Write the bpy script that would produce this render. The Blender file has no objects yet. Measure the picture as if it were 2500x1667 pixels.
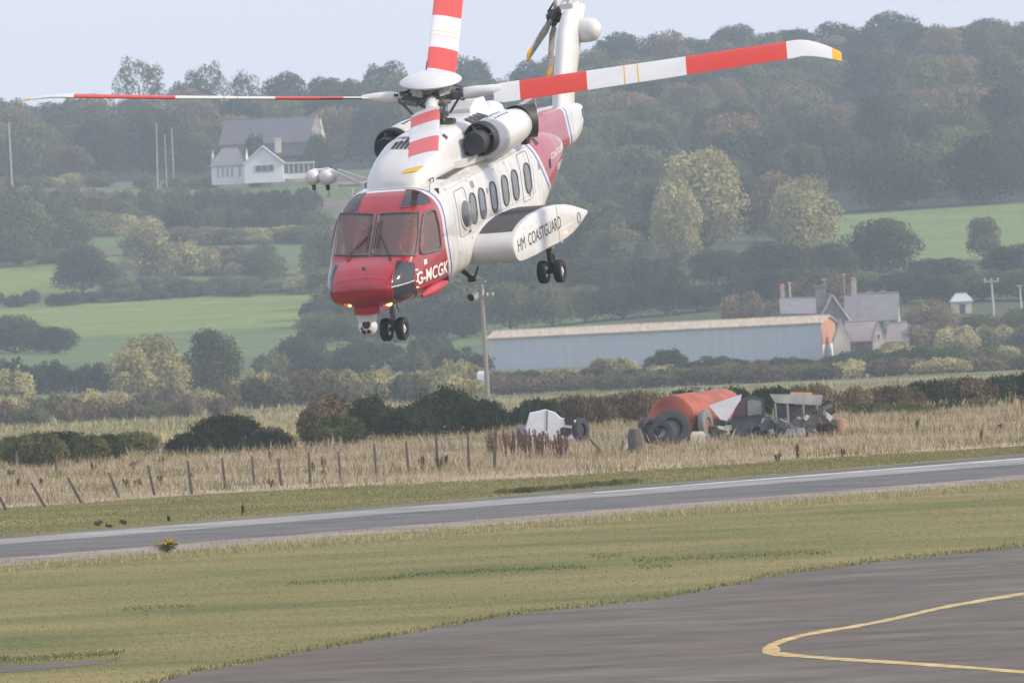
import bpy, bmesh, math, random
import numpy as np
from mathutils import Vector, Matrix, Quaternion
from mathutils.bvhtree import BVHTree

scene = bpy.context.scene
COL = scene.collection
rad = math.radians

# ------------------------------------------------------------------ camera, sky, sun, exposure
F_MM, SENSOR = 400.0, 36.0
CAM_Z = 10.0
HAZE = 0.00017                         # density of the hazy air box, per metre
FPX = F_MM / SENSOR * 2500.0            # focal length in pixels of the 2500 px wide photograph
PITCH = -math.atan((833.5 - 439.0) / FPX)
ROLL = rad(2.5)
_f = Vector((0, math.cos(PITCH), math.sin(PITCH))); _r = Vector((1, 0, 0)); _u = _r.cross(_f)
CR = _r * math.cos(ROLL) - _u * math.sin(ROLL)
CU = _u * math.cos(ROLL) + _r * math.sin(ROLL)
CF = _f
cam_d = bpy.data.cameras.new('camera')
cam = bpy.data.objects.new('camera', cam_d); COL.objects.link(cam)
cam_d.lens = F_MM; cam_d.sensor_width = SENSOR; cam_d.sensor_fit = 'HORIZONTAL'
cam_d.clip_start = 1.0; cam_d.clip_end = 20000.0
cam.matrix_world = Matrix(((CR.x, CU.x, -CF.x, 0), (CR.y, CU.y, -CF.y, 0), (CR.z, CU.z, -CF.z, CAM_Z), (0, 0, 0, 1)))
cam_d.dof.use_dof = True; cam_d.dof.focus_distance = 236.0; cam_d.dof.aperture_fstop = 11.0
scene.camera = cam

SUN_AZ, SUN_EL = rad(101.0), rad(33.0)   # azimuth clockwise from +Y (the view direction)
SUN_DIR = Vector((math.sin(SUN_AZ) * math.cos(SUN_EL), math.cos(SUN_AZ) * math.cos(SUN_EL), math.sin(SUN_EL)))
world = bpy.data.worlds.new('World'); scene.world = world; world.use_nodes = True
wn = world.node_tree; wn.nodes.clear()
sky = wn.nodes.new('ShaderNodeTexSky'); sky.sky_type = 'NISHITA'; sky.sun_disc = False
sky.sun_elevation = SUN_EL; sky.sun_rotation = SUN_AZ
sky.air_density = 1.0; sky.dust_density = 2.0; sky.ozone_density = 1.0; sky.altitude = 0.0
veil = wn.nodes.new('ShaderNodeMixRGB'); veil.inputs[0].default_value = 0.72   # thin even cloud over the whole sky
veil.inputs[2].default_value = (8.0, 8.35, 9.9, 1)
bg = wn.nodes.new('ShaderNodeBackground'); bg.inputs[1].default_value = 0.125
wo = wn.nodes.new('ShaderNodeOutputWorld')
wn.links.new(sky.outputs[0], veil.inputs[1]); wn.links.new(veil.outputs[0], bg.inputs[0]); wn.links.new(bg.outputs[0], wo.inputs[0])

sun_d = bpy.data.lights.new('sun', 'SUN'); sun_d.energy = 3.3; sun_d.angle = rad(4.0); sun_d.color = (1.0, 0.89, 0.74)
sun = bpy.data.objects.new('sun', sun_d); COL.objects.link(sun)
sun.rotation_euler = SUN_DIR.to_track_quat('Z', 'Y').to_euler(); sun.location = (60, 150, 80)

vs = scene.view_settings
vs.view_transform = 'Standard'; vs.look = 'None'; vs.gamma = 1.0; vs.exposure = 0.05; vs.use_curve_mapping = False
scene.cycles.use_denoising = True
scene.cycles.max_bounces = 8; scene.cycles.transparent_max_bounces = 12; scene.cycles.volume_bounces = 2

# ------------------------------------------------------------------ helpers: tracing, terrain
CAMP = Vector((0, 0, CAM_Z))
def ray(px, py):
    return CF + CR * ((px - 1250.0) / FPX) - CU * ((py - 833.5) / FPX)
def G(px, py, z=0.0):
    d = ray(px, py); return CAMP + d * ((z - CAM_Z) / d.z)
def at(px, py, y):
    d = ray(px, py); return CAMP + d * (y / d.y)
Q = 1.06293
def atq(qx, qy, y): return at(qx * Q, qy * Q, y)

YL = [-4000, 450, 600, 700, 900, 1100, 1300, 1450, 1520, 1720, 1850, 1950, 2100, 2300, 2500, 2800, 4200]
ZL = [0, 0, -3, -5, -8, -10.2, -11.7, -9.6, -8.6, -6.0, 3.5, 11.0, 15, 20, 19, 10, -8]
YR = [-4000, 450, 600, 700, 900, 1100, 1300, 1450, 1550, 1700, 1850, 2100, 2400, 2600, 3000, 4200]
ZR = [0, 0, -3, -5, -8, -10.2, -11.7, -7.8, -2.5, 3.2, 8, 17, 29, 27, 14, -8]
def terrain_z(x, y):
    x = np.asarray(x, float); y = np.asarray(y, float)
    t = np.clip((x + 20) / 55, 0, 1); t = t * t * (3 - 2 * t)
    z = (1 - t) * np.interp(y, YL, ZL) + t * np.interp(y, YR, ZR)
    far = np.clip((y - 1250) / 300, 0, 1)
    z = z + far * (0.5 * np.sin(x * .045 + y * .013) + 0.4 * np.sin(x * .021 - y * .03))
    return z
def tz(x, y): return float(terrain_z(x, y))
def ground_at(px, py, y0=300, y1=2600):
    """the point where the line of sight through a photo pixel meets the terrain"""
    d = ray(px, py); ys = np.arange(y0, y1, 2.0)
    t = ys / d.y; zs = CAM_Z + d.z * t; xs = d.x * t
    below = np.nonzero(zs <= terrain_z(xs, ys))[0]
    i = below[0] if len(below) else len(ys) - 1
    return Vector((xs[i], ys[i], tz(xs[i], ys[i])))

# ------------------------------------------------------------------ helpers: materials
def _nodes(name):
    m = bpy.data.materials.new(name); m.use_nodes = True
    nt = m.node_tree; b = nt.nodes['Principled BSDF']; return m, nt, b
def mat(name, col, rough=.6, metal=0.0, var=.12, scale=3.0, spec=.5, bump=0.0, bscale=40.0, coat=0.0, detail=4.0, stretch=None):
    """paint / stone / metal with uneven tone from noise, fine bump"""
    m, nt, b = _nodes(name)
    tc = nt.nodes.new('ShaderNodeTexCoord')
    src = tc.outputs['Object']
    if stretch:
        mp = nt.nodes.new('ShaderNodeMapping'); mp.inputs['Scale'].default_value = stretch
        nt.links.new(src, mp.inputs[0]); src = mp.outputs[0]
    n = nt.nodes.new('ShaderNodeTexNoise'); n.inputs['Scale'].default_value = scale; n.inputs['Detail'].default_value = detail
    nt.links.new(src, n.inputs['Vector'])
    r = nt.nodes.new('ShaderNodeValToRGB')
    c0 = [max(0, c * (1 - var)) for c in col]; c1 = [min(1, c * (1 + var)) for c in col]
    r.color_ramp.elements[0].position = .3; r.color_ramp.elements[1].position = .7
    r.color_ramp.elements[0].color = (*c0, 1); r.color_ramp.elements[1].color = (*c1, 1)
    nt.links.new(n.outputs['Fac'], r.inputs[0]); nt.links.new(r.outputs[0], b.inputs['Base Color'])
    b.inputs['Roughness'].default_value = rough; b.inputs['Metallic'].default_value = metal
    b.inputs['Specular IOR Level'].default_value = spec; b.inputs['Coat Weight'].default_value = coat
    if bump:
        n2 = nt.nodes.new('ShaderNodeTexNoise'); n2.inputs['Scale'].default_value = bscale; n2.inputs['Detail'].default_value = 6
        nt.links.new(src, n2.inputs['Vector'])
        bp = nt.nodes.new('ShaderNodeBump'); bp.inputs['Strength'].default_value = bump
        nt.links.new(n2.outputs['Fac'], bp.inputs['Height']); nt.links.new(bp.outputs[0], b.inputs['Normal'])
    return m
def leaf_mat(name, dark, light, transl=.25):
    """foliage: tone varies leaf by leaf (point attribute), tree by tree (object random)"""
    m, nt, b = _nodes(name); nt.nodes.remove(b)
    a = nt.nodes.new('ShaderNodeAttribute'); a.attribute_name = 'tint'
    oi = nt.nodes.new('ShaderNodeObjectInfo')
    ad = nt.nodes.new('ShaderNodeMath'); ad.operation = 'MULTIPLY_ADD'; ad.inputs[1].default_value = .38; ad.inputs[2].default_value = -.19
    nt.links.new(oi.outputs['Random'], ad.inputs[0])
    s = nt.nodes.new('ShaderNodeMath'); s.operation = 'ADD'; s.use_clamp = True
    nt.links.new(a.outputs['Fac'], s.inputs[0]); nt.links.new(ad.outputs[0], s.inputs[1])
    r = nt.nodes.new('ShaderNodeValToRGB'); r.color_ramp.elements[0].color = (*dark, 1); r.color_ramp.elements[1].color = (*light, 1)
    nt.links.new(s.outputs[0], r.inputs[0])
    d = nt.nodes.new('ShaderNodeBsdfDiffuse'); t = nt.nodes.new('ShaderNodeBsdfTranslucent')
    nt.links.new(r.outputs[0], d.inputs[0]); nt.links.new(r.outputs[0], t.inputs[0])
    mx = nt.nodes.new('ShaderNodeMixShader'); mx.inputs[0].default_value = transl
    nt.links.new(d.outputs[0], mx.inputs[1]); nt.links.new(t.outputs[0], mx.inputs[2])
    nt.links.new(mx.outputs[0], nt.nodes['Material Output'].inputs[0])
    return m
def glow_mat(name, col, strength):
    m, nt, b = _nodes(name)
    b.inputs['Emission Color'].default_value = (*col, 1); b.inputs['Emission Strength'].default_value = strength
    b.inputs['Base Color'].default_value = (*col, 1); return m
def glass_mat(name, tint, transp=.55, rough=.05):
    m, nt, b = _nodes(name)
    b.inputs['Base Color'].default_value = (*tint, 1); b.inputs['Roughness'].default_value = rough
    b.inputs['Specular IOR Level'].default_value = .8
    tr = nt.nodes.new('ShaderNodeBsdfTransparent'); tr.inputs[0].default_value = (.75, .72, .72, 1)
    mx = nt.nodes.new('ShaderNodeMixShader'); mx.inputs[0].default_value = transp
    nt.links.new(b.outputs[0], mx.inputs[1]); nt.links.new(tr.outputs[0], mx.inputs[2])
    nt.links.new(mx.outputs[0], nt.nodes['Material Output'].inputs[0])
    return m

# ------------------------------------------------------------------ helpers: objects and meshes
def obj(name, me, parent=None, loc=None):
    o = bpy.data.objects.new(name, me); COL.objects.link(o)
    if parent is not None: o.parent = parent
    if loc is not None: o.location = loc
    return o
def empty(name, loc=(0, 0, 0), rz=0.0, parent=None):
    o = obj(name, None, parent); o.location = loc; o.rotation_euler = (0, 0, rz); o.empty_display_size = .2
    return o
def tag(o, label, cat, group=None, kind=None):
    if label: o['label'] = label
    if cat: o['category'] = cat
    if group: o['group'] = group
    if kind: o['kind'] = kind
    return o
class MB:
    def __init__(s): s.v = []; s.f = []; s.m = []
    def add(s, vs, fs, mi=0):
        k = len(s.v); s.v += [tuple(v) for v in vs]; s.f += [tuple(i + k for i in f) for f in fs]; s.m += [mi] * len(fs); return s
    def box(s, c, d, rot=None, mi=0, taper=1.0):
        c = Vector(c); hx, hy, hz = d[0] / 2, d[1] / 2, d[2] / 2
        vs = []
        for z, k in ((-hz, 1.0), (hz, taper)):
            for x, y in ((-hx, -hy), (hx, -hy), (hx, hy), (-hx, hy)):
                p = Vector((x * k, y * k, z)); vs.append(c + (rot @ p if rot is not None else p))
        return s.add(vs, [(3, 2, 1, 0), (4, 5, 6, 7), (0, 1, 5, 4), (1, 2, 6, 5), (2, 3, 7, 6), (3, 0, 4, 7)], mi)
    def tube(s, pts, r, n=8, caps=True, mi=0):
        pts = [Vector(p) for p in pts]; rs = r if isinstance(r, (list, tuple)) else [r] * len(pts)
        rings = []; prev = None
        for i, p in enumerate(pts):
            t = (pts[min(i + 1, len(pts) - 1)] - pts[max(i - 1, 0)]).normalized()
            if prev is None:
                a = t.cross(Vector((0, 0, 1)))
                if a.length < 1e-3: a = t.cross(Vector((1, 0, 0)))
                a.normalize()
            else:
                a = (prev - t * prev.dot(t)).normalized()
            prev = a; b = t.cross(a)
            rings.append([p + (a * math.cos(2 * math.pi * k / n) + b * math.sin(2 * math.pi * k / n)) * rs[i] for k in range(n)])
        s.loft(rings, caps, mi); return s
    def loft(s, rings, caps=True, mi=0):
        n = len(rings[0]); vs = [v for r in rings for v in r]; fs = []
        for i in range(len(rings) - 1):
            for k in range(n):
                a, b = i * n + k, i * n + (k + 1) % n
                fs.append((a, b, b + n, a + n))
        if caps:
            fs.append(tuple(range(n - 1, -1, -1))); fs.append(tuple(range((len(rings) - 1) * n, len(rings) * n)))
        return s.add(vs, fs, mi)
    def lathe(s, prof, org, axis, n=24, mi=0, caps=True):
        """prof: (radius, distance along axis)"""
        org = Vector(org); ax = Vector(axis).normalized()
        a = ax.orthogonal().normalized(); b = ax.cross(a)
        return s.loft([[org + ax * h + (a * math.cos(2 * math.pi * k / n) + b * math.sin(2 * math.pi * k / n)) * max(r, 1e-4) for k in range(n)] for r, h in prof], caps, mi)
    def ball(s, c, r, n=16, m=10, mi=0):
        rr = r if isinstance(r, (list, tuple)) else (r, r, r); c = Vector(c)
        rings = []
        for i in range(m + 1):
            th = -math.pi / 2 + math.pi * min(max(i, .04), m - .04) / m
            rings.append([c + Vector((rr[0] * math.cos(th) * math.cos(2 * math.pi * k / n), rr[1] * math.cos(th) * math.sin(2 * math.pi * k / n), rr[2] * math.sin(th))) for k in range(n)])
        return s.loft(rings, True, mi)
    def build(s, name, mats, parent=None, smooth=False, loc=None, angle=None):
        me = bpy.data.meshes.new(name); me.from_pydata(s.v, [], s.f)
        mats = mats if isinstance(mats, (list, tuple)) else [mats]
        for m in mats: me.materials.append(m)
        if len(mats) > 1: me.polygons.foreach_set('material_index', s.m)
        me.update()
        bm = bmesh.new(); bm.from_mesh(me); bmesh.ops.recalc_face_normals(bm, faces=bm.faces)
        if smooth:
            lim = rad(angle or 35)
            for f in bm.faces: f.smooth = True
            for e in bm.edges:
                if len(e.link_faces) == 2 and e.calc_face_angle(0) > lim: e.smooth = False
        bm.to_mesh(me); bm.free()
        return obj(name, me, parent, loc)
def quads_mesh(name, V, n_per, mats, tint=None, midx=None):
    """V: (N*n_per, 3) array; N separate polygons of n_per corners"""
    N = len(V) // n_per
    me = bpy.data.meshes.new(name)
    me.vertices.add(len(V)); me.vertices.foreach_set('co', np.ascontiguousarray(V, np.float32).ravel())
    me.loops.add(len(V)); me.loops.foreach_set('vertex_index', np.arange(len(V), dtype=np.int32))
    me.polygons.add(N); me.polygons.foreach_set('loop_start', np.arange(0, len(V), n_per, dtype=np.int32))
    for m in (mats if isinstance(mats, (list, tuple)) else [mats]): me.materials.append(m)
    if midx is not None: me.polygons.foreach_set('material_index', np.asarray(midx, np.int32))
    me.update(calc_edges=True)
    if tint is not None:
        a = me.attributes.new('tint', 'FLOAT', 'POINT'); a.data.foreach_set('value', np.repeat(np.asarray(tint, np.float32), n_per))
    return me
def copy_tree(root, loc, rz, scale=1.0, mats=None):
    r = root.copy(); COL.objects.link(r); r.location = loc; r.rotation_euler = (0, 0, rz)
    r.scale = (scale,) * 3 if not isinstance(scale, (tuple, list)) else scale
    for ch in list(root.children):
        c = ch.copy(); COL.objects.link(c); c.parent = r; c.matrix_parent_inverse = ch.matrix_parent_inverse.copy()
        if mats and ch.name.split('.')[0] in mats:
            c.material_slots[0].link = 'OBJECT'; c.material_slots[0].material = mats[ch.name.split('.')[0]]
    return r
def blades(rng, P, h, w, lean=.35, tint=None, hv=.4):
    """grass: one bent blade (two triangles as a quad) at each point of P"""
    n = len(P); H = h * (1 + hv * rng.standard_normal(n)).clip(.3, 2.2); W = w * rng.uniform(.6, 1.3, n)
    a = rng.uniform(0, 2 * np.pi, n); side = np.stack([np.cos(a), np.sin(a), 0 * a], 1) * W[:, None] / 2
    l = rng.uniform(0, 2 * np.pi, n); lv = np.stack([np.cos(l), np.sin(l), 0 * l], 1) * (H * lean * rng.uniform(.2, 1, n))[:, None]
    top = P + lv; top[:, 2] += H
    mid = P + lv * .4; mid[:, 2] += H * .55
    V = np.empty((n, 4, 3)); V[:, 0] = P - side; V[:, 1] = P + side; V[:, 2] = mid + side * .7; V[:, 3] = top
    return V.reshape(-1, 3)
def in_poly(x, y, poly):
    x = np.asarray(x, float); y = np.asarray(y, float); c = np.zeros(x.shape, bool); n = len(poly)
    for i in range(n):
        x0, y0 = poly[i][:2]; x1, y1 = poly[(i + 1) % n][:2]
        if y0 == y1: continue
        k = (y0 > y) != (y1 > y); c ^= k & (x < (x1 - x0) * (y - y0) / (y1 - y0) + x0)
    return c
def smooth_poly(pts, n=6):
    """Catmull-Rom through the points"""
    P = [Vector((p[0], p[1], 0)) for p in pts]; out = []
    for i in range(len(P) - 1):
        a, b, c, d = P[max(i - 1, 0)], P[i], P[i + 1], P[min(i + 2, len(P) - 1)]
        for k in range(n):
            t = k / n
            out.append(.5 * ((2 * b) + (c - a) * t + (2 * a - 5 * b + 4 * c - d) * t * t + (3 * b - a - 3 * c + d) * t ** 3))
    out.append(P[-1]); return out
# ------------------------------------------------------------------ the ground
rng = np.random.default_rng(7)
def L2(a, b, t): return a + (b - a) * t
RWD = (G(2500, 1111) - G(0, 1316)); RWD.z = 0; RWD.normalize()          # direction of the runway
RWN = Vector((-RWD.y, RWD.x, 0))                                        # across it, away from the camera
def strip(name, p0, p1, ext, z, m):
    """a straight paved strip between a near line and a far line (each two ground points)"""
    (a0, a1), (b0, b1) = p0, p1
    da = (a1 - a0).normalized(); db = (b1 - b0).normalized()
    pts = []
    N = 60
    for (q0, q1, d) in ((a0, a1, da), (b0, b1, db)):
        s0, s1 = q0 - d * ext, q1 + d * ext
        pts.append([L2(s0, s1, i / N) for i in range(N + 1)])
    mb = MB()
    r = random.Random(name)
    vs = [Vector((p.x, p.y, z)) + RWN * (r.uniform(-.12, .12)) for p in pts[0]] + [Vector((p.x, p.y, z)) + RWN * r.uniform(-.08, .08) for p in pts[1]]
    mb.add(vs, [(i, i + 1, N + 2 + i, N + 1 + i) for i in range(N)])
    return mb.build(name, m)
def sheet(name, poly, z, m):
    bm = bmesh.new(); f = bm.faces.new([bm.verts.new((p[0], p[1], z)) for p in poly])
    bmesh.ops.triangulate(bm, faces=[f]); bmesh.ops.recalc_face_normals(bm, faces=bm.faces)
    if bm.faces[0].normal.z < 0 if (bm.faces.ensure_lookup_table() is None) else False: bmesh.ops.reverse_faces(bm, faces=bm.faces)
    me = bpy.data.meshes.new(name); bm.to_mesh(me); bm.free(); me.materials.append(m); return obj(name, me)

def asphalt(name, c0, c1, c2, streak=(.05, .6, 1), fine=60.0, rough=.85):
    m, nt, b = _nodes(name)
    tc = nt.nodes.new('ShaderNodeTexCoord')
    rot = nt.nodes.new('ShaderNodeMapping'); rot.inputs['Rotation'].default_value = (0, 0, -math.atan2(RWD.y, RWD.x)); rot.inputs['Scale'].default_value = streak
    nt.links.new(tc.outputs['Object'], rot.inputs[0])
    n1 = nt.nodes.new('ShaderNodeTexNoise'); n1.inputs['Scale'].default_value = 1.0; n1.inputs['Detail'].default_value = 7; n1.inputs['Roughness'].default_value = .65
    nt.links.new(rot.outputs[0], n1.inputs['Vector'])
    n2 = nt.nodes.new('ShaderNodeTexNoise'); n2.inputs['Scale'].default_value = .12; n2.inputs['Detail'].default_value = 5
    nt.links.new(tc.outputs['Object'], n2.inputs['Vector'])
    n3 = nt.nodes.new('ShaderNodeTexNoise'); n3.inputs['Scale'].default_value = fine; n3.inputs['Detail'].default_value = 3
    nt.links.new(tc.outputs['Object'], n3.inputs['Vector'])
    r1 = nt.nodes.new('ShaderNodeValToRGB'); r1.color_ramp.elements[0].position = .36; r1.color_ramp.elements[1].position = .66
    r1.color_ramp.elements[0].color = (*c0, 1); r1.color_ramp.elements[1].color = (*c1, 1)
    nt.links.new(n1.outputs['Fac'], r1.inputs[0])
    r2 = nt.nodes.new('ShaderNodeValToRGB'); r2.color_ramp.elements[0].position = .42; r2.color_ramp.elements[1].position = .62
    r2.color_ramp.elements[0].color = (0, 0, 0, 1); r2.color_ramp.elements[1].color = (.7, .7, .7, 1)
    nt.links.new(n2.outputs['Fac'], r2.inputs[0])
    mx = nt.nodes.new('ShaderNodeMixRGB'); nt.links.new(r2.outputs[0], mx.inputs[0]); nt.links.new(r1.outputs[0], mx.inputs[1]); mx.inputs[2].default_value = (*c2, 1)
    rot4 = nt.nodes.new('ShaderNodeMapping'); rot4.inputs['Rotation'].default_value = (0, 0, -math.atan2(RWD.y, RWD.x)); rot4.inputs['Scale'].default_value = (.55, .9, 1)
    nt.links.new(tc.outputs['Object'], rot4.inputs[0])
    n4 = nt.nodes.new('ShaderNodeTexNoise'); n4.inputs['Scale'].default_value = .55; n4.inputs['Detail'].default_value = 8; n4.inputs['Roughness'].default_value = .7
    nt.links.new(rot4.outputs[0], n4.inputs['Vector'])
    m4 = nt.nodes.new('ShaderNodeMixRGB'); m4.blend_type = 'OVERLAY'; m4.inputs[0].default_value = 1.0
    r4 = nt.nodes.new('ShaderNodeValToRGB'); r4.color_ramp.elements[0].position = .3; r4.color_ramp.elements[1].position = .7; r4.color_ramp.elements[0].color = (.28, .28, .28, 1); r4.color_ramp.elements[1].color = (.70, .70, .70, 1)
    nt.links.new(n4.outputs['Fac'], r4.inputs[0]); nt.links.new(mx.outputs[0], m4.inputs[1]); nt.links.new(r4.outputs[0], m4.inputs[2])
    ml = nt.nodes.new('ShaderNodeMixRGB'); ml.blend_type = 'OVERLAY'; ml.inputs[0].default_value = .7
    nt.links.new(m4.outputs[0], ml.inputs[1]); nt.links.new(n3.outputs['Fac'], ml.inputs[2])
    nt.links.new(ml.outputs[0], b.inputs['Base Color']); b.inputs['Roughness'].default_value = rough; b.inputs['Specular IOR Level'].default_value = .25
    bp = nt.nodes.new('ShaderNodeBump'); bp.inputs['Strength'].default_value = .3
    nt.links.new(n3.outputs['Fac'], bp.inputs['Height']); nt.links.new(bp.outputs[0], b.inputs['Normal'])
    return m
M_APRON = asphalt('apron_asphalt', (.104, .099, .078), (.144, .122, .096), (.108, .077, .061), streak=(.04, .35, 1), fine=25)
M_RUN = asphalt('runway_asphalt', (.104, .102, .093), (.134, .130, .120), (.118, .115, .106), streak=(.02, .8, 1), fine=25)
M_STRIP = asphalt('worn_concrete', (.235, .225, .212), (.30, .285, .268), (.26, .245, .23), streak=(.03, 1.2, 1), fine=20)
M_GRAVEL = asphalt('gravel', (.20, .165, .142), (.32, .265, .225), (.27, .215, .165), streak=(.15, 1.0, 1), fine=6)
M_WHITE = mat('road_white', (.62, .62, .60), .7, var=.3, scale=2.0)
M_YELL = mat('road_yellow', (.50, .36, .13), .75, var=.42, scale=2.2, detail=9)

# mown grass: olive with greener and yellower drifts along the mowing lines
def grass_mat():
    m, nt, b = _nodes('mown_grass')
    tc = nt.nodes.new('ShaderNodeTexCoord')
    rot = nt.nodes.new('ShaderNodeMapping'); rot.inputs['Rotation'].default_value = (0, 0, -math.atan2(RWD.y, RWD.x)); rot.inputs['Scale'].default_value = (.06, .13, 1)
    nt.links.new(tc.outputs['Object'], rot.inputs[0])
    n1 = nt.nodes.new('ShaderNodeTexNoise'); n1.inputs['Scale'].default_value = 1; n1.inputs['Detail'].default_value = 8; n1.inputs['Roughness'].default_value = .6
    nt.links.new(rot.outputs[0], n1.inputs['Vector'])
    n2 = nt.nodes.new('ShaderNodeTexNoise'); n2.inputs['Scale'].default_value = 6; n2.inputs['Detail'].default_value = 5
    nt.links.new(tc.outputs['Object'], n2.inputs['Vector'])
    r = nt.nodes.new('ShaderNodeValToRGB'); e = r.color_ramp.elements
    e[0].position = .36; e[0].color = (.130, .148, .052, 1); e[1].position = .66; e[1].color = (.282, .238, .104, 1)
    x = e.new(.5); x.color = (.212, .190, .074, 1)
    nt.links.new(n1.outputs['Fac'], r.inputs[0])
    ml = nt.nodes.new('ShaderNodeMixRGB'); ml.blend_type = 'OVERLAY'; ml.inputs[0].default_value = .5
    nt.links.new(r.outputs[0], ml.inputs[1]); nt.links.new(n2.outputs['Fac'], ml.inputs[2])
    nt.links.new(ml.outputs[0], b.inputs['Base Color']); b.inputs['Roughness'].default_value = .95; b.inputs['Specular IOR Level'].default_value = .1
    bp = nt.nodes.new('ShaderNodeBump'); bp.inputs['Strength'].default_value = .6; bp.inputs['Distance'].default_value = .3
    nt.links.new(n2.outputs['Fac'], bp.inputs['Height']); nt.links.new(bp.outputs[0], b.inputs['Normal'])
    return m
M_GRASS = grass_mat()

VERGE = [(-900, 1300), (0, 1243), (250, 1226), (500, 1206), (850, 1189), (1250, 1172), (1450, 1160), (1900, 1128), (2500, 1092), (3400, 1040)]
verge_pts = [G(*p) for p in VERGE]
def verge_y(x): return np.interp(x, [p.x for p in verge_pts], [p.y for p in verge_pts])
poly = [(-400, 5), (400, 5), (400, verge_pts[-1].y + 60)] + [(p.x, p.y) for p in reversed(verge_pts)] + [(-400, verge_pts[0].y - 60)]
o = sheet('mown_grass', poly, 0.02, M_GRASS); o['kind'] = 'structure'

APRON_EDGE = [(-1500, 2020), (-300, 1790), (200, 1703), (383, 1667), (478, 1641), (606, 1622), (691, 1601), (797, 1582), (903, 1564), (1036, 1540), (1169, 1516), (1250, 1503),
              (1425, 1483), (1590, 1465), (1702, 1446), (1781, 1430), (1920, 1403), (2021, 1390), (2153, 1372), (2313, 1356), (2500, 1337), (3000, 1285), (3800, 1200)]
ae = smooth_poly([G(*p) for p in APRON_EDGE], 10)
_r = random.Random(3)
ae = [p + Vector((_r.uniform(-.07, .07), _r.uniform(-.5, .5), 0)) for p in ae]
o = sheet('apron', [(p.x, p.y) for p in ae] + [(320, ae[-1].y + 60), (320, 20), (ae[0].x, 20)], 0.024, M_APRON); o['kind'] = 'structure'
patch_px = [(-60, 1622), (64, 1625), (175, 1617), (266, 1612), (300, 1606), (262, 1620), (175, 1630), (64, 1641), (-60, 1646)]
o = sheet('old_tarmac_patch', [(G(*p).x, G(*p).y) for p in patch_px], 0.026, M_APRON); o['kind'] = 'structure'

o = strip('gravel_shoulder', (G(0, 1386), G(2500, 1178)), (G(0, 1350), G(2500, 1150)), 300, 0.024, M_GRAVEL)
o['kind'] = 'structure'
o = strip('runway', (G(0, 1364), G(2500, 1162)), (G(0, 1314), G(2500, 1111)), 300, 0.030, M_RUN); o['kind'] = 'structure'
o = strip('runway_worn_edge', (G(0, 1332), G(2500, 1135)), (G(0, 1317.5), G(2500, 1120)), 300, 0.036, M_STRIP); o['kind'] = 'structure'
o = strip('runway_edge_line', (G(1450, 1206.0), G(2500, 1122.4)), (G(1450, 1204.6), G(2500, 1120.4)), .0, 0.041, M_WHITE); o['kind'] = 'structure'

# yellow taxi line: two branches meeting at a rounded vertex
YL_PX = [(4600, 1130), (3700, 1262), (3100, 1352), (2800, 1402), (2500, 1451), (2313, 1483), (2207, 1507), (2100, 1529), (1978, 1549), (1914, 1566), (1882, 1579), (1866, 1590), (1884, 1596), (1914, 1600), (2047, 1611), (2207, 1621), (2366, 1632), (2500, 1643), (2900, 1672), (3800, 1735)]
mbY = MB(); vs = []; fs = []
pp = smooth_poly(YL_PX, 8)
for i, p in enumerate(pp):
    near_v = max(0.0, 1 - abs(p.x - 1880) / 90)
    hw = 3.4 + 2.6 * near_v
    if p.x > 2500: hw = 3.4
    t = (pp[min(i + 1, len(pp) - 1)] - pp[max(i - 1, 0)]); t.normalize()
    nrm = Vector((-t.y, t.x, 0))
    w_ = hw + _r.uniform(-.7, .7)
    for s_ in (-1, 1):
        g = G(p.x + nrm.x * w_ * s_, p.y + nrm.y * w_ * s_); vs.append((g.x, g.y, 0.030))
for i in range(len(pp) - 1): fs.append((2 * i, 2 * i + 1, 2 * i + 3, 2 * i + 2))
mbY.add(vs, fs)
mbY.add([(lambda g: (g.x, g.y, .034))(G(1886 + 20 * math.cos(a), 1588 + 9.5 * math.sin(a))) for a in np.linspace(0, 6.283, 24, endpoint=False)], [tuple(range(24))]); o = mbY.build('taxi_line', M_YELL); o['kind'] = 'structure'

# paving joints on the apron
M_JOINT = mat('paving_joint', (.165, .152, .132), .9, var=.3, scale=.8)
for jp in ([(1960, 1424), (2100, 1408), (2300, 1392), (2480, 1378)], [(1480, 1665), (1640, 1661), (1800, 1664)]):
    g = smooth_poly([G(*p) for p in jp], 8); mb = MB(); vs = []
    for p in g:
        k = .22 + _r.uniform(-.16, .16); vs += [(p.x, p.y - k, .0285), (p.x, p.y + k, .0285)]
    mb.add(vs, [(2 * i, 2 * i + 1, 2 * i + 3, 2 * i + 2) for i in range(len(g) - 1)]); o = mb.build('paving_joint', M_JOINT); o['kind'] = 'structure'

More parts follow.
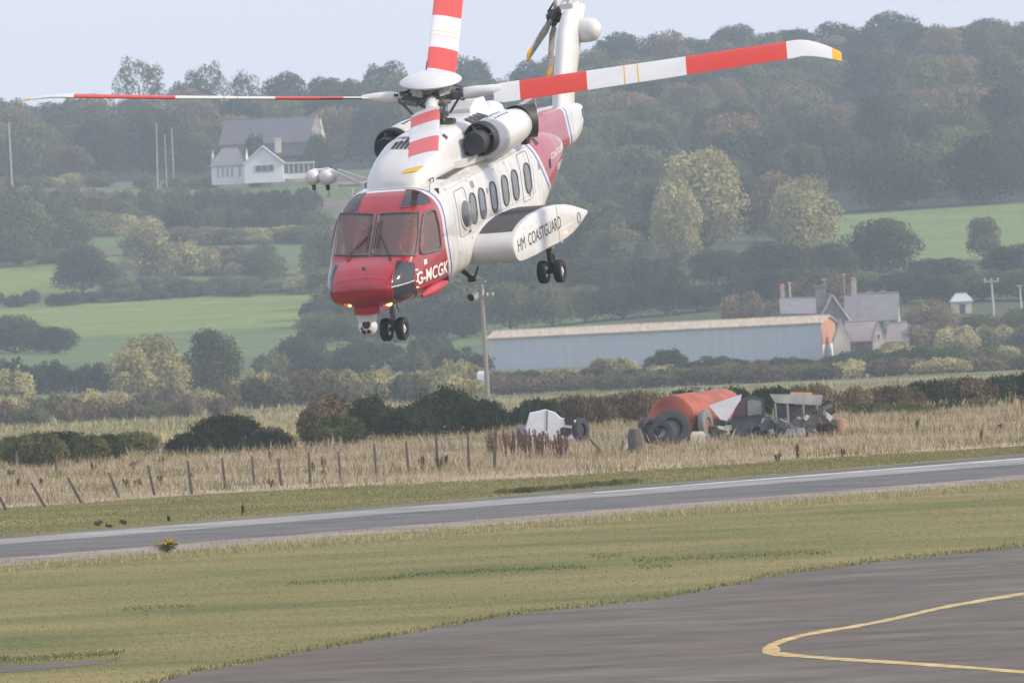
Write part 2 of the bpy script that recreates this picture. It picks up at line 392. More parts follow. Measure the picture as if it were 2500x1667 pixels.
# ---- terrain sheet to the horizon, land cover by place
xs = np.concatenate([np.linspace(-1500, -300, 10)[:-1], np.arange(-300, 301, 5.0), np.linspace(300, 1500, 10)[1:]])
ys = np.concatenate([[-60, 100, 250, 320], np.arange(340, 470, 4.0), np.arange(470, 2700, 4.0), np.linspace(2704, 2900, 6)])
X, Y = np.meshgrid(xs, ys); Z = terrain_z(X, Y) - .02
def nz(x, y, s, k): return np.sin(x * s + 1.7 * k) * np.cos(y * s * .8 + k * 2.3) * .5 + np.sin((x * .7 + y * .6) * s * 1.9 + k) * .3 + np.sin((x - y * .9) * s * 3.1 + 3 * k) * .2
def cover(x, y):
    straw = np.array([.40, .33, .22]); palegr = np.array([.33, .30, .15]); green = np.array([.105, .155, .055]); bright = np.array([.17, .215, .06])
    scrub = np.array([.115, .120, .065]); brown = np.array([.16, .125, .085]); dark = np.array([.035, .045, .028]); fieldr = np.array([.155, .205, .07])
    C = np.zeros(x.shape + (3,)) + straw
    def put(mask, c):
        C[mask] = c
    n1 = nz(x, y, .11, 1); n2 = nz(x, y, .03, 2)
    put((y > 452) & (n1 > -.15), palegr)
    put((y > 520) & (y < 640), np.array([.42, .36, .20])); put((y > 560) & (y < 600) & (n1 > 0), palegr)
    put((y > 640) & (n2 + n1 > .1), palegr); put((y > 640) & (n2 + n1 <= .1), brown)
    put((y > 820) & (n1 > 0), np.array([.20, .20, .09])); put((y > 820) & (n1 <= 0), scrub)
    put((y > 1120), np.array([.15, .14, .075])); put((y > 1120) & (n1 > .35), green)
    L = x < 6 + 6 * np.sin(y * .01)
    put((y > 1340) & L, green); put((y > 1330) & (y < 1400) & L, np.array([.085, .12, .05]))
    put((y > 1545) & (y < 1722) & L, bright); put((y > 1545) & (y < 1722) & L & (x > -25), np.array([.14, .185, .065]))
    put((y > 1722) & L, scrub); put((y > 1722) & L & (n1 > .25), green); put((y > 1735) & (y < 1800) & (x < -62), bright)
    put((y > 1870) & L & (n1 < -.2), brown)
    put((y > 1330) & ~L, np.array([.075, .09, .042])); put((y > 1545) & (y < 1690) & (x > 42), fieldr)
    put((y > 2010) & L, dark); put((y > 1690) & ~L, dark)
    k = 1 + .18 * nz(x, y, .23, 5)
    return C * k[..., None]
CC = cover(X, Y)
me = bpy.data.meshes.new('ground'); nx, ny = len(xs), len(ys)
idx = np.arange(nx * ny).reshape(ny, nx)
faces = np.stack([idx[:-1, :-1], idx[:-1, 1:], idx[1:, 1:], idx[1:, :-1]], -1).reshape(-1, 4)
me.vertices.add(nx * ny); me.vertices.foreach_set('co', np.stack([X, Y, Z], -1).astype(np.float32).ravel())
me.loops.add(faces.size); me.loops.foreach_set('vertex_index', faces.astype(np.int32).ravel())
me.polygons.add(len(faces)); me.polygons.foreach_set('loop_start', np.arange(0, faces.size, 4, dtype=np.int32))
me.polygons.foreach_set('use_smooth', np.ones(len(faces), bool)); me.update(calc_edges=True)
ca = me.color_attributes.new('cover', 'FLOAT_COLOR', 'POINT')
ca.data.foreach_set('color', np.concatenate([CC, np.ones(CC.shape[:2] + (1,))], -1).astype(np.float32).ravel())
m, nt, b = _nodes('land_cover')
va = nt.nodes.new('ShaderNodeVertexColor'); va.layer_name = 'cover'
tc = nt.nodes.new('ShaderNodeTexCoord'); n1 = nt.nodes.new('ShaderNodeTexNoise'); n1.inputs['Scale'].default_value = .7; n1.inputs['Detail'].default_value = 8
nt.links.new(tc.outputs['Object'], n1.inputs['Vector'])
ml = nt.nodes.new('ShaderNodeMixRGB'); ml.blend_type = 'OVERLAY'; ml.inputs[0].default_value = .6
nt.links.new(va.outputs[0], ml.inputs[1]); nt.links.new(n1.outputs['Fac'], ml.inputs[2]); nt.links.new(ml.outputs[0], b.inputs['Base Color'])
b.inputs['Roughness'].default_value = .95; b.inputs['Specular IOR Level'].default_value = .1
me.materials.append(m); o = obj('ground', me); o['kind'] = 'structure'

# ---- grass that can be seen standing
M_BLADE_DRY = leaf_mat('dry_grass_blade', (.27, .205, .125), (.60, .50, .36), .35)
M_BLADE_GRN = leaf_mat('green_grass_blade', (.125, .140, .046), (.290, .255, .105), .3)
M_BLADE_PAL = leaf_mat('pale_grass_blade', (.26, .24, .11), (.56, .47, .27), .3)
runfar = [G(0, 1314), G(2500, 1111)]; runnear = [G(0, 1390), G(2500, 1182)]
def line_y(x, L): return L[0].y + (x - L[0].x) * (L[1].y - L[0].y) / (L[1].x - L[0].x)
def in_view(P, m=60):
    d = P - np.array([0, 0, CAM_Z]); dep = d @ np.array(CF); u = 1250 + FPX * (d @ np.array(CR)) / dep
    v = 833.5 - FPX * (d @ np.array(CU)) / dep
    return (u > -250) & (u < 2750) & (v < 1667 + m)
# mown field between apron and gravel
n = 150000
x = rng.uniform(-22, 26, n); y = rng.uniform(190, 385, n)
ay = np.interp(x, [p.x for p in ae], [p.y for p in ae])
k = (y > ay + .05) & (y < line_y(x, runnear) - 1.0) & (np.abs(x) < y * .0485)
x, y, ay = x[k], y[k], ay[k]
P = np.stack([x, y, 0 * x + .015], 1)
t = .56 + .22 * nz(x, y * .35, .5, 3) + .13 * rng.standard_normal(len(x)) + .16 * nz(x, y * .2, .12, 8)
me = quads_mesh('short_grass', blades(rng, P, .03, .022, .8), 4, M_BLADE_GRN, t.clip(0, 1))
o = obj('short_grass', me); tag(o, 'short mown olive grass between apron and runway', 'grass', kind='stuff')
# lush uncut rim along the apron edge, and the two ridges the mower left
pts = []; tt = []; hh = []
for p, q in zip(ae[:-1], ae[1:]):
    c = int(abs(q.x - p.x) * 90) + 3
    s = rng.uniform(0, 1, c); w = np.abs(rng.standard_normal(c))
    pts.append(np.stack([p.x + (q.x - p.x) * s, p.y + (q.y - p.y) * s + w * 1.6 - .5, np.full(c, .02)], 1)); tt.append(.42 + .2 * rng.standard_normal(c)); hh.append(.06 * np.exp(-w * .5) + .015)
for line, dens in (([(700, 1427), (850, 1420), (950, 1415)], 60), ([(950, 1414), (1060, 1402), (1250, 1393), (1430, 1386)], 150), ([(1545, 1372), (1620, 1368), (1760, 1362), (1900, 1356), (2030, 1351)], 120), ([(-40, 1612), (64, 1611), (175, 1603), (300, 1597)], 220),
                   ([(1440, 1360), (1520, 1357)], 90), ([(1560, 1387), (1640, 1383)], 90), ([(300, 1490), (480, 1482)], 60)):
    g = smooth_poly([G(*p) for p in line], 12)
    for p, q in zip(g[:-1], g[1:]):
        c = int(abs(q.x - p.x) * dens) + 2; s = rng.uniform(0, 1, c)
        pts.append(np.stack([p.x + (q.x - p.x) * s, p.y + (q.y - p.y) * s + rng.standard_normal(c) * 1.0, np.full(c, .02)], 1)); tt.append(.30 + .2 * rng.standard_normal(c)); hh.append(np.full(c, .045))
P = np.concatenate(pts); tt = np.concatenate(tt); hh = np.concatenate(hh)
k = in_view(P); P, tt, hh = P[k], tt[k], hh[k]
me = quads_mesh('rank_grass', blades(rng, P, hh, .035, .5), 4, M_BLADE_GRN, tt.clip(0, 1))
o = obj('rank_grass', me); tag(o, 'longer dark green grass along the apron edge and in mower ridges', 'grass', kind='stuff')
# bleached fringe beside the gravel, both verges of the runway
pts = []; tt = []; hh = []
def band(px_near, px_far, n, h, t0, tv, spread=1.0):
    a0, a1 = px_near; b0, b1 = px_far
    s = rng.uniform(-.15, 1.15, n); r_ = rng.uniform(0, 1, n) ** spread
    A0, A1, B0, B1 = [np.array(G(*p)) for p in (a0, a1, b0, b1)]
    p = (A0 + (A1 - A0) * s[:, None]) * (1 - r_[:, None]) + (B0 + (B1 - B0) * s[:, None]) * r_[:, None]; p[:, 2] = .02
    pts.append(p); tt.append(t0 + tv * rng.standard_normal(n)); hh.append(np.full(n, h))
band(((0, 1400), (2500, 1192)), ((0, 1384), (2500, 1177)), 15000, .10, .6, .25)
band(((0, 1384), (2500, 1178)), ((0, 1368), (2500, 1166)), 900, .08, .7, .25)
P = np.concatenate(pts); tt = np.concatenate(tt); hh = np.concatenate(hh); k = in_view(P)
me = quads_mesh('bleached_grass', blades(rng, P[k], hh[k], .035, .45), 4, M_BLADE_PAL, tt[k].clip(0, 1))
o = obj('bleached_grass', me); tag(o, 'bleached grass fringe along the gravel beside the runway', 'grass', kind='stuff')
pts = []; tt = []; hh = []
band(((0, 1312), (2500, 1109)), ((0, 1240), (2500, 1090)), 60000, .035, .6, .25)
P = np.concatenate(pts); tt = np.concatenate(tt); hh = np.concatenate(hh); k = in_view(P) & (P[:, 1] < verge_y(P[:, 0]) + 1)
tt = tt + .2 * nz(P[:, 0], P[:, 1] * .3, .7, 2)
me = quads_mesh('verge_grass', blades(rng, P[k], hh[k], .04, .5), 4, M_BLADE_GRN, tt[k].clip(0, 1))
o = obj('verge_grass', me); tag(o, 'green cut verge on the far side of the runway', 'grass', kind='stuff')
# tall dry grass round the fence
n = 330000
x = rng.uniform(-32, 34, n); y = rng.uniform(320, 470, n)
vy = verge_y(x); k = (y > vy - .6) & (np.abs(x) < y * .06)
clump = nz(x, y, .8, 1) + nz(x, y, 2.1, 4) * .6
k &= clump > rng.uniform(-1.2, .5, n)
x, y, vy, clump = x[k], y[k], vy[k], clump[k]
P = np.stack([x, y, terrain_z(x, y) - .02], 1)
h = .20 + .12 * clump; h *= np.clip((y - vy + 2) / 7, .35, 1)
t = .50 + .2 * rng.standard_normal(len(x)) + .26 * nz(x, y, .5, 3) + .1 * clump
grn = nz(x, y, .35, 9) > .12
me = quads_mesh('tall_dry_grass', blades(rng, P, h, .026, .5), 4, [M_BLADE_DRY, M_BLADE_GRN], t.clip(0, 1), (grn & (rng.uniform(0, 1, len(x)) < .6)).astype(int))
o = obj('tall_dry_grass', me); tag(o, 'tall straw coloured grass round the leaning fence posts', 'grass', kind='stuff')
n = 70000
y = rng.uniform(470, 1000, n); x = rng.uniform(-1, 1, n) * y * .052
clump = nz(x, y, .15, 2) + .4 * nz(x, y, .6, 7); k = clump > rng.uniform(-1, .6, n); x, y, clump = x[k], y[k], clump[k]
P = np.stack([x, y, terrain_z(x, y) - .02], 1)
t = .55 + .25 * rng.standard_normal(len(x)) + .2 * clump
me = quads_mesh('meadow_grass', blades(rng, P, .4, .11, .5), 4, [M_BLADE_PAL, M_BLADE_GRN], t.clip(0, 1), (nz(x, y, .09, 6) > .25).astype(int))
o = obj('meadow_grass', me); tag(o, 'pale rough meadow grass beyond the dark gorse bushes', 'grass', kind='stuff')
# ------------------------------------------------------------------ trees, bushes, hedges
M_BARK = mat('bark', (.085, .070, .055), .9, var=.35, scale=6, bump=.5, bscale=14)
M_LEAF_DARK = leaf_mat('leaf_dark', (.020, .032, .017), (.092, .106, .054))
M_LEAF_MID = leaf_mat('leaf_mid', (.046, .058, .022), (.215, .212, .092))
M_LEAF_PALE = leaf_mat('leaf_pale', (.150, .145, .055), (.600, .525, .255))
M_LEAF_BRN = leaf_mat('leaf_autumn', (.090, .068, .040), (.310, .230, .130))
M_LEAF_GORSE = leaf_mat('leaf_gorse', (.016, .026, .013), (.062, .080, .034), .1)
M_LEAF_BRACK = leaf_mat('leaf_bracken', (.080, .058, .036), (.260, .200, .125), .15)
def leaf_cloud(seed, lobes, n, size, flat=.0):
    """n leaf-sized faces spread through shells of the given lobes (cx,cy,cz,rx,ry,rz)"""
    r = np.random.default_rng(seed); lobes = np.array(lobes, float)
    vol = lobes[:, 3] * lobes[:, 5]; li = r.choice(len(lobes), n, p=vol / vol.sum())
    d = r.standard_normal((n, 3)); d /= np.linalg.norm(d, axis=1)[:, None]
    low = (d[:, 2] < -.35) & (r.uniform(0, 1, n) < .7); d[low, 2] *= -1
    rad_ = r.uniform(.62, 1.05, n) ** .8
    tuft = np.sin(d[:, 0] * 7 + li * 2.1) * np.cos(d[:, 1] * 8 - li) * np.sin(d[:, 2] * 7 + li * .7)
    rad_ *= 1 + .16 * tuft
    P = lobes[li, :3] + d * lobes[li, 3:6] * rad_[:, None]
    nrm = d + .55 * r.standard_normal((n, 3)); nrm /= np.linalg.norm(nrm, axis=1)[:, None]
    a = np.cross(nrm, r.standard_normal((n, 3))); a /= np.linalg.norm(a, axis=1)[:, None]; b = np.cross(nrm, a)
    s = size * r.uniform(.55, 1.35, n)[:, None]
    V = np.empty((n, 4, 3)); V[:, 0] = P - a * s * .5; V[:, 1] = P + b * s * .33; V[:, 2] = P + a * s * .5; V[:, 3] = P - b * s * .33
    lt = r.uniform(-.30, .30, len(lobes))
    tint = .5 + lt[li] + .11 * r.standard_normal(n) + .20 * tuft
    return V.reshape(-1, 3), tint.clip(0, 1)
def tree_lobes(seed, R, H, base, nl, spread=.62, lr=.42):
    r = random.Random(seed); out = []
    for i in range(nl):
        a = i * 2.4 + r.uniform(-.5, .5); t = (i + .5) / nl
        zz = base + (H - base) * (.10 + .72 * t); k = math.sin(math.pi * (.30 + .56 * t)) * spread
        q = r.uniform(.45, 1.0); lrr = R * lr * r.uniform(.75, 1.2)
        out.append((math.cos(a) * R * k * q, math.sin(a) * R * k * q, zz, lrr, lrr, lrr * r.uniform(.7, .95)))
    return out
def make_tree(name, seed, R, H, base, nl, n, leaf, lm, trunk_r=.28, spread=.72, lr=.42):
    root = empty(name)
    L = tree_lobes(seed, R, H, base, nl, spread, lr)
    V, t = leaf_cloud(seed, L, n, leaf); obj('crown', quads_mesh('crown', V, 4, lm, t), root)
    mb = MB(); r = random.Random(seed + 5); top = base + (H - base) * .55
    mb.tube([(0, 0, -.4), (.05, 0, base * .5), (r.uniform(-.2, .2), r.uniform(-.2, .2), base * 1.1), (r.uniform(-.3, .3), r.uniform(-.3, .3), top)], [trunk_r * 1.25, trunk_r, trunk_r * .8, trunk_r * .3], 8)
    for lb in L[:8]:
        s = Vector((0, 0, base * r.uniform(.7, 1.15))); e = Vector(lb[:3])
        mb.tube([s, s.lerp(e, .5) + Vector((0, 0, -.3)), e], [trunk_r * .5, trunk_r * .32, trunk_r * .12], 6)
    mb.build('trunk', M_BARK, root, True)
    return root
def make_bush(name, seed, rx, ry, h, nl, n, leaf, lm):
    root = empty(name); r = random.Random(seed); L = []
    for i in range(nl):
        a = r.uniform(0, 6.28); q = math.sqrt(r.uniform(0, 1)) * .72; s = r.uniform(.28, .45)
        hh = h * (1 - .5 * q * q) * r.uniform(.75, 1.05)
        L.append((math.cos(a) * rx * q, math.sin(a) * ry * q, hh * .48, rx * s, ry * s, hh * .55))
    V, t = leaf_cloud(seed, L, n, leaf); V[:, 2] = np.maximum(V[:, 2], -.15)
    obj('foliage', quads_mesh('foliage', V, 4, lm, t), root)
    mb = MB()
    for lb in L[:10]:
        mb.tube([(lb[0] * .3, lb[1] * .3, -.15), (lb[0] * .7, lb[1] * .7, lb[2] * .6), (lb[0], lb[1], lb[2] * 1.2)], [.05, .035, .012], 5)
    mb.build('stem', M_BARK, root, True)
    return root
# one of each kind, kept as the first that is placed
PROTO = dict(
    oak=make_tree('domed_tree', 11, 5.6, 11.0, 1.0, 32, 8500, .46, M_LEAF_DARK),
    oak2=make_tree('broad_tree', 23, 6.2, 10.0, .8, 34, 8500, .46, M_LEAF_DARK, lr=.38),
    tall=make_tree('tall_tree', 37, 4.6, 12.5, 1.2, 30, 7500, .44, M_LEAF_DARK),
    lacy=make_tree('airy_tree', 41, 5.6, 11.5, 3.4, 22, 3000, .40, M_LEAF_DARK, lr=.33, spread=.85),
    round=make_tree('round_tree', 53, 5.4, 9.6, .3, 36, 9000, .42, M_LEAF_PALE, lr=.40, spread=.75),
    small=make_tree('small_tree', 67, 3.2, 6.0, .7, 22, 4800, .34, M_LEAF_MID, trunk_r=.2),
    bush=make_bush('leafy_bush', 71, 3.2, 2.6, 3.0, 22, 5200, .30, M_LEAF_PALE),
    scrub=make_bush('leafy_bush', 83, 3.6, 2.2, 1.9, 22, 4200, .26, M_LEAF_MID),
    gorse=make_bush('gorse_bush', 97, 2.4, 1.6, 1.7, 26, 12000, .13, M_LEAF_GORSE),
    gorse2=make_bush('gorse_bush', 101, 3.0, 1.6, 1.1, 28, 12000, .13, M_LEAF_GORSE),
)
USED = set()
LEAF = dict(dark=M_LEAF_DARK, mid=M_LEAF_MID, pale=M_LEAF_PALE, brown=M_LEAF_BRN, gorse=M_LEAF_GORSE, bracken=M_LEAF_BRACK)
prng = random.Random(99)
def plant(kind, loc, scale, leaf, label, cat, group=None, rz=None, name=None):
    rz = prng.uniform(0, 6.28) if rz is None else rz
    p = PROTO[kind]
    part = 'foliage' if kind in ('bush', 'scrub', 'gorse', 'gorse2') else 'crown'
    if kind not in USED:
        USED.add(kind); o = p; o.location = loc; o.rotation_euler = (0, 0, rz); o.scale = (scale,) * 3 if not isinstance(scale, (tuple, list)) else scale
        for c in o.children:
            if c.name.split('.')[0] == part: c.material_slots[0].link = 'OBJECT'; c.material_slots[0].material = LEAF[leaf]
    else:
        o = copy_tree(p, loc, rz, scale, {part: LEAF[leaf]})
    if name: o.name = name
    tag(o, label, cat, group); 
    if not group and 'group' in o: del o['group']
    return o
SIZE = dict(oak=(11.5, 11.0), oak2=(12.5, 10.0), tall=(9.6, 12.5), lacy=(12.5, 11.5), round=(11.0, 9.9), small=(6.5, 6.1), bush=(6.4, 3.1), scrub=(7.2, 2.0), gorse=(4.8, 1.75), gorse2=(6.0, 1.2))
def plant_q(kind, qx, qtop, qw, y, leaf, label, cat, group=None, qbot=None):
    """a tree whose crown in the photograph is qw wide with its top at (qx, qtop); y is its distance"""
    p = atq(qx, qtop, y); w = qw * Q * y / FPX; W0, H0 = SIZE[kind]
    g = tz(p.x, y); h = max(p.z - g, 1.0)
    sx = w / W0; sz = h / H0
    if sz > 2.0 * sx: sx = sz / 2.0            # keep it standing on the ground
    sz = max(sz, sx * .5)
    return plant(kind, (p.x, y, p.z - H0 * sz), (sx, sx, sz), leaf, label, cat, group)

# the wood on the hill
wr = random.Random(5)
WOOD = 'trees of the wood on the hill'
def wood(x0, x1, y0, y1, step, kinds, lab, hs=1.0):
    y = y0
    while y < y1:
        x = x0 + wr.uniform(0, step)
        while x < x1:
            xx, yy = x + wr.uniform(-2.5, 2.5), y + wr.uniform(-step * .6, step * .6)
            k = wr.choice(kinds); lf_ = wr.choice(['dark', 'dark', 'mid', 'dark', 'mid', 'dark', 'mid', 'brown']); s = wr.uniform(.8, 1.3) * hs
            if abs(xx) < yy * .051 and not (1880 < yy < 2030 and -62 < xx < -24):
                plant(k, (xx, yy, tz(xx, yy) - .5), (s * wr.uniform(.9, 1.15), s * wr.uniform(.9, 1.15), s * wr.uniform(.85, 1.1)), lf_, {'dark': 'dark ', 'mid': 'olive ', 'brown': 'rust tinted '}[lf_] + {'oak': 'domed', 'oak2': 'broad low', 'tall': 'tall narrow'}[k] + ' ' + lab, 'tree', WOOD)
            x += step * wr.uniform(.75, 1.3)
        y += step * 2.1
LAB_L = 'tree in the hazy wood above the white bungalow'
LAB_R = 'tree in the hazy wood on the hill behind the farm'
wood(-112, 2, 2030, 2330, 13.0, ['oak', 'oak2', 'tall', 'oak'], LAB_L, .95)
wood(2, 42, 1600, 2420, 14.5, ['oak', 'oak2', 'tall', 'oak2'], LAB_R, .95)
wood(42, 122, 1700, 2420, 14.5, ['oak', 'oak2', 'tall', 'oak2'], LAB_R, .95)
# trees that stand out on the skyline
for qx, qt, qw, y, k, lab in (
    (318, 128, 150, 2290, 'lacy', 'airy lone tree with sky showing through, rising above the left wood'),
    (470, 140, 130, 2300, 'lacy', 'broad loose crowned tree next to the airy skyline tree'),
    (560, 160, 110, 2305, 'lacy', 'thin topped skyline tree sloping down beside the broad loose one'),
    (150, 232, 150, 2270, 'oak2', 'low rounded skyline tree at the end of the left wood'),
    (650, 163, 150, 2310, 'oak', 'domed skyline tree over the slate roofed house'),
    (780, 178, 110, 2320, 'oak', 'small domed skyline tree beyond the rotor blade'),
    (885, 140, 150, 2330, 'oak', 'tall domed skyline tree just beside the rotor head'),
    (1075, 126, 160, 2340, 'oak', 'tall domed skyline tree behind the engine cowling'),
    (1185, 160, 90, 2350, 'lacy', 'thin skyline tree in front of the tail fin'),
    (1420, 72, 170, 2380, 'oak', 'broad skyline tree beside the tail fairing'),
    (1560, 84, 160, 2390, 'oak2', 'low skyline tree above the outer rotor blade'),
    (1680, 62, 150, 2400, 'oak', 'domed skyline tree above the second red rotor band'),
    (1800, 70, 160, 2400, 'oak', 'skyline tree above the white blade tip'),
    (1920, 48, 150, 2410, 'oak', 'skyline tree just beyond the yellow blade tip'),
    (2050, 24, 190, 2420, 'oak', 'highest domed tree on the skyline'),
    (2180, 60, 150, 2420, 'oak2', 'skyline tree sloping down from the highest tree'),
    (2300, 66, 170, 2420, 'oak', 'rounded skyline tree at the right end of the ridge')):
    plant_q(k, qx, qt, qw, y, 'dark' if k != 'lacy' else 'mid', lab, 'tree', 'trees on the skyline')

# single trees and bushes on the slopes
SINGLE = [
    # kind, qx, qtop, qw, y, leaf, label
    ('round', 40, 448, 190, 1790, 'mid', 'large round green tree on the slope below the hedge'),
    ('round', 150, 470, 150, 1800, 'mid', 'round olive tree beside the large round green one'),
    ('tall', 330, 492, 150, 1745, 'pale', 'tall pale yellow green tree by the bright field'),
    ('oak', 185, 560, 150, 1735, 'dark', 'dark spreading tree with visible trunk in front of bright field'),
    ('small', 250, 600, 90, 1735, 'mid', 'small green tree under the tall pale one'),
    ('bush', 430, 545, 160, 1760, 'pale', 'pale bush right of the tall yellow green tree'),
    ('bush', 520, 560, 150, 1770, 'brown', 'rusty tinted bush on the slope under the hedge band'),
    ('round', 600, 560, 130, 1740, 'mid', 'rounded shrub tree at the lower end of the slope'),
    ('bush', 660, 515, 120, 1830, 'pale', 'pale bush on the slope beside the cockpit'),
    ('scrub', 420, 640, 170, 1725, 'dark', 'dark low thicket at the top of the green field'),
    ('scrub', 560, 655, 180, 1725, 'dark', 'dark low thicket beside the rounded shrub tree'),
    ('scrub', 690, 650, 150, 1725, 'mid', 'low thicket where the green field ends'),
    ('round', 30, 722, 170, 1480, 'dark', 'dark bushy tree at the near corner of the green field'),
    ('round', 125, 748, 130, 1470, 'dark', 'smaller dark bushy tree sloping off from the corner one'),
    ('round', 340, 765, 210, 1120, 'pale', 'large straw tinted bush in front of the green field'),
    ('small', 300, 800, 110, 1105, 'pale', 'small straw tinted bush leaning on the large one'),
    ('round', 487, 752, 160, 1130, 'mid', 'olive grey bush beside the large straw tinted bush'),
    ('bush', 25, 838, 140, 1080, 'pale', 'pale rounded bush at the edge of the straw meadow'),
    ('tall', 1615, 333, 230, 1580, 'pale', 'big sunlit pale green tree on the wooded slope'),
    ('round', 1545, 400, 140, 1570, 'pale', 'paler side crown against the big sunlit tree'),
    ('round', 1840, 400, 190, 1560, 'pale', 'round sunlit tree beside the big pale green one'),
    ('oak2', 2020, 497, 200, 1500, 'dark', 'dark broad tree in front of the hill field'),
    ('oak', 1770, 555, 200, 1480, 'dark', 'dark tree under the round sunlit tree'),
    ('oak2', 1900, 555, 170, 1490, 'dark', 'dark tree between the sunlit pair and the hill field'),
    ('small', 2255, 495, 90, 1540, 'mid', 'small bushy tree standing in the hill field'),
    ('oak2', 2150, 590, 190, 1490, 'dark', 'dark tree in the row below the small field tree'),
    ('oak', 2320, 560, 170, 1500, 'dark', 'dark tree at the far end of the row below the field'),
    ('oak', 2245, 630, 180, 1470, 'dark', 'dark tree behind the forked utility pole'),
    ('round', 1880, 615, 190, 1380, 'brown', 'rust coloured round tree behind the farmhouse chimneys'),
    ('bush', 1710, 662, 130, 1390, 'brown', 'rusty bush behind the long barn roof'),
    ('bush', 1785, 690, 110, 1370, 'mid', 'green bush between the rusty bush and the farmhouse'),
    ('bush', 2010, 660, 90, 1390, 'pale', 'pale bush behind the farmhouse roof'),
    ('round', 2135, 690, 160, 1340, 'brown', 'brown topped bush beside the farmhouse gable'),
    ('round', 2260, 720, 170, 1330, 'mid', 'olive bush below the forked utility pole'),
    ('round', 2345, 705, 130, 1330, 'mid', 'olive bush at the far end of the farm hedge'),
    ('oak2', 1190, 600, 190, 1480, 'dark', 'dark tree behind the wooden pole above the barn'),
    ('oak', 1340, 590, 200, 1500, 'dark', 'dark tree above the middle of the barn roof'),
    ('oak2', 1500, 590, 200, 1490, 'dark', 'dark tree above the barn roof nearest the sunlit slope'),
    ('oak', 1640, 570, 160, 1500, 'dark', 'dark tree under the big sunlit pale tree'),
    ('oak2', 1420, 520, 180, 1560, 'mid', 'olive tree on the slope behind the sponson wheels'),
    ('oak', 1050, 630, 170, 1520, 'mid', 'olive tree behind the helicopter searchlight'),
    ('oak2', 890, 640, 190, 1560, 'mid', 'olive tree behind the helicopter nose'),
    ('oak', 770, 610, 170, 1600, 'mid', 'olive tree where the green field meets the wood'),
    ('scrub', 690, 760, 190, 1360, 'dark', 'dark hedge clump under the helicopter nose wheel'),
    ('scrub', 840, 775, 190, 1350, 'dark', 'dark hedge clump beyond the nose wheel'),
    ('scrub', 990, 760, 200, 1345, 'dark', 'dark hedge clump next to the wooden pole'),
    ('bush', 1530, 795, 110, 1180, 'dark', 'dark blue green bush against the barn wall'),
    ('bush', 1400, 815, 150, 1120, 'pale', 'straw tinted bush in front of the barn wall'),
    ('scrub', 1040, 820, 170, 1080, 'pale', 'pale low scrub left of the wooden pole'),
    ('scrub', 1290, 848, 180, 1060, 'mid', 'low hedge clump in front of the grey barn'),
    ('scrub', 1180, 850, 120, 1050, 'mid', 'low hedge clump at the foot of the wooden pole'),
    ('scrub', 1640, 815, 200, 1150, 'dark', 'low dark hedge under the barn wall'),
    ('scrub', 1800, 818, 180, 1150, 'dark', 'low dark hedge near the brick gable'),
    ('scrub', 1950, 805, 190, 1150, 'dark', 'low dark hedge below the stone outbuildings'),
    ('scrub', 2100, 795, 190, 1150, 'dark', 'low dark hedge between the outbuildings and white car'),
    ('scrub', 2260, 795, 210, 1150, 'mid', 'low hedge below the white car'),
    ('bush', 2060, 780, 120, 1230, 'pale', 'pale garden bush at the stone outbuilding'),
    ('scrub', 590, 845, 200, 1000, 'pale', 'pale scrub beside the olive grey bush'),
    ('scrub', 760, 845, 220, 1000, 'bracken', 'tan scrub behind the dark gorse'),
    ('scrub', 940, 850, 200, 1000, 'pale', 'pale tan scrub behind the tallest gorse'),
]
for k, qx, qt, qw, y, lf, lab in SINGLE:
    plant_q(k, qx, qt, qw, y, lf, lab, 'bush' if k in ('bush', 'scrub') else 'tree')
# hedge lines and scrub rows: one bush beside the other
def row(kind, q0, q1, n, y0, y1, qh, leaf, lab, group, qw=None, jig=6):
    for i in range(n):
        t = (i + .5) / n; qx = q0[0] + (q1[0] - q0[0]) * t + wr.uniform(-8, 8); qy = q0[1] + (q1[1] - q0[1]) * t + wr.uniform(-jig, jig)
        y = y0 + (y1 - y0) * t + wr.uniform(-6, 6)
        w = (qw or abs(q1[0] - q0[0]) / n * 1.7) * wr.uniform(.85, 1.2)
        plant_q(kind, qx, qy, w, y, leaf if isinstance(leaf, str) else wr.choice(leaf), lab, 'bush', group)
row('scrub', (-30, 668), (400, 672), 10, 1722, 1722, 30, 'dark', 'dark bush in the hedge along the top of the field', 'bushes of the dark field hedge')
row('bush', (250, 425), (740, 430), 8, 1890, 1890, 60, ['mid', 'dark', 'mid'], 'bush in the tangled band below the white bungalow', 'bushes below the bungalow')
row('bush', (380, 470), (760, 480), 6, 1850, 1850, 60, ['mid', 'dark'], 'dark shrub in the lower band on the bungalow slope', 'shrubs low on the bungalow slope')
row('scrub', (-20, 420), (250, 425), 4, 1900, 1900, 60, ['mid', 'pale', 'brown'], 'scrubby bush on the slope beside the bungalow garden', 'scrub beside the bungalow garden')
row('scrub', (-30, 905), (560, 880), 9, 990, 990, 40, ['bracken', 'pale', 'mid'], 'brown and olive scrub behind the straw meadow', 'scrub behind the straw meadow', jig=10)
row('scrub', (-30, 925), (540, 905), 8, 930, 930, 40, ['bracken', 'brown', 'mid'], 'rusty bramble scrub at the rim of the straw meadow', 'bramble at the meadow rim', jig=8)
row('bush', (760, 560), (1150, 560), 4, 1640, 1640, 60, ['mid', 'dark'], 'bush in the thicket hidden by the helicopter nose', 'thicket behind the helicopter')
row('round', (-20, 505), (300, 500), 4, 1850, 1850, 60, ['mid', 'pale', 'pale', 'dark'], 'leafy tree packed on the slope below the left wood', 'trees packed on the left slope', qw=150, jig=14)
row('small', (-20, 560), (420, 575), 7, 1800, 1790, 60, ['mid', 'brown', 'pale', 'pale'], 'small leafy tree in the thicket under the packed slope trees', 'small trees of the slope thicket', qw=105, jig=14)
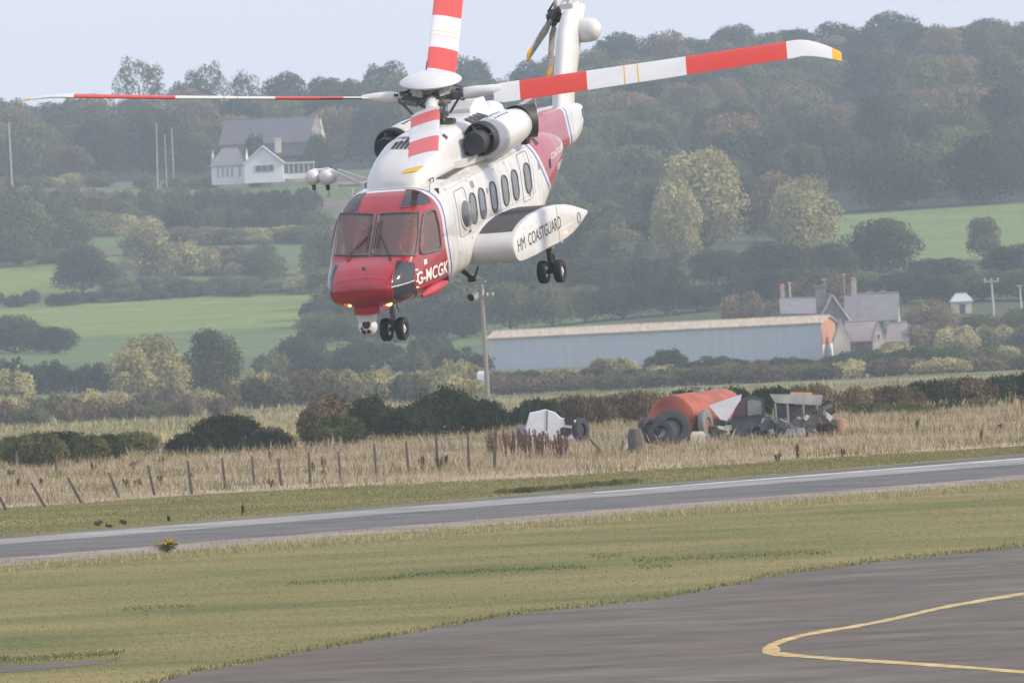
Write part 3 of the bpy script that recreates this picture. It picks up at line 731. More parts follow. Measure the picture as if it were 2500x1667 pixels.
row('small', (380, 515), (720, 530), 6, 1815, 1815, 60, ['mid', 'pale', 'brown', 'pale'], 'small leafy tree in the thicket under the bungalow slope', 'small trees under the bungalow slope', qw=105, jig=14)
row('bush', (330, 600), (720, 610), 6, 1760, 1755, 60, ['pale', 'mid', 'brown', 'pale'], 'bush in the thicket above the green field', 'bushes above the green field', qw=110, jig=10)
row('bush', (0, 395), (260, 390), 4, 1980, 1980, 60, ['mid', 'dark', 'pale'], 'bush at the foot of the left wood', 'bushes at the foot of the left wood', qw=95, jig=8)
row('bush', (300, 405), (500, 400), 3, 1960, 1960, 60, ['mid', 'dark'], 'dark bush between the slim poles and the bungalow', 'bushes by the slim poles', qw=95, jig=8)
row('oak2', (700, 520), (1230, 500), 6, 1660, 1640, 60, ['mid', 'dark', 'dark'], 'hazy tree in the belt of trees behind the helicopter belly', 'tree belt behind the helicopter', qw=150, jig=16)
row('oak', (780, 600), (1150, 600), 4, 1560, 1540, 60, ['dark', 'mid', 'dark'], 'dark hazy tree in the lower belt under the helicopter', 'lower tree belt under the helicopter', qw=150, jig=14)
row('oak2', (1130, 650), (1650, 640), 6, 1440, 1440, 60, ['dark', 'dark', 'mid'], 'dark tree in the row close behind the barn roof', 'trees close behind the barn', qw=150, jig=14)
row('oak', (1240, 520), (1500, 500), 3, 1600, 1600, 60, ['dark', 'mid'], 'hazy tree at the wood edge above the barn', 'trees at the wood edge', qw=150, jig=14)
row('oak2', (1660, 620), (2400, 615), 8, 1440, 1430, 60, ['dark', 'dark', 'mid'], 'dark tree in the belt directly behind the farm', 'tree belt behind the farm', qw=160, jig=14)
row('bush', (2090, 735), (2400, 740), 4, 1290, 1290, 60, ['mid', 'brown', 'pale'], 'bush in the farm hedge beside the parked cars', 'bushes of the farm hedge', qw=110, jig=8)
row('scrub', (1100, 862), (2400, 806), 19, 1030, 1060, 60, ['mid', 'pale', 'mid', 'bracken'], 'low bush in the ragged hedge before barn and farm', 'ragged hedge before the barn', qw=150, jig=9)
row('bush', (1090, 848), (1960, 818), 11, 1090, 1110, 60, ['mid', 'dark', 'pale', 'brown'], 'bush in the taller hedge along the foot of the barn', 'taller hedge along the barn', qw=110, jig=9)
row('scrub', (1980, 800), (2400, 789), 7, 1180, 1190, 60, ['mid', 'pale', 'dark'], 'bush in the hedge screening the parked cars', 'hedge screening the cars', qw=110, jig=4)
row('scrub', (700, 668), (1150, 665), 5, 1530, 1520, 60, ['mid', 'dark'], 'undergrowth bush at the foot of the tree belt', 'undergrowth below the tree belt', qw=160, jig=6)
row('scrub', (560, 800), (1110, 800), 5, 1250, 1250, 60, ['dark', 'mid'], 'dark bush in the hedge at the foot of the slope', 'hedge at the foot of the slope', qw=150, jig=6)
row('bush', (560, 850), (1080, 845), 6, 1000, 990, 60, ['pale', 'bracken', 'mid'], 'tan bush in the scrub behind the gorse mounds', 'tan scrub behind the gorse', qw=130, jig=10)
row('scrub', (-20, 815), (260, 830), 3, 1250, 1250, 60, ['dark'], 'dark hedge bush along the near side of the green field', 'near hedge of the green field', qw=150, jig=6)
row('small', (250, 632), (720, 640), 8, 1726, 1724, 60, ['mid', 'pale', 'dark', 'mid'], 'small tree in the hedge on the upper edge of the green field', 'small trees on the field edge', qw=95, jig=8)
row('small', (-20, 470), (330, 480), 5, 1870, 1860, 60, ['mid', 'pale', 'dark'], 'small tree in the band below the foot of the left wood', 'small trees below the left wood', qw=110, jig=10)
row('round', (690, 712), (1110, 700), 5, 1450, 1430, 60, ['dark', 'mid', 'dark'], 'dark bushy tree in the clump ending the green field', 'clump ending the green field', qw=130, jig=12)
# gorse and bramble nearest the fence
GORSE = [
    ('gorse', 745, 900, 210, 452, 'bracken', 'brown topped gorse mound at the end of the thicket'),
    ('gorse', 850, 905, 180, 452, 'gorse', 'dark brown gorse mound between the brown topped and tallest ones'),
    ('gorse', 1030, 885, 210, 450, 'gorse', 'tallest dark gorse mound below the wooden pole'),
    ('gorse', 1120, 915, 130, 450, 'gorse', 'dark gorse shoulder beside the tallest mound'),
    ('gorse', 940, 925, 170, 448, 'gorse', 'dark gorse mound filling the dip before the tallest one'),
    ('gorse2', 770, 950, 220, 440, 'mid', 'bright green low bush in front of the brown gorse'),
    ('gorse2', 520, 945, 110, 452, 'gorse', 'lone dark gorse bush on the straw meadow'),
    ('gorse2', 620, 975, 150, 446, 'bracken', 'tan bracken patch beside the lone dark gorse'),
]
for k, qx, qt, qw, y, lf, lab in GORSE: plant_q(k, qx, qt, qw, y, lf, lab, 'bush')
row('gorse2', (-10, 992), (340, 985), 6, 430, 436, 50, ['mid', 'gorse', 'mid'], 'dark low gorse bush behind the field gate', 'gorse behind the gate', qw=130)
row('gorse2', (380, 985), (660, 985), 3, 440, 445, 50, ['gorse', 'mid'], 'green gorse bush in the gap beyond the white post', 'gorse in the gap', qw=130)
row('gorse2', (1200, 905), (1500, 895), 4, 470, 480, 50, ['bracken', 'gorse'], 'brown bramble behind the white wreck', 'bramble behind the wreck', qw=150)
row('gorse2', (1560, 880), (1900, 880), 4, 474, 480, 50, ['bracken', 'gorse', 'bracken'], 'brown bramble behind the orange tank', 'bramble behind the tank', qw=150)
row('gorse2', (1930, 885), (2400, 850), 6, 490, 520, 50, ['gorse', 'gorse', 'bracken'], 'dark gorse in the hedge below the farm', 'gorse hedge below the farm', qw=150)
row('gorse2', (1960, 925), (2300, 915), 4, 450, 470, 50, ['gorse', 'mid'], 'low green gorse beside the rusty machinery', 'low gorse by the machinery', qw=140)
# ------------------------------------------------------------------ buildings
M_SLATE = mat('slate', (.205, .192, .202), .6, var=.14, scale=1.2, bump=.2, bscale=5)
M_SLATED = mat('slate_dark', (.125, .110, .130), .65, var=.14, scale=1.2)
M_SLATE2 = mat('slate_purple', (.27, .225, .215), .65, var=.14, scale=1.2)
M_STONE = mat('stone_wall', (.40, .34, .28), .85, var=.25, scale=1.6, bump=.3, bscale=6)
M_SHADESTONE = mat('shaded_stone', (.17, .16, .165), .85, var=.25, scale=1.5)  # darker copy of the wall stone, shade of the unlit walls put into its colour
M_RENDER = mat('white_render', (.74, .75, .76), .8, var=.05, scale=.6)
M_BRICK = mat('brick', (.52, .24, .15), .85, var=.18, scale=2.5)
M_CLAD = mat('blue_grey_cladding', (.46, .51, .55), .6, var=.05, scale=.4, stretch=(6, 6, .3))
M_TINROOF = mat('rusty_tin_roof', (.46, .37, .27), .7, var=.22, scale=.8, stretch=(3, .4, 1))
M_WIN = mat('window_glass', (.055, .065, .08), .15, var=.2, scale=1, spec=.8)
M_FRAME = mat('window_frame', (.72, .72, .72), .6, var=.05)
M_HAYROOF = mat('pale_sheet_roof', (.45, .47, .50), .6, var=.1)
M_CREAM = mat('cream_render', (.62, .54, .42), .85, var=.12, scale=1.0)
def building(name, label, A, B, depth, eave, ridge, mw, mr, gable=None, gbase=None, chimneys=(), windows=(), door=None, hip=0.0, over=.25, ground=None):
    """a gabled block. A, B: the two ends of the wall that faces the viewer; depth goes away from it.
    windows: (offset along A-B, sill, width, height)"""
    A = Vector(A); B = Vector(B); u = (B - A); L = u.length; u = u / L; n = Vector((-u.y, u.x, 0)).normalized(); up = Vector((0, 0, 1))
    root = empty(name, (A + B) / 2, 0)
    A, B = A - root.location, B - root.location
    us = u
    def P(a, d, h): return A + us * a + n * d + up * h
    for d in (0, depth):
        w = MB(); w.add([P(0, d, -1), P(L, d, -1), P(L, d, eave), P(0, d, eave)], [(0, 1, 2, 3)]); w.build('wall', mw, root)
    for a, nm in ((0, 0), (L, 1)):
        g = MB(); gm = gable or mw
        e = 1 if nm else -1
        if gbase:
            g.add([P(a, 0, -1), P(a, depth, -1), P(a, depth, eave * .45), P(a, 0, eave * .45)], [(0, 1, 2, 3)], 1)
            g.add([P(a, 0, eave * .45), P(a, depth, eave * .45), P(a, depth, eave), P(a, depth / 2, ridge), P(a, 0, eave)], [(0, 1, 2, 3, 4)], 0)
            g.build('gable_wall', [gm, gbase], root)
        else:
            g.add([P(a, 0, -1), P(a, depth, -1), P(a, depth, eave), P(a, depth / 2, ridge), P(a, 0, eave)], [(0, 1, 2, 3, 4)])
            g.build('gable_wall', gm, root)
    r = MB(); t = .14; sl = (ridge - eave) / (depth / 2)
    for d0, d1 in ((-over, depth / 2), (depth + over, depth / 2)):
        e0 = eave - over * sl
        vs = [P(-over, d0, e0), P(L + over, d0, e0), P(L + over - hip, d1, ridge), P(-over + hip, d1, ridge)]
        r.add(vs + [v + up * t for v in vs], [(0, 1, 2, 3), (7, 6, 5, 4), (0, 4, 5, 1), (1, 5, 6, 2), (2, 6, 7, 3), (3, 7, 4, 0)])
    roof = r.build('roof', mr, root)
    rc = MB(); rc.tube([P(-over + hip, depth / 2, ridge + t), P(L + over - hip, depth / 2, ridge + t)], .12, 6); rc.build('ridge_tiles', mr, roof)
    for (a, d, ww, h0, h1, cm) in chimneys:
        c = MB(); c.box(P(a, d, (h0 + h1) / 2), (ww, ww * .8, h1 - h0)); c.box(P(a, d, h1 + .08), (ww * 1.2, ww, .18))
        ch = c.build('chimney', cm, roof)
        pt = MB()
        for k in (-.22, .22): pt.lathe([(.11, 0), (.13, .3), (.1, .42)], P(a + k * ww, d, h1 + .15), (0, 0, 1), 8)
        pt.build('chimney_pot', M_BRICK, ch)
    for (a, s, ww, hh) in windows:
        f = MB(); q = -.05
        for (x0, x1, z0, z1) in ((a, a + ww, s, s + .09), (a, a + ww, s + hh - .09, s + hh), (a, a + .09, s + .09, s + hh - .09), (a + ww - .09, a + ww, s + .09, s + hh - .09), (a + ww / 2 - .04, a + ww / 2 + .04, s + .09, s + hh - .09)):
            vs = [P(x0, q, z0), P(x1, q, z0), P(x1, q, z1), P(x0, q, z1)]; vs += [v + n * .1 for v in vs]
            f.add(vs, [(0, 1, 2, 3), (7, 6, 5, 4), (0, 4, 5, 1), (1, 5, 6, 2), (2, 6, 7, 3), (3, 7, 4, 0)])
        wo_ = f.build('window', M_FRAME, root)
        pm = MB(); pm.add([P(a + .03, -.012, s + .03), P(a + ww - .03, -.012, s + .03), P(a + ww - .03, -.012, s + hh - .03), P(a + .03, -.012, s + hh - .03)], [(0, 1, 2, 3)]); pm.build('pane', M_WIN, wo_)
    if door:
        a, ww, hh, dm = door
        d_ = MB(); vs = [P(a, -.06, -.2), P(a + ww, -.06, -.2), P(a + ww, -.06, hh), P(a, -.06, hh)]; vs += [v + n * .1 for v in vs]
        d_.add(vs, [(0, 1, 2, 3), (7, 6, 5, 4), (0, 4, 5, 1), (1, 5, 6, 2), (2, 6, 7, 3), (3, 7, 4, 0)]); d_.build('door', dm, root)
    tag(root, label, 'building'); return root, P, n, us
def gp(qx, qy, y): p = atq(qx, qy, y); return p
# long barn, sloping with the ground
bA = atq(1124, 868, 1306); bB = atq(1889, 832, 1297)
building('barn', 'long low barn with blue grey wall and sunlit rusty roof', bA, bB, 8.0, atq(1889, 742, 1297).z - bB.z, atq(1889, 742, 1297).z - bB.z + .7, M_CLAD, M_TINROOF, gable=M_BRICK, gbase=M_RENDER,
         windows=())
# a block whose gable end faces the viewer
def gable_block(name, label, A, B, eave, ridge, depth, mw, mr, cat='building', over=.3, barge=None, chimneys=(), windows=(), down=1.0):
    A = Vector(A); B = Vector(B); gw = B.x - A.x; root = empty(name, ((A.x + B.x) / 2, A.y, A.z))
    def p_(a, d, h): return Vector((-gw / 2 + a, d, h))
    m1 = MB(); m1.add([p_(0, 0, -down), p_(gw, 0, -down), p_(gw, 0, eave), p_(gw / 2, 0, ridge), p_(0, 0, eave)], [(0, 1, 2, 3, 4)]); m1.build('gable_wall', mw, root)
    for a in (0, gw):
        m1 = MB(); m1.add([p_(a, 0, -down), p_(a, depth, -down), p_(a, depth, eave), p_(a, 0, eave)], [(0, 1, 2, 3)]); m1.build('wall', mw, root)
    rf = MB(); zz = eave - over * (ridge - eave) / (gw / 2)
    for o0 in (-over, gw + over):
        vs_ = [p_(o0, -over, zz), p_(gw / 2, -over, ridge), p_(gw / 2, depth, ridge), p_(o0, depth, zz)]
        rf.add(vs_ + [v + Vector((0, 0, .15)) for v in vs_], [(0, 1, 2, 3), (7, 6, 5, 4), (0, 4, 5, 1), (1, 5, 6, 2), (2, 6, 7, 3), (3, 7, 4, 0)])
    roof_ = rf.build('roof', mr, root)
    if barge:
        bb = MB()
        for s_ in (-1, 1): bb.tube([p_(gw / 2, -over - .06, ridge + .05), p_(gw / 2 + s_ * (gw / 2 + over), -over - .06, zz + .05)], .1, 4)
        bb.build('bargeboard', barge, roof_)
    for (a, d, ww, h0, h1, cm) in chimneys:
        c = MB(); c.box(p_(a, d, (h0 + h1) / 2), (ww, ww * .8, h1 - h0)); c.box(p_(a, d, h1 + .08), (ww * 1.2, ww, .18)); c.build('chimney', cm, roof_)
    for (a, z0, ww, hh, np_) in windows:
        wf = MB(); wf.box(p_(a + ww / 2, -.03, z0 + hh / 2), (ww + .2, .08, hh + .2)); win_ = wf.build('window', M_FRAME, root)
        for k in range(np_):
            pw = MB(); w1 = ww / np_; pw.box(p_(a + w1 * (k + .5), -.08, z0 + hh / 2), (w1 - .1, .06, hh - .06)); pw.build('pane', M_WIN, win_)
    tag(root, label, cat); return root
# stone outbuildings in front of the farmhouse
yb = 1292.0
A_ = at(2038, 872, yb); gable_block('outbuilding', 'cream stone outbuilding with pointed gable against the brick barn gable', A_, at(2077, 872, yb), 2.0, at(2056, 781, yb).z - A_.z, 5.0, M_CREAM, M_SLATE2, over=.1)
yb = 1297.0
A_ = at(2066, 852, yb); B_ = at(2140, 848, yb - .2); e_ = at(2140, 833, yb).z - B_.z
building('outbuilding', 'low purple slate roofed outbuilding in shadow before the farmhouse', A_, B_, 5.0, e_ + .1, at(2140, 786, yb).z - B_.z, M_SHADESTONE, M_SLATE2, door=(1.2, .9, .8, M_WIN), over=.12)
yb = 1291.0
A_ = at(2133, 852, yb); gable_block('outbuilding', 'narrow stone gabled outbuilding with dark door opening in the farmyard', A_, at(2160, 852, yb), 1.4, at(2145, 784, yb).z - A_.z, 5.0, M_CREAM, M_SLATE2, over=.1, windows=((.45, 1.1, .35, .6, 1),))
yb = 1293.0
A_ = at(2162, 852, yb); B_ = at(2219, 848, yb - .3)
building('outbuilding', 'pink grey roofed stone lean-to below the farmhouse gable', A_, B_, 5.0, at(2219, 834, yb).z - B_.z + .1, at(2190, 791, yb).z - B_.z, M_CREAM, M_SLATE2, gable=M_CREAM, over=.12, hip=.4)
# farmhouse: main range and cross wing
yb = 1316.0
A_ = at(2066, 860, yb); B_ = at(2194, 855, yb - .6); ez_ = at(2194, 780, yb).z - B_.z; rz_ = at(2194, 717, yb).z - B_.z
building('farmhouse', 'slate roofed stone farmhouse with tall chimney and sunlit gable', A_, B_, 6.0, ez_, rz_, M_SHADESTONE, M_SLATE, gable=M_STONE, over=.15,
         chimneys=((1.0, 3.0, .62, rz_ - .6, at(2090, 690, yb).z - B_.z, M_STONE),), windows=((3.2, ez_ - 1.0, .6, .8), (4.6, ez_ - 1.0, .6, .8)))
yb = 1310.0
A_ = at(1995, 862, yb); B_ = at(2082, 862, yb)
gable_block('farmhouse_wing', 'dark shaded gable wing of the farmhouse with broad chimney', A_, B_, at(2082, 790, yb).z - A_.z, at(2036, 722, yb).z - A_.z, 8.0, M_SHADESTONE, M_SLATE, over=.2, barge=M_STONE, chimneys=((.8, 3.0, 1.2, 4.0, at(2025, 700, yb).z - A_.z, M_SHADESTONE),), windows=((1.4, 3.2, .6, .8, 1),))
yb = 1326.0
A_ = at(1912, 860, yb); B_ = at(2010, 858, yb)
building('cottage', 'grey slate roofed cottage range seen over the barn', A_, B_, 6.0, at(2010, 765, yb).z - B_.z, at(2010, 730, yb).z - B_.z, M_SHADESTONE, M_SLATE, over=.15, chimneys=((.3, 3.0, .5, 3.5, at(1930, 705, yb).z - A_.z, M_STONE),))
# pale shed under the trees
sg = ground_at(2350, 790, 1320, 1560); ys_ = 1400.0
A_ = at(2325, 752, ys_); B_ = at(2372, 750, ys_)
building('shed', 'small pale hip roofed shed under the dark trees', A_ - Vector((0, 0, 1.2)), B_ - Vector((0, 0, 1.2)), 3.0, 2.0, 2.75, M_CREAM, M_HAYROOF, door=(.9, .7, 1.6, M_WIN), hip=.7)

# white bungalow and the slate house behind it, on the slope
def wp(zx, zy, y): return at(480 + zx * .136, 250 + zy * .136, y)
A_ = wp(270, 1385, 1931); B_ = wp(880, 1355, 1930.4)
building('bungalow_wing', 'white rendered wing with grey hipped roof and tall dark windows', A_, B_, 6.0, 2.3, wp(800, 820, 1931).z - B_.z, M_RENDER, M_SLATE, hip=1.9,
         windows=((.9, .2, .5, 1.8), (1.7, .2, .5, 1.8), (2.5, .2, .5, 1.8), (3.3, .2, .5, 1.8), (4.6, .2, .5, 1.8)))
gA = wp(860, 1350, 1924); gB = wp(1560, 1330, 1924); gw_ = gB.x - gA.x; rh_ = wp(1220, 790, 1924).z - gA.z
gable_block('bungalow', 'white gable fronted bungalow with wide dark window', gA, gB, wp(870, 1100, 1924).z - gA.z, rh_, 8.0, M_RENDER, M_SLATE, 'house', .3, M_FRAME, ((gw_ * .88, 4, 1.1, rh_ - 1.2, rh_ + 1.2, M_CREAM),), ((gw_ * .28, .85, gw_ * .48, 1.1, 3),))
# glazed flat-roofed sun room
sA = wp(1570, 1340, 1928); sB = wp(2110, 1325, 1928)
root = empty('sun_room', (sA + sB) / 2); sw = (sB - sA).length; sh = 2.25
mb = MB(); mb.box((0, 2, sh + .1), (sw + .3, 4.4, .2)); mb.build('roof', M_FRAME, root)
mb = MB(); mb.box((0, 4, sh / 2 - .4), (sw, .2, sh + .8)); mb.build('back_wall', M_RENDER, root)
mb = MB(); mb.box((0, 0.05, .1), (sw, .15, .9)); mb.build('sill_wall', M_RENDER, root)
for k in range(7):
    mb = MB(); mb.box((-sw / 2 + sw * k / 6, 0, sh / 2 + .28), (.12, .12, sh - .56)); mb.build('mullion', M_FRAME, root)
for k in range(6):
    mb = MB(); mb.box((-sw / 2 + sw * (k + .5) / 6, .03, 1.37), (sw / 6 - .14, .03, 1.58)); mb.build('pane', M_WIN, root)
tag(root, 'white framed glazed sun room joined to the bungalow', 'house')
A_ = wp(420, 900, 1982); B_ = wp(2170, 830, 1979)
building('slate_house', 'long purple slate roofed house behind the bungalow', A_, B_, 8.0, wp(2170, 690, 1980).z - B_.z, wp(2100, 265, 1980).z - B_.z, M_SHADESTONE, M_SLATED, gable=M_CREAM, over=.2, hip=.6)
A_ = wp(2090, 830, 1974); gable_block('gabled_porch', 'pale pointed gable at the end of the slate house', A_, wp(2260, 830, 1974), wp(2170, 470, 1974).z - A_.z, wp(2170, 215, 1974).z - A_.z, 4.0, M_CREAM, M_SLATE2, over=.08)
plant('bush', (wp(1080, 800, 1955).x, 1955, tz(wp(1080, 800, 1955).x, 1955)), (1.0, 1.0, (wp(1080, 470, 1955).z - tz(wp(1080, 800, 1955).x, 1955)) / 3.1), 'dark', 'dark evergreen bush between the bungalow and slate house', 'bush')

# ------------------------------------------------------------------ poles
M_WOODP = mat('weathered_pole', (.26, .22, .18), .9, var=.25, scale=3, stretch=(6, 6, .4))
M_RUST = mat('rust', (.22, .09, .05), .85, var=.35, scale=4)
M_POLEP = mat('pale_pole', (.48, .44, .36), .85, var=.2, scale=2)
def pole(label, base, top, r, arm=None, mt=None, ins=True, armoff=0.0):
    base = Vector(base); top = Vector(top); root = empty('utility_pole', base)
    h = top - base; mb = MB(); mb.tube([(0, 0, -.3), h * .5, h], [r * 1.15, r, r * .8], 8); mb.build('pole', mt or M_WOODP, root, True)
    if arm:
        a = MB(); c = h * .985; a.box(c + Vector((armoff, -.12, 0)), (arm, .12, .14)); ar = a.build('crossarm', M_RUST if mt is None else mt, root)
        if ins:
            for k in (-.42, 0, .42):
                i = MB(); i.lathe([(.03, 0), (.03, .1), (.09, .14), (.08, .26), (.03, .3)], c + Vector((armoff + k * arm, -.12, .07)), (0, 0, 1), 8); i.build('insulator', M_FRAME, ar)
    tag(root, label, 'pole'); return root
pb = at(1191, 968, 952); pb.z = min(pb.z, tz(pb.x, pb.y))
pole('weathered wooden utility pole with short rusty crossarm behind the gorse', pb, at(1177, 722, 952), .19, 1.1, armoff=.45)
for (bx, by, tx, ty, y, lab, arm, r) in (
    (27, 402, 20, 280, 1940, 'pale slim pole at the end of the left wood', None, .13),
    (361, 402, 359, 282, 1960, 'slim pole standing in the wood left of the slate house', None, .10),
    (382, 402, 378, 310, 1930, 'short slim pole next to the slim pole in the wood', None, .08),
    (396, 335, 394, 294, 1990, 'stub of a pole seen between the two slim poles', None, .10),
    (1818, 700, 1813, 648, 1340, 'white topped pole on the farm roof line', .5, .13),
    (1895, 700, 1893, 640, 1325, 'thin mast beside the dark farm chimney', .5, .05),
    (1942, 735, 1938, 628, 1320, 'thin aerial mast in front of the farmhouse chimney', .4, .05),
    (2283, 714, 2277, 645, 1380, 'forked pale utility pole in front of the dark trees', 1.9, .14),
    (2346, 690, 2342, 655, 1380, 'pale utility pole past the forked one', .8, .13)):
    b_ = atq(bx, by, y); g_ = tz(b_.x, y)
    if b_.z > g_: b_ = Vector((b_.x, b_.y, g_))
    pole(lab, b_, atq(tx, ty, y), r, arm, M_POLEP, ins=(arm or 0) > 1)

# ------------------------------------------------------------------ fences
M_POST = mat('fence_post', (.105, .090, .072), .95, var=.35, scale=5, stretch=(8, 8, .6))
M_WIRE = mat('fence_wire', (.16, .15, .14), .5, metal=.6)
POSTS = [((0, 1214), (16, 1247)), ((76, 1178), (112, 1240)), ((166, 1166), (199, 1227)), ((266, 1153), (290, 1213)), ((361, 1135), (377, 1208)), ((458, 1124), (468, 1205)), ((542, 1119), (551, 1192)),
         ((615, 1113), (621, 1182)), ((679, 1119), (687, 1184)), ((753, 1102), (758, 1188)), ((826, 1102), (832, 1172)), ((913, 1084), (919, 1166)), ((991, 1077), (998, 1152)), ((1064, 1066), (1070, 1146)), ((1142, 1057), (1145, 1150)), ((1211, 1045), (1207, 1140))]
fence = empty('post_and_wire_fence', G(*POSTS[4][1]))
fl = fence.location
pr = random.Random(4); tops = []
for (t_, b_) in [((-95, 1230), (-60, 1262))] + POSTS:
    g = G(*b_); d = at(t_[0], t_[1], g.y); ax = d - g; L = ax.length
    mb = MB(); q = ax.to_track_quat('Z', 'Y').to_matrix()
    w = pr.uniform(.085, .12); k = pr.uniform(.8, 1)
    mb.loft([[g - fl - ax * .15 + q @ Vector((sx * w * .5, sy * w * .5, 0)) for sx, sy in ((-1, -.7), (-.7, -1), (.7, -1), (1, -.7), (1, .7), (.7, 1), (-.7, 1), (-1, .7))],
             [g - fl + ax * .5 + q @ Vector((sx * w * .47, sy * w * .47, 0)) for sx, sy in ((-1, -.7), (-.7, -1), (.7, -1), (1, -.7), (1, .7), (.7, 1), (-.7, 1), (-1, .7))],
             [g - fl + ax + q @ Vector((sx * w * .42 * k, sy * w * .42 * k, pr.uniform(-.015, .015))) for sx, sy in ((-1, -.7), (-.7, -1), (.7, -1), (1, -.7), (1, .7), (.7, 1), (-.7, 1), (-1, .7))]])
    mb.build('post', M_POST, fence, True, angle=30); tops.append((g, ax))
for fr in (.92, .62):
    pts = []
    for i, (g, ax) in enumerate(tops):
        p = g + ax * fr - fl; p = p + Vector((0, -.06, 0))
        if i: pts.append(pts[-1].lerp(p, .5) - Vector((0, 0, .05)))
        pts.append(p)
    mb = MB(); mb.tube(pts, .006, 5); mb.build('wire', M_WIRE, fence)
tag(fence, 'leaning wooden post and wire fence in the straw grass', 'fence')
# far fence with gate rail
def zq5(x, y): return (x * .3614, 900 + y * .3614)
fence2 = empty('field_fence', G(*zq5(540, 600)))
fl2 = fence2.location
for (a, b_) in (((108, 560), (118, 690)), ((380, 580), (380, 700)), ((540, 535), (555, 610)), ((633, 545), (642, 620)), ((1136, 515), (1138, 560)), ((1250, 515), (1252, 560)), ((1395, 505), (1398, 560)), ((1915, 480), (1920, 540)), ((2140, 420), (2145, 500))):
    g = G(*zq5(*b_)); t_ = at(*zq5(*a), g.y); mb = MB(); mb.tube([g - fl2 - Vector((0, 0, .2)), (g + t_) / 2 - fl2, t_ - fl2], [.06, .055, .05], 7); mb.build('post', M_POST, fence2, True)
tag(fence2, 'sparse weathered posts of the far field fence behind the straw grass', 'fence')
M_PALEWOOD = mat('pale_rail', (.50, .47, .42), .8, var=.15, scale=3)
gate = empty('field_gate', G(*zq5(550, 605)))
gl = gate.location; yy = gl.y - .25
for (a, b_) in (((408, 537), (532, 552)), ((562, 572), (842, 546))):
    p0, p1 = at(*zq5(*a), yy), at(*zq5(*b_), yy)
    mb = MB(); mb.tube([p0 - gl, p1 - gl], .05, 6); mb.build('rail', M_PALEWOOD, gate)
for x_ in (420, 538, 570, 700, 836):
    g = G(*zq5(x_, 605)); t_ = at(*zq5(x_, 548 if x_ > 550 else 540), yy); mb = MB(); mb.tube([Vector((t_.x, yy, -.1)) - gl, Vector((t_.x, yy, t_.z)) - gl], .04, 6); mb.build('stake', M_PALEWOOD, gate)
tag(gate, 'pale wooden gate rails in front of the low gorse', 'gate')
mb = MB(); g = G(*zq5(1075, 545)); t_ = at(*zq5(1068, 468), g.y); mb.tube([(0, 0, -.2), (t_ - g) * .5, t_ - g], [.07, .075, .06], 8)
o = mb.build('marker_post', M_PALEWOOD, None, True, g); tag(o, 'single white marker post past the gate rails', 'post')
# stump and broken stakes near the wreck
def z3(x, y): return (1150 + x * .3401, 640 + y * .3401)
def stake(name, a, b_, r, m_, lab, cat):
    g = G(*z3(*b_)); t_ = at(*z3(*a), g.y); ax = t_ - g
    mb = MB(); mb.tube([-ax * .1, ax * .3 + Vector((.03, 0, 0)), ax * .7, ax], [r * 1.2, r * 1.1, r, r * .7], 9)
    o = mb.build(name, m_, None, True, g); tag(o, lab, cat); return o
stake('tree_stump', (1175, 1195), (1190, 1365), .30, M_POST, 'thick dark rotten stump before the orange tank', 'stump')
stake('broken_stake', (1148, 1215), (1095, 1360), .06, M_PALEWOOD, 'pale leaning stake against the dark stump', 'stake')
stake('broken_stake', (1092, 1282), (1082, 1350), .05, M_POST, 'short dark stake left of the dark stump', 'stake')
stake('broken_stake', (848, 1262), (935, 1368), .05, M_POST, 'fallen stake slanting beside the brown dock stems', 'stake')
stake('broken_stake', (620, 1255), (650, 1400), .05, M_POST, 'thin stake standing among the brown dock stems', 'stake')

# ------------------------------------------------------------------ wrecks in the grass
M_WPAINT = mat('chalky_white_paint', (.70, .72, .76), .5, var=.08, scale=2)
M_PALEGREY = mat('dirty_pale_board', (.42, .41, .38), .8, var=.35, scale=1.5)
M_BLACK = mat('black_rubber', (.022, .023, .027), .75, var=.25, scale=8)
M_ORANGE = mat('orange_tank_paint', (.33, .075, .034), .6, var=.4, scale=1.5, detail=7)
M_DGREEN = mat('dark_green_paint', (.060, .075, .075), .6, var=.3, scale=2)
M_GREYM = mat('dull_grey_metal', (.23, .23, .22), .6, metal=.3, var=.3, scale=2)
def tyre(mb, c, ax, R, w, mi=0, n=28):
    prof = [(R * .52, -w * .42), (R * .80, -w * .5), (R * .95, -w * .42), (R, -w * .22), (R, w * .22), (R * .95, w * .42), (R * .80, w * .5), (R * .52, w * .42), (R * .52, -w * .42)]
    mb.lathe(prof, c, ax, n, mi, caps=False); return mb
# tilted white cab
wy = G(*z3(560, 1300)).y
wc = G(*z3(540, 1285)); root = empty('derelict_van', wc)
def wv(zx, zy, d): return at(*z3(zx, zy), wy + d) - wc
out = [(365, 1275), (395, 1175), (420, 1080), (535, 1055), (600, 1075), (645, 1115), (755, 1135), (770, 1180), (745, 1270), (560, 1290)]
mb = MB(); fr = [wv(x_, y_, 0) for x_, y_ in out]; bk = [wv(x_, y_, 1.7) for x_, y_ in out]; n_ = len(out)
cin = sum(fr, Vector()) / n_
mb.loft([[cin + (p - cin) * .95 - Vector((0, .05, 0)) for p in fr], fr, bk]); mb.build('body', M_WPAINT, root, True, angle=25)
def pan(name, pts, m_, th=.03, off=-.07):
    b = MB(); f0 = [wv(x_, y_, off) for x_, y_ in pts]; f1 = [wv(x_, y_, off + th + .06) for x_, y_ in pts]; b.loft([f0, f1]); return b.build(name, m_, root)
pan('window', [(668, 1122), (690, 1112), (735, 1128), (742, 1150), (728, 1172), (675, 1168)], M_BLACK)
pan('window', [(640, 1190), (665, 1182), (720, 1192), (722, 1230), (700, 1248), (640, 1240)], M_BLACK)
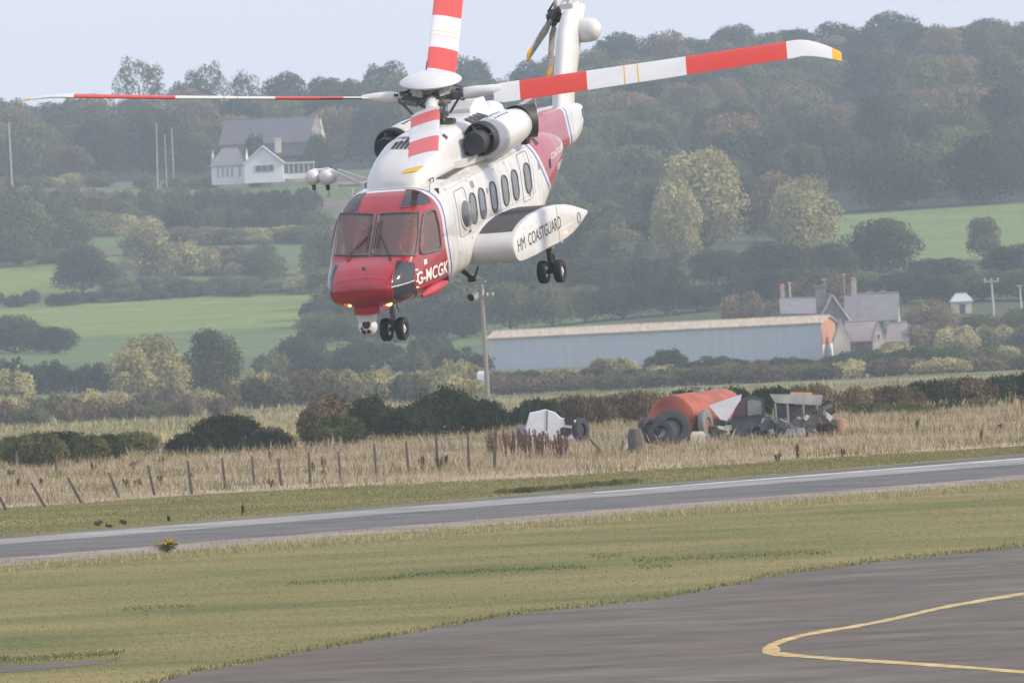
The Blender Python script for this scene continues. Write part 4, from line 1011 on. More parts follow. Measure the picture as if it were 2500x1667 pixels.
pan('seam', [(540, 1062), (552, 1064), (548, 1210), (536, 1210)], M_GREYM, .02, -.065)
mb = MB(); tyre(mb, wv(786, 1205, .25), Vector((1, -.6, .05)), .45 * 1.05, .28); mb.lathe([(.25, -.05), (.2, .03), (.02, .06)], wv(786, 1205, .2), (1, -.6, .05), 16); mb.build('wheel', M_BLACK, root, True)
mb = MB(); tyre(mb, wv(358, 1235, .35), Vector((1, .4, 0)), .36, .22); mb.build('wheel', M_GREYM, root, True)
tag(root, 'small derelict white van tipped in the grass with dark window holes', 'van')
# orange tank
def z5(x, y): return (1560 + x * .2126, 900 + y * .2126)
ty_ = G(*z5(400, 850)).y
tb = G(*z5(380, 840)); root = empty('storage_tank', tb)
c0 = at(*z5(372, 585), ty_) - tb; R_ = (at(*z5(650, 585), ty_) - at(*z5(95, 585), ty_)).length / 2 * 1.02
c1 = at(*z5(960, 505), ty_ + 5.2) - tb; ax = (c1 - c0); L_ = ax.length; axn = ax.normalized()
mb = MB(); mb.lathe([(.02, -.10), (R_ * .5, -.08), (R_ * .9, -.02), (R_ * .985, .03), (R_, .10), (R_, L_ * .33), (R_ * 1.008, L_ * .335), (R_ * 1.008, L_ * .345), (R_, L_ * .35), (R_, L_ * .66), (R_ * 1.008, L_ * .665), (R_ * 1.008, L_ * .675), (R_, L_ * .68), (R_, L_ - .05), (R_ * .95, L_), (.02, L_ + .05)], c0, axn, 48)
mb.build('shell', M_ORANGE, root, True, angle=40)
mb = MB(); mb.lathe([(.22, 0), (.22, .16), (.26, .17), (.26, .21), (.02, .23)], c0 + axn * L_ * .55 + Vector((0, 0, R_ - .03)), (0, 0, 1), 16); mb.build('filler_cap', M_GREYM, root, True)
for f_ in (.2, .8):
    mb = MB(); cc = c0 + axn * L_ * f_; mb.box(Vector((cc.x, cc.y, (cc.z - R_) / 2 + .12)), (R_ * 1.5, .22, max(.2, cc.z - R_ + .45))); mb.build('cradle', M_RUST, root)
tag(root, 'big rusty orange cylindrical tank lying in the straw grass', 'tank')
for i, (zx, zy, r_, d_, axd, lab) in enumerate(((115, 705, .50, -1.6, (.75, -.6, .2), 'black scrap wheel leaning at the far side of the tank end'), (375, 705, .72, -1.9, (.25, -.95, .25), 'large black tractor wheel against the end of the orange tank'), (250, 735, .48, -2.3, (-.2, -.9, .5), 'black scrap wheel propped between the two others'))):
    mb = MB(); c = at(*z5(zx, zy), ty_ + d_); tyre(mb, Vector((0, 0, 0)), axd, r_, r_ * .62)
    root = empty('discarded_wheel', (c.x, c.y, max(r_ * .8, c.z))); mb.build('tyre', M_BLACK, root, True, angle=40)
    mb = MB(); mb.lathe([(r_ * .53, -.1), (r_ * .5, -.06), (r_ * .2, -.02), (.03, -.02)], (0, 0, 0), axd, 20); mb.build('wheel_disc', M_GREYM, root, True); tag(root, lab, 'wheel')
mb = MB(); c = G(*z5(680, 850)); mb.loft([[Vector((x_, y_, z_)) for x_, y_ in ((-.28, -.2), (.26, -.2), (.28, .2), (-.3, .2))] for z_ in (-.05, .3)] + [[Vector((x_, y_, .42)) for x_, y_ in ((-.2, -.15), (.2, -.15), (.2, .1), (-.2, .1))]])
o = mb.build('hay_bale', M_CREAM, None, False, c); tag(o, 'small cream block in the grass below the orange tank', 'block')
# old tractor (dark green) and white trailer
ly = ty_ + 1.0
lb = G(*z5(1200, 800)); lb = Vector((at(*z5(1180, 800), ly).x, ly, 0)); root = empty('old_tractor', lb)
S_ = .2126 * ly / FPX        # metres per zoomed pixel
def lv(zx, zy, d=0): p = at(*z5(zx, zy), ly + d); return p - lb
mb = MB(); mb.loft([[lv(x_, y_, d) for x_, y_ in ((1120, 420), (1200, 330), (1330, 310), (1430, 360), (1440, 600), (1420, 720), (1060, 740), (1050, 600))] for d in (0, 1.5)]); mb.build('cab', M_DGREEN, root, True, angle=25)
b = MB(); b.loft([[lv(x_, y_, d) for x_, y_ in ((1245, 370), (1300, 350), (1400, 375), (1410, 520), (1250, 540))] for d in (-.05, .02)]); b.build('window', M_GREYM, root)
b = MB(); b.loft([[lv(x_, y_, d) for x_, y_ in ((1100, 440), (1215, 390), (1225, 530), (1090, 560))] for d in (-.04, .02)]); b.build('side_panel', mat('maroon_paint', (.10, .05, .05), .6, var=.3), root)
b = MB(); b.loft([[lv(x_, y_, d) for x_, y_ in ((1060, 620), (1400, 600), (1380, 760), (1100, 770))] for d in (-.5, .3)]); b.build('bonnet', M_DGREEN, root, True, angle=25)
for zx, zy, rr in ((1480, 650, .36), (1000, 680, .34)):
    b = MB(); tyre(b, lv(zx, zy, -.3), Vector((.9, -.4, 0)), rr, .28); b.lathe([(rr * .5, 0), (rr * .2, .05), (.02, .06)], lv(zx, zy, -.35), (.9, -.4, 0), 14); b.build('wheel', M_BLACK, root, True)
tag(root, 'dark green derelict tractor cab behind the orange tank', 'tractor')
# wheel disc and white sheet leaning in front
p = at(*z5(770, 620), ly - 1.2); mb = MB(); tyre(mb, Vector((0, 0, 0)), (.93, -.35, .05), .62, .25, 0); mb.lathe([(.34, -.02), (.3, .05), (.08, .08), (.02, .08)], (0, 0, 0), (.93, -.35, .05), 20, 1)
o = mb.build('implement_wheel', [M_GREYM, M_RUST], None, True, p, angle=40); o.location.z = .58; tag(o, 'grey and rust implement wheel standing between tank and tractor', 'wheel')
p = at(*z5(970, 440), ly - .9); mb = MB()
mb.loft([[at(*z5(x_, y_), ly - .9 + d) - p for x_, y_ in ((800, 420), (1180, 290), (1170, 350), (1010, 600), (930, 580))] for d in (0, .06)])
o = mb.build('sheet_panel', M_WPAINT, None, False, p); tag(o, 'torn white sheet panel propped between tank and tractor', 'panel')
# white trailer
tb2 = Vector((at(*z5(1850, 800), ly + .5).x, ly + .5, 0)); root = empty('farm_trailer', tb2); ly2 = ly + .5
def tv(zx, zy, d=0): return at(*z5(zx, zy), ly2 + d) - tb2
mb = MB(); mb.loft([[tv(x_, y_, d) for x_, y_ in ((1500, 290), (2110, 300), (2090, 420), (1900, 410), (1560, 390))] for d in (0, 1.8)]); mb.build('top_board', M_PALEGREY, root)
mb = MB(); mb.loft([[tv(x_, y_, d) for x_, y_ in ((1740, 268), (1990, 272), (1990, 300), (1740, 300))] for d in (.2, 1.2)]); mb.build('orange_sack', mat('orange_sack', (.62, .36, .16), .8, var=.2), root)
for zx in (1560, 1700, 1880, 2040):
    mb = MB(); mb.tube([tv(zx, 400, .05), tv(zx + 15, 660, .05)], .06, 6); mb.build('upright', M_GREYM, root)
mb = MB(); mb.loft([[tv(x_, y_, d) for x_, y_ in ((1500, 640), (2130, 640), (2130, 690), (1500, 690))] for d in (0, 1.8)]); mb.build('bed', M_GREYM, root)
mb = MB(); mb.loft([[tv(x_, y_, d) for x_, y_ in ((1580, 430), (2060, 430), (2060, 640), (1580, 640))] for d in (1.2, 1.4)]); mb.build('back_panel', M_GREYM, root)
for zx in (1620, 2130):
    b = MB(); tyre(b, tv(zx, 690, -.1), Vector((.75, -.65, 0)), .36, .26); b.lathe([(.2, 0), (.1, .05), (.02, .06)], tv(zx, 690, -.15), (.75, -.65, 0), 14); b.build('wheel', M_BLACK, root, True)
mb = MB(); mb.loft([[tv(x_, y_, d) for x_, y_ in ((2100, 450), (2210, 460), (2220, 690), (2110, 700))] for d in (-.2, .4)]); mb.build('end_board', M_DGREEN, root)
tag(root, 'pale open farm trailer with uprights beside the derelict tractor', 'trailer')
p = Vector((at(*z5(2290, 600), ly).x, ly, 0)); mb = MB(); mb.lathe([(.28, 0), (.30, .05), (.30, .55), (.28, .6), (.02, .62)], (0, 0, 0), (0, 0, 1), 18)
o = mb.build('drum', mat('faded_orange', (.33, .19, .12), .7, var=.2), None, True, p, angle=40); tag(o, 'faded orange drum at the end of the trailer', 'drum')

# scrap heaped round the machines
for i, (zx, zy, w_, h_, m_, lab) in enumerate(((1490, 700, .55, .75, M_DGREEN, 'dark jagged scrap heap between tractor and trailer'), (1680, 640, .5, .6, M_GREYM, 'grey crumpled metal heap in front of the trailer'), (1900, 660, .6, .7, M_GREYM, 'tall grey crumpled metal heap under the trailer board'), (2150, 560, .45, 1.05, M_BLACK, 'black upright scrap stack at the trailer end'), (930, 700, .5, .6, M_GREYM, 'grey bent scrap behind the implement wheel'), (1290, 760, .6, .45, M_BLACK, 'low black scrap under the tractor'))):
    r_ = random.Random(500 + i); c = at(*z5(zx, 800), ly - .9); root = empty('scrap_heap', (c.x, ly - .9, 0))
    for k in range(9):
        b = MB(); q = Quaternion((r_.uniform(-1, 1), r_.uniform(-1, 1), r_.uniform(-1, 1)), r_.uniform(0, 1.2)).to_matrix(); t_ = r_.random()
        b.box((r_.uniform(-w_, w_) * .7, r_.uniform(-.4, .4), h_ * t_ * .85 + .1), (r_.uniform(.15, .5), r_.uniform(.05, .3), r_.uniform(.1, .5) * h_), q, taper=r_.uniform(.4, 1)); b.build('scrap_piece', [m_, M_DGREEN, m_, M_GREYM, m_, M_RUST if i % 2 else M_PALEGREY][k % 6], root)
    tag(root, lab, 'scrap')
plant('gorse2', (wp(2175, 800, 1966).x, 1966, tz(wp(2175, 800, 1966).x, 1966)), (.9, .9, (wp(2175, 480, 1966).z - tz(wp(2175, 800, 1966).x, 1966)) / 1.2), 'dark', 'dark bush below the pale pointed gable', 'bush')

# cars at the farm
def car(label, p, L, col, rz):
    root = empty('parked_car', p, rz); m_ = mat('car_paint', col, .3, var=.04, coat=.5)
    prof = [(-.5, .25), (-.49, .55), (-.36, .72), (-.22, 1.0), (.12, 1.02), (.28, .74), (.46, .62), (.5, .4), (.49, .22)]
    mb = MB(); mb.loft([[Vector((x_ * L, s_ * wd, z_ * 1.38)) for x_, z_ in prof] for s_, wd in ((-1, .78), (-.98, .82), (.98, .82), (1, .78))]); mb.build('body', m_, root, True, angle=30)
    for s_ in (-1, 1):
        g_ = MB(); g_.add([Vector((x_ * L, s_ * .835, z_ * 1.38)) for x_, z_ in ((-.33, .74), (-.21, .96), (.11, .97), (.24, .74))], [(0, 1, 2, 3)]); g_.build('window', M_WIN, root)
        for x_ in (-.3, .31):
            b = MB(); tyre(b, Vector((x_ * L, s_ * .74, .31)), (0, 1, 0), .31, .2); b.lathe([(.18, -.1), (.16, .1)], Vector((x_ * L, s_ * .74, .31)), (0, 1, 0), 12); b.build('wheel', M_BLACK, root, True)
    tag(root, label, 'car')
for px, py, col, lab, rz in ((2338, 852, (.78, .78, .78), 'white car parked by the farm hedge', 1.0), (2402, 848, (.55, .10, .06), 'red car parked past the white car', 1.35)):
    p = ground_at(px, py + 6, 1150, 1320); car(lab, p, 3.6, col, rz)
p = atq(1107, 862, 1010); mb = MB(); mb.loft([[Vector((x_ * k, y_ * k, z_)) for x_, y_ in ((-.45, -.4), (.45, -.4), (.45, .4), (-.45, .4))] for z_, k in ((-.8, 1.0), (.1, 1), (.4, .7))])
o = mb.build('feed_bin', M_WPAINT, None, False, p); tag(o, 'small white feed bin beside the wooden utility pole', 'bin')

# ------------------------------------------------------------------ weeds
M_DOCK = leaf_mat('dock_seed', (.085, .040, .025), (.22, .115, .075), .1)
M_RAGW = leaf_mat('ragwort_flower', (.42, .27, .02), (.62, .45, .03), .2)
M_WEED = leaf_mat('weed_leaf', (.035, .050, .018), (.11, .125, .045), .2)
def weed(name, p, h, w, n, lm, lab, cat, flower=None, group=None, seed=0):
    root = empty(name, p); r = np.random.default_rng(seed + 300); rr = random.Random(seed)
    mb = MB(); tops_ = []
    for i in range(n):
        a = rr.uniform(0, 6.28); q = rr.uniform(.1, .5) * w; e = Vector((math.cos(a) * q, math.sin(a) * q * .6, h * rr.uniform(.6, 1.05)))
        mb.tube([(e.x * .2, e.y * .2, -.05), e * .6, e], [.014, .011, .006], 5); tops_.append(e)
    mb.build('stem', M_WEED if flower else lm, root)['kind'] = 'stuff'
    lob = [(e.x, e.y, e.z * .55, w * .16, w * .12, h * .34) for e in tops_]
    V, t = leaf_cloud(seed, lob, 60 * n, .06 * max(.6, h)); obj('leaves', quads_mesh('leaves', V, 4, lm, t), root)
    if flower:
        V, t = leaf_cloud(seed + 1, [(e.x, e.y, e.z, w * .12, w * .1, .035) for e in tops_], 50 * n, .05); obj('flowers', quads_mesh('flowers', V, 4, flower, t), root)
    tag(root, lab, cat, group); return root
weed('ragwort_plant', G(408, 1352), .38, .62, 16, M_WEED, 'clump of yellow flowering ragwort on the gravel beside the runway', 'plant', M_RAGW, seed=1)
for i, (px, py, h, w, lab) in enumerate(((590, 1258, .34, .2, 'tallest dark weed on the far runway verge'), (412, 1274, .22, .16, 'small weed between the tall weed and the pair on the verge'), (303, 1282, .2, .3, 'broad dark weed of the pair on the verge'), (238, 1285, .22, .3, 'straggly weed of the pair on the verge'), (266, 1289, .14, .2, 'low weed between the straggly and broad ones'))):
    weed('verge_weed', G(px, py), h, w, 5, M_WEED, lab, 'plant', seed=20 + i)
# low leafy mat at the runway edge
for i, (px, py, w_) in enumerate(((1262, 1204, 1.1), (1320, 1199, 1.2), (1400, 1193, .7), (1470, 1187, 1.1), (1530, 1181, .9))):
    g = G(px, py); V, t = leaf_cloud(60 + i, [(k * w_ * .25 - w_ * .4, 0, .05, w_ * .26, .5, .10) for k in range(4)], 900, .06)
    root = empty('creeping_weed', (g.x, g.y, .02)); obj('leaves', quads_mesh('leaves', V, 4, M_LEAF_MID, t), root); tag(root, 'low green weed patch creeping over the far runway edge', 'plant', 'weed patches on the runway edge')
# brown dock stems
dr = np.random.default_rng(31); lobs = []; mb = MB()
for i in range(100):
    zx = dr.uniform(120, 690); g = G(*z3(zx, dr.uniform(1370, 1410))); h = dr.uniform(.55, .95); lx = dr.uniform(-.15, .15)
    mb.tube([g - Vector((0, 0, .05)), g + Vector((lx * .4, 0, h * .6)), g + Vector((lx, 0, h))], [.014, .011, .006], 5)
    for k in range(3): lobs.append((g.x + lx * (.6 + .15 * k), g.y, h * (.6 + .17 * k), .035, .035, .09))
def z6(x, y): return (600 + x * .3614, 900 + y * .3614)
V, t = leaf_cloud(77, lobs, 9000, .04)
root = empty('dock_stems', G(*z3(400, 1390))); V = V - np.array(root.location)
o = obj('seed_heads', quads_mesh('seed_heads', V, 4, M_DOCK, t), root); o['kind'] = 'stuff'
for i_ in range(len(mb.v)): mb.v[i_] = tuple(Vector(mb.v[i_]) - root.location)
o = mb.build('stems', M_DOCK, root); o['kind'] = 'stuff'
tag(root, 'thicket of brown dry dock stems in front of the white van', 'plant', kind='stuff')
for i, (zx, zy, h, w, lab) in enumerate(((1195, 690, .62, .25, 'dark brown dock clump leaning left beyond the fence'), (1310, 685, .6, .4, 'dark brown dock clump beside the leaning one'), (1355, 660, .5, .25, 'brown dock at the edge of the dock pair'), (530, 690, .55, .18, 'solitary brown dock with round head between fence posts'), (460, 700, .4, .2, 'low brown dock next to the solitary round headed one'))):
    g = G(*z6(zx, zy)); weed('dock_plant', g, h, w, 6, M_DOCK, lab, 'plant', seed=40 + i)
def z4(x, y): return (1800 + x * .3125, 640 + y * .3125)
for i, (x_, y_, h, lab) in enumerate(((470, 1530, .55, 'tall dry dock stem in the strip before the trailer'), (1905, 1410, .5, 'dark dock stem standing by the far verge'), (2060, 1310, .3, 'dark round weed in the grass past the drum'), (1410, 1310, .4, 'yellow green round weed in the grass past the drum'), (320, 1560, .35, 'short dock stem before the tractor'), (820, 1520, .35, 'short dock stem before the drum'))):
    weed('dock_plant', G(*z4(x_, y_)), h, .22, 4, M_DOCK if i not in (3,) else M_WEED, lab, 'plant', seed=50 + i)
for i, (zx, zy) in enumerate(((70, 700), (640, 650), (900, 640), (1100, 610), (1820, 570), (2190, 700), (1090, 740), (1290, 720), (1830, 770), (930, 860), (860, 770), (120, 840), (300, 760))):
    weed('grass_weed', G(*zq5(zx, min(zy + 40, 800))), .35, .3, 4, M_DOCK if i % 3 else M_WEED, 'drab seeding weed among the straw grass', 'plant', group='weeds in the straw grass', seed=80 + i)
M_REDM = mat('rusty_red_metal', (.10, .035, .03), .8, var=.2)
g = G(2497, 1014); mb = MB(); p = at(2492, 972, g.y) - g; mb.tube([(0, 0, -.1), p], .03, 6); mb.tube([p + Vector((-.18, 0, .06)), p + Vector((.5, 0, -.1))], .06, 6); mb.tube([(.45, 0, -.1), p + Vector((.45, 0, 0))], .03, 6)
o = mb.build('rusty_barrier', M_REDM, None, True, g); tag(o, 'dark red rusty barrier bar in the straw grass past the weeds', 'barrier')
# ------------------------------------------------------------------ the helicopter (local axes: X forward, Y port, Z up, metres)
HR = Matrix(((-0.3017484845, 0.9507554846, -0.0707944951), (-0.9414614297, -0.3088596136, -0.1351151932), (-0.1503270714, 0.0258794818, 0.9882975382)))
HO = Vector((-3.0141855, 237.0, 6.3885583))
HM4 = Matrix.Translation(HO) @ HR.to_4x4()
heli = empty('helicopter'); heli.matrix_world = HM4
tag(heli, 'red and white coastguard rescue helicopter hovering nose down over the airfield', 'helicopter')
HRT = HR.transposed(); HCAM = HRT @ (CAMP - HO)
def hray(px, py): return HCAM, (HRT @ ray(px, py)).normalized()
def hpix(p):
    w = HR @ Vector(p) + HO - CAMP; d = w.dot(CF); return 1250 + FPX * w.dot(CR) / d, 833.5 - FPX * w.dot(CU) / d
ZA = (740, 380, .3062); ZB = (1000, 200, .3316); ZC = (880, 130, .2126); ZD = (1200, 0, .3062); ZE = (800, 420, .12755); ZG = (800, 600, .17007); ZK = (1150, 480, .1403)
def zpx(z, pts): return [(z[0] + x * z[2], z[1] + y * z[2]) for x, y in pts]

# materials
def livery():
    """red nose, white cabin, red rear, white tail, with blue and white bands between (painted on)"""
    m, nt, b = _nodes('livery_paint'); N = nt.nodes.new; lk = nt.links.new
    tc = N('ShaderNodeTexCoord'); sp = N('ShaderNodeSeparateXYZ'); lk(tc.outputs['Object'], sp.inputs[0])
    X, Z = sp.outputs[0], sp.outputs[2]
    def mth(op, a, b_=None, c=None, clamp=False):
        n = N('ShaderNodeMath'); n.operation = op; n.use_clamp = clamp
        for i, v in enumerate((a, b_, c)):
            if v is None: continue
            if isinstance(v, (int, float)): n.inputs[i].default_value = v
            else: lk(v, n.inputs[i])
        return n.outputs[0]
    # band 1: x of the blue line as a function of height
    mr = N('ShaderNodeMapRange'); mr.inputs[1].default_value = .8; mr.inputs[2].default_value = 3.4; lk(Z, mr.inputs[0])
    fc = N('ShaderNodeFloatCurve'); cv = fc.mapping.curves[0]
    pts = [(.8, -3.46), (1.07, -3.34), (1.5, -3.12), (1.79, -3.04), (2.2, -3.0), (2.57, -2.97), (2.9, -2.82), (3.11, -2.66), (3.4, -2.5)]
    P = [((z - .8) / 2.6, (x + 4) / 2.0) for z, x in pts]
    cv.points[0].location = P[0]; cv.points[1].location = P[-1]
    for q in P[1:-1]: cv.points.new(*q)
    fc.mapping.update(); lk(mr.outputs[0], fc.inputs[1])
    x1 = mth('MULTIPLY_ADD', fc.outputs[0], 2.0, -4.0)
    d1 = mth('SUBTRACT', X, x1)
    red1 = mth('GREATER_THAN', d1, .24); blue1 = mth('MULTIPLY', mth('GREATER_THAN', d1, 0.0), mth('LESS_THAN', d1, .085))
    # band 2: straight slanted line
    x2 = mth('MULTIPLY_ADD', Z, .868, -9.22 - .868 * 3.09)
    d2 = mth('SUBTRACT', x2, X)
    blue2 = mth('MULTIPLY', mth('GREATER_THAN', d2, -.04), mth('LESS_THAN', d2, .06)); red2a = mth('GREATER_THAN', d2, .2)
    x3 = mth('MULTIPLY_ADD', Z, .40, -14.16 - .40 * 2.98)
    d3 = mth('SUBTRACT', x3, X)
    blue3 = mth('MULTIPLY', mth('GREATER_THAN', d3, -.06), mth('LESS_THAN', d3, .06)); red2 = mth('MULTIPLY', red2a, mth('LESS_THAN', d3, -.2))
    red = mth('MAXIMUM', red1, red2); blue = mth('MAXIMUM', blue1, mth('MAXIMUM', blue2, blue3))
    no = N('ShaderNodeTexNoise'); no.inputs['Scale'].default_value = 2.2; no.inputs['Detail'].default_value = 6; lk(tc.outputs['Object'], no.inputs['Vector'])
    wr_ = N('ShaderNodeValToRGB'); wr_.color_ramp.elements[0].color = (.61, .60, .575, 1); wr_.color_ramp.elements[1].color = (.70, .69, .67, 1); wr_.color_ramp.elements[0].position = .35; wr_.color_ramp.elements[1].position = .6; lk(no.outputs[0], wr_.inputs[0])
    rr_ = N('ShaderNodeValToRGB'); rr_.color_ramp.elements[0].color = (.33, .008, .016, 1); rr_.color_ramp.elements[1].color = (.41, .012, .022, 1); lk(no.outputs[0], rr_.inputs[0])
    m1 = N('ShaderNodeMixRGB'); lk(red, m1.inputs[0]); lk(wr_.outputs[0], m1.inputs[1]); lk(rr_.outputs[0], m1.inputs[2])
    m2 = N('ShaderNodeMixRGB'); lk(blue, m2.inputs[0]); lk(m1.outputs[0], m2.inputs[1]); m2.inputs[2].default_value = (.045, .09, .33, 1)
    mpg = N('ShaderNodeMapping'); mpg.inputs['Scale'].default_value = (2.6, 2.6, .45); lk(tc.outputs['Object'], mpg.inputs[0])
    ng = N('ShaderNodeTexNoise'); ng.inputs['Scale'].default_value = 1.6; ng.inputs['Detail'].default_value = 9; ng.inputs['Roughness'].default_value = .7; lk(mpg.outputs[0], ng.inputs['Vector'])
    rg = N('ShaderNodeValToRGB'); rg.color_ramp.elements[0].position = .32; rg.color_ramp.elements[0].color = (.80, .78, .74, 1); rg.color_ramp.elements[1].position = .55; rg.color_ramp.elements[1].color = (1, 1, 1, 1); lk(ng.outputs[0], rg.inputs[0])
    mg = N('ShaderNodeMixRGB'); mg.blend_type = 'MULTIPLY'; mg.inputs[0].default_value = 1.0; lk(m2.outputs[0], mg.inputs[1]); lk(rg.outputs[0], mg.inputs[2])
    lk(mg.outputs[0], b.inputs['Base Color']); b.inputs['Roughness'].default_value = .22; b.inputs['Coat Weight'].default_value = .7; b.inputs['Coat Roughness'].default_value = .04
    return m
M_LIV = livery()
M_HWHITE = mat('aircraft_white', (.67, .665, .65), .32, var=.045, scale=2.0, coat=.3, detail=7)
M_HRED = mat('aircraft_red', (.46, .014, .028), .3, var=.06, scale=2.0, coat=.35)
M_HDARK = mat('dark_matt', (.030, .031, .034), .6, var=.2, scale=6)
M_MAT = mat('anti_slip_mat', (.075, .075, .082), .9, var=.15, scale=12)
M_SEAL = mat('window_seal', (.12, .125, .125), .6, var=.15, scale=10)
M_LINE = mat('panel_line', (.26, .26, .27), .6, var=.1)
M_GLASS = glass_mat('windscreen_glass', (.36, .235, .215), .55)
M_GLASS2 = glass_mat('bubble_glass', (.50, .52, .55), .68)
M_DGLASS = mat('dark_window', (.028, .031, .036), .06, var=.2, scale=2, spec=.9)
M_CGLASS = mat('cabin_window', (.13, .145, .155), .08, var=.15, scale=4, spec=.9)
M_ALU = mat('bare_metal', (.45, .44, .42), .4, metal=.7, var=.2, scale=8)
M_HUB = mat('hub_metal', (.150, .145, .135), .5, metal=.4, var=.5, scale=14)
M_HUBL = mat('hub_grey', (.42, .41, .38), .5, metal=.2, var=.25, scale=8)
M_EXH = mat('burnt_metal', (.055, .052, .050), .55, metal=.5, var=.3, scale=5)
M_BRED = mat('blade_red', (.62, .045, .025), .4, var=.05, scale=1)
M_BYEL = mat('blade_yellow', (.72, .40, .03), .45, var=.08)
M_BLK = mat('blade_black', (.03, .03, .032), .5, var=.2)
M_ORSUIT = mat('orange_suit', (.70, .085, .025), .8, var=.12, scale=8)
M_INT = mat('cabin_lining', (.055, .052, .052), .85, var=.2, scale=3)
M_SEATB = mat('seat_fabric', (.30, .20, .17), .9, var=.15, scale=8)
M_LETTER = mat('white_lettering', (.80, .79, .77), .5, var=.03)
M_LETTERD = mat('dark_lettering', (.030, .032, .034), .5, var=.1)

def section(x, w, zb, zt, zc, nu, nl, n=112):
    """closed superellipse section, equal arc spacing, starting at the keel"""
    t = np.linspace(-np.pi / 2, 3 * np.pi / 2, 721)
    c, s = np.cos(t), np.sin(t)
    e = np.where(s >= 0, nu, nl)
    y = w * np.sign(c) * np.abs(c) ** (2 / e)
    z = np.where(s >= 0, zc + (zt - zc) * np.abs(s) ** (2 / e), zc - (zc - zb) * np.abs(s) ** (2 / e))
    d = np.concatenate([[0], np.cumsum(np.hypot(np.diff(y), np.diff(z)))]); q = np.linspace(0, d[-1], n + 1)[:-1]
    return [Vector((x, a, b)) for a, b in zip(np.interp(q, d, y), np.interp(q, d, z))]
def lofted(table, xs_, n=112):
    T = np.array(table); o_ = np.argsort(T[:, 0]); T = T[o_]
    def ip(x, k):
        # monotone smooth interpolation
        return float(np.interp(x, T[:, 0], T[:, k]))
    return [section(x, *[ip(x, k) for k in range(1, 7)], n=n) for x in xs_]
#        x     w     zb    zt    zc    nu   nl
HULL = [(.035, .16, 1.36, 1.50, 1.43, 2.2, 2.2), (.01, .42, 1.25, 1.56, 1.42, 2.4, 2.3), (-.04, .58, 1.19, 1.61, 1.41, 2.6, 2.4), (-.12, .67, 1.13, 1.68, 1.41, 2.8, 2.5), (-.25, .765, 1.07, 1.77, 1.42, 3.0, 2.6),
        (-.42, .835, 1.03, 1.865, 1.44, 3.3, 2.8), (-.62, .885, 1.00, 1.94, 1.46, 3.6, 3.0), (-.80, .915, .98, 1.995, 1.50, 4.0, 3.2), (-.95, .935, .97, 2.08, 1.55, 4.6, 3.3), (-1.2, .96, .96, 2.33, 1.65, 5.0, 3.5),
        (-1.5, .985, .95, 2.63, 1.78, 5.2, 3.7), (-1.72, 1.0, .945, 2.83, 1.85, 5.0, 3.8), (-1.95, 1.018, .94, 2.97, 1.9, 4.6, 3.9), (-2.2, 1.035, .94, 3.09, 1.95, 4.3, 4.0), (-2.5, 1.05, .94, 3.17, 2.0, 4.2, 4.0),
        (-3.0, 1.05, .94, 3.20, 2.0, 4.2, 4.0), (-9.2, 1.05, .94, 3.18, 2.0, 4.2, 4.0), (-9.7, 1.05, 1.02, 3.16, 2.05, 4.0, 3.8), (-10.5, 1.04, 1.45, 3.10, 2.2, 3.6, 3.4), (-11.1, 1.01, 1.66, 3.04, 2.3, 3.3, 3.2),
        (-11.8, .93, 1.96, 2.93, 2.4, 3.0, 3.0), (-12.3, .82, 2.18, 2.80, 2.46, 2.7, 2.7), (-12.6, .70, 2.33, 2.68, 2.5, 2.4, 2.4), (-12.75, .55, 2.42, 2.58, 2.5, 2.2, 2.2)]
hx = list(np.arange(.035, -.12, -.0125)) + list(np.arange(-.12, -3.2, -.035)) + list(np.arange(-3.2, -9.2, -.12)) + list(np.arange(-9.2, -12.76, -.07))
rings = lofted(HULL, hx)
# soften the loft lengthwise
A_ = np.array([[tuple(v) for v in r] for r in rings])
for _ in range(3):
    B_ = A_.copy(); B_[3:-3, :, 1:] = .25 * A_[2:-4, :, 1:] + .5 * A_[3:-3, :, 1:] + .25 * A_[4:-2, :, 1:]; A_ = B_
rings = [[Vector(v) for v in r] for r in A_]
hull = MB(); hull.loft(rings)
HV = [Vector(v) for v in hull.v]
bvh = BVHTree.FromPolygons(HV, hull.f)
def hit_px(px, py):
    o_, d_ = hray(px, py); r = bvh.ray_cast(o_, d_); return (r[0], r[1] if r[1].dot(d_) < 0 else -r[1]) if r[0] else (None, None)
def hit_side(x, z, s=1):
    r = bvh.ray_cast(Vector((x, s * 4.0, z)), Vector((0, -s, 0))); return (r[0], r[1] if r[1].y * s > 0 else -r[1]) if r[0] else (None, None)
def hit_top(x, y):
    r = bvh.ray_cast(Vector((x, y, 8)), Vector((0, 0, -1))); return (r[0], r[1] if r[1].z > 0 else -r[1]) if r[0] else (None, None)
def densify(poly, step):
    out = []
    for i in range(len(poly)):
        a = Vector((*poly[i], 0)); b = Vector((*poly[(i + 1) % len(poly)], 0)); n = max(1, int((b - a).length / step))
        out += [tuple((a.lerp(b, k / n)).xy) for k in range(n)]
    return out
def roundrect(cx, cz, w, h, r, n=6):
    out = []
    for (sx, sz, a0) in ((1, 1, 0), (-1, 1, 90), (-1, -1, 180), (1, -1, 270)):
        for k in range(n + 1):
            a = rad(a0 + 90 * k / n); out.append((cx + sx * (w / 2 - r) + r * math.cos(a), cz + sz * (h / 2 - r) + r * math.sin(a)))
    return out
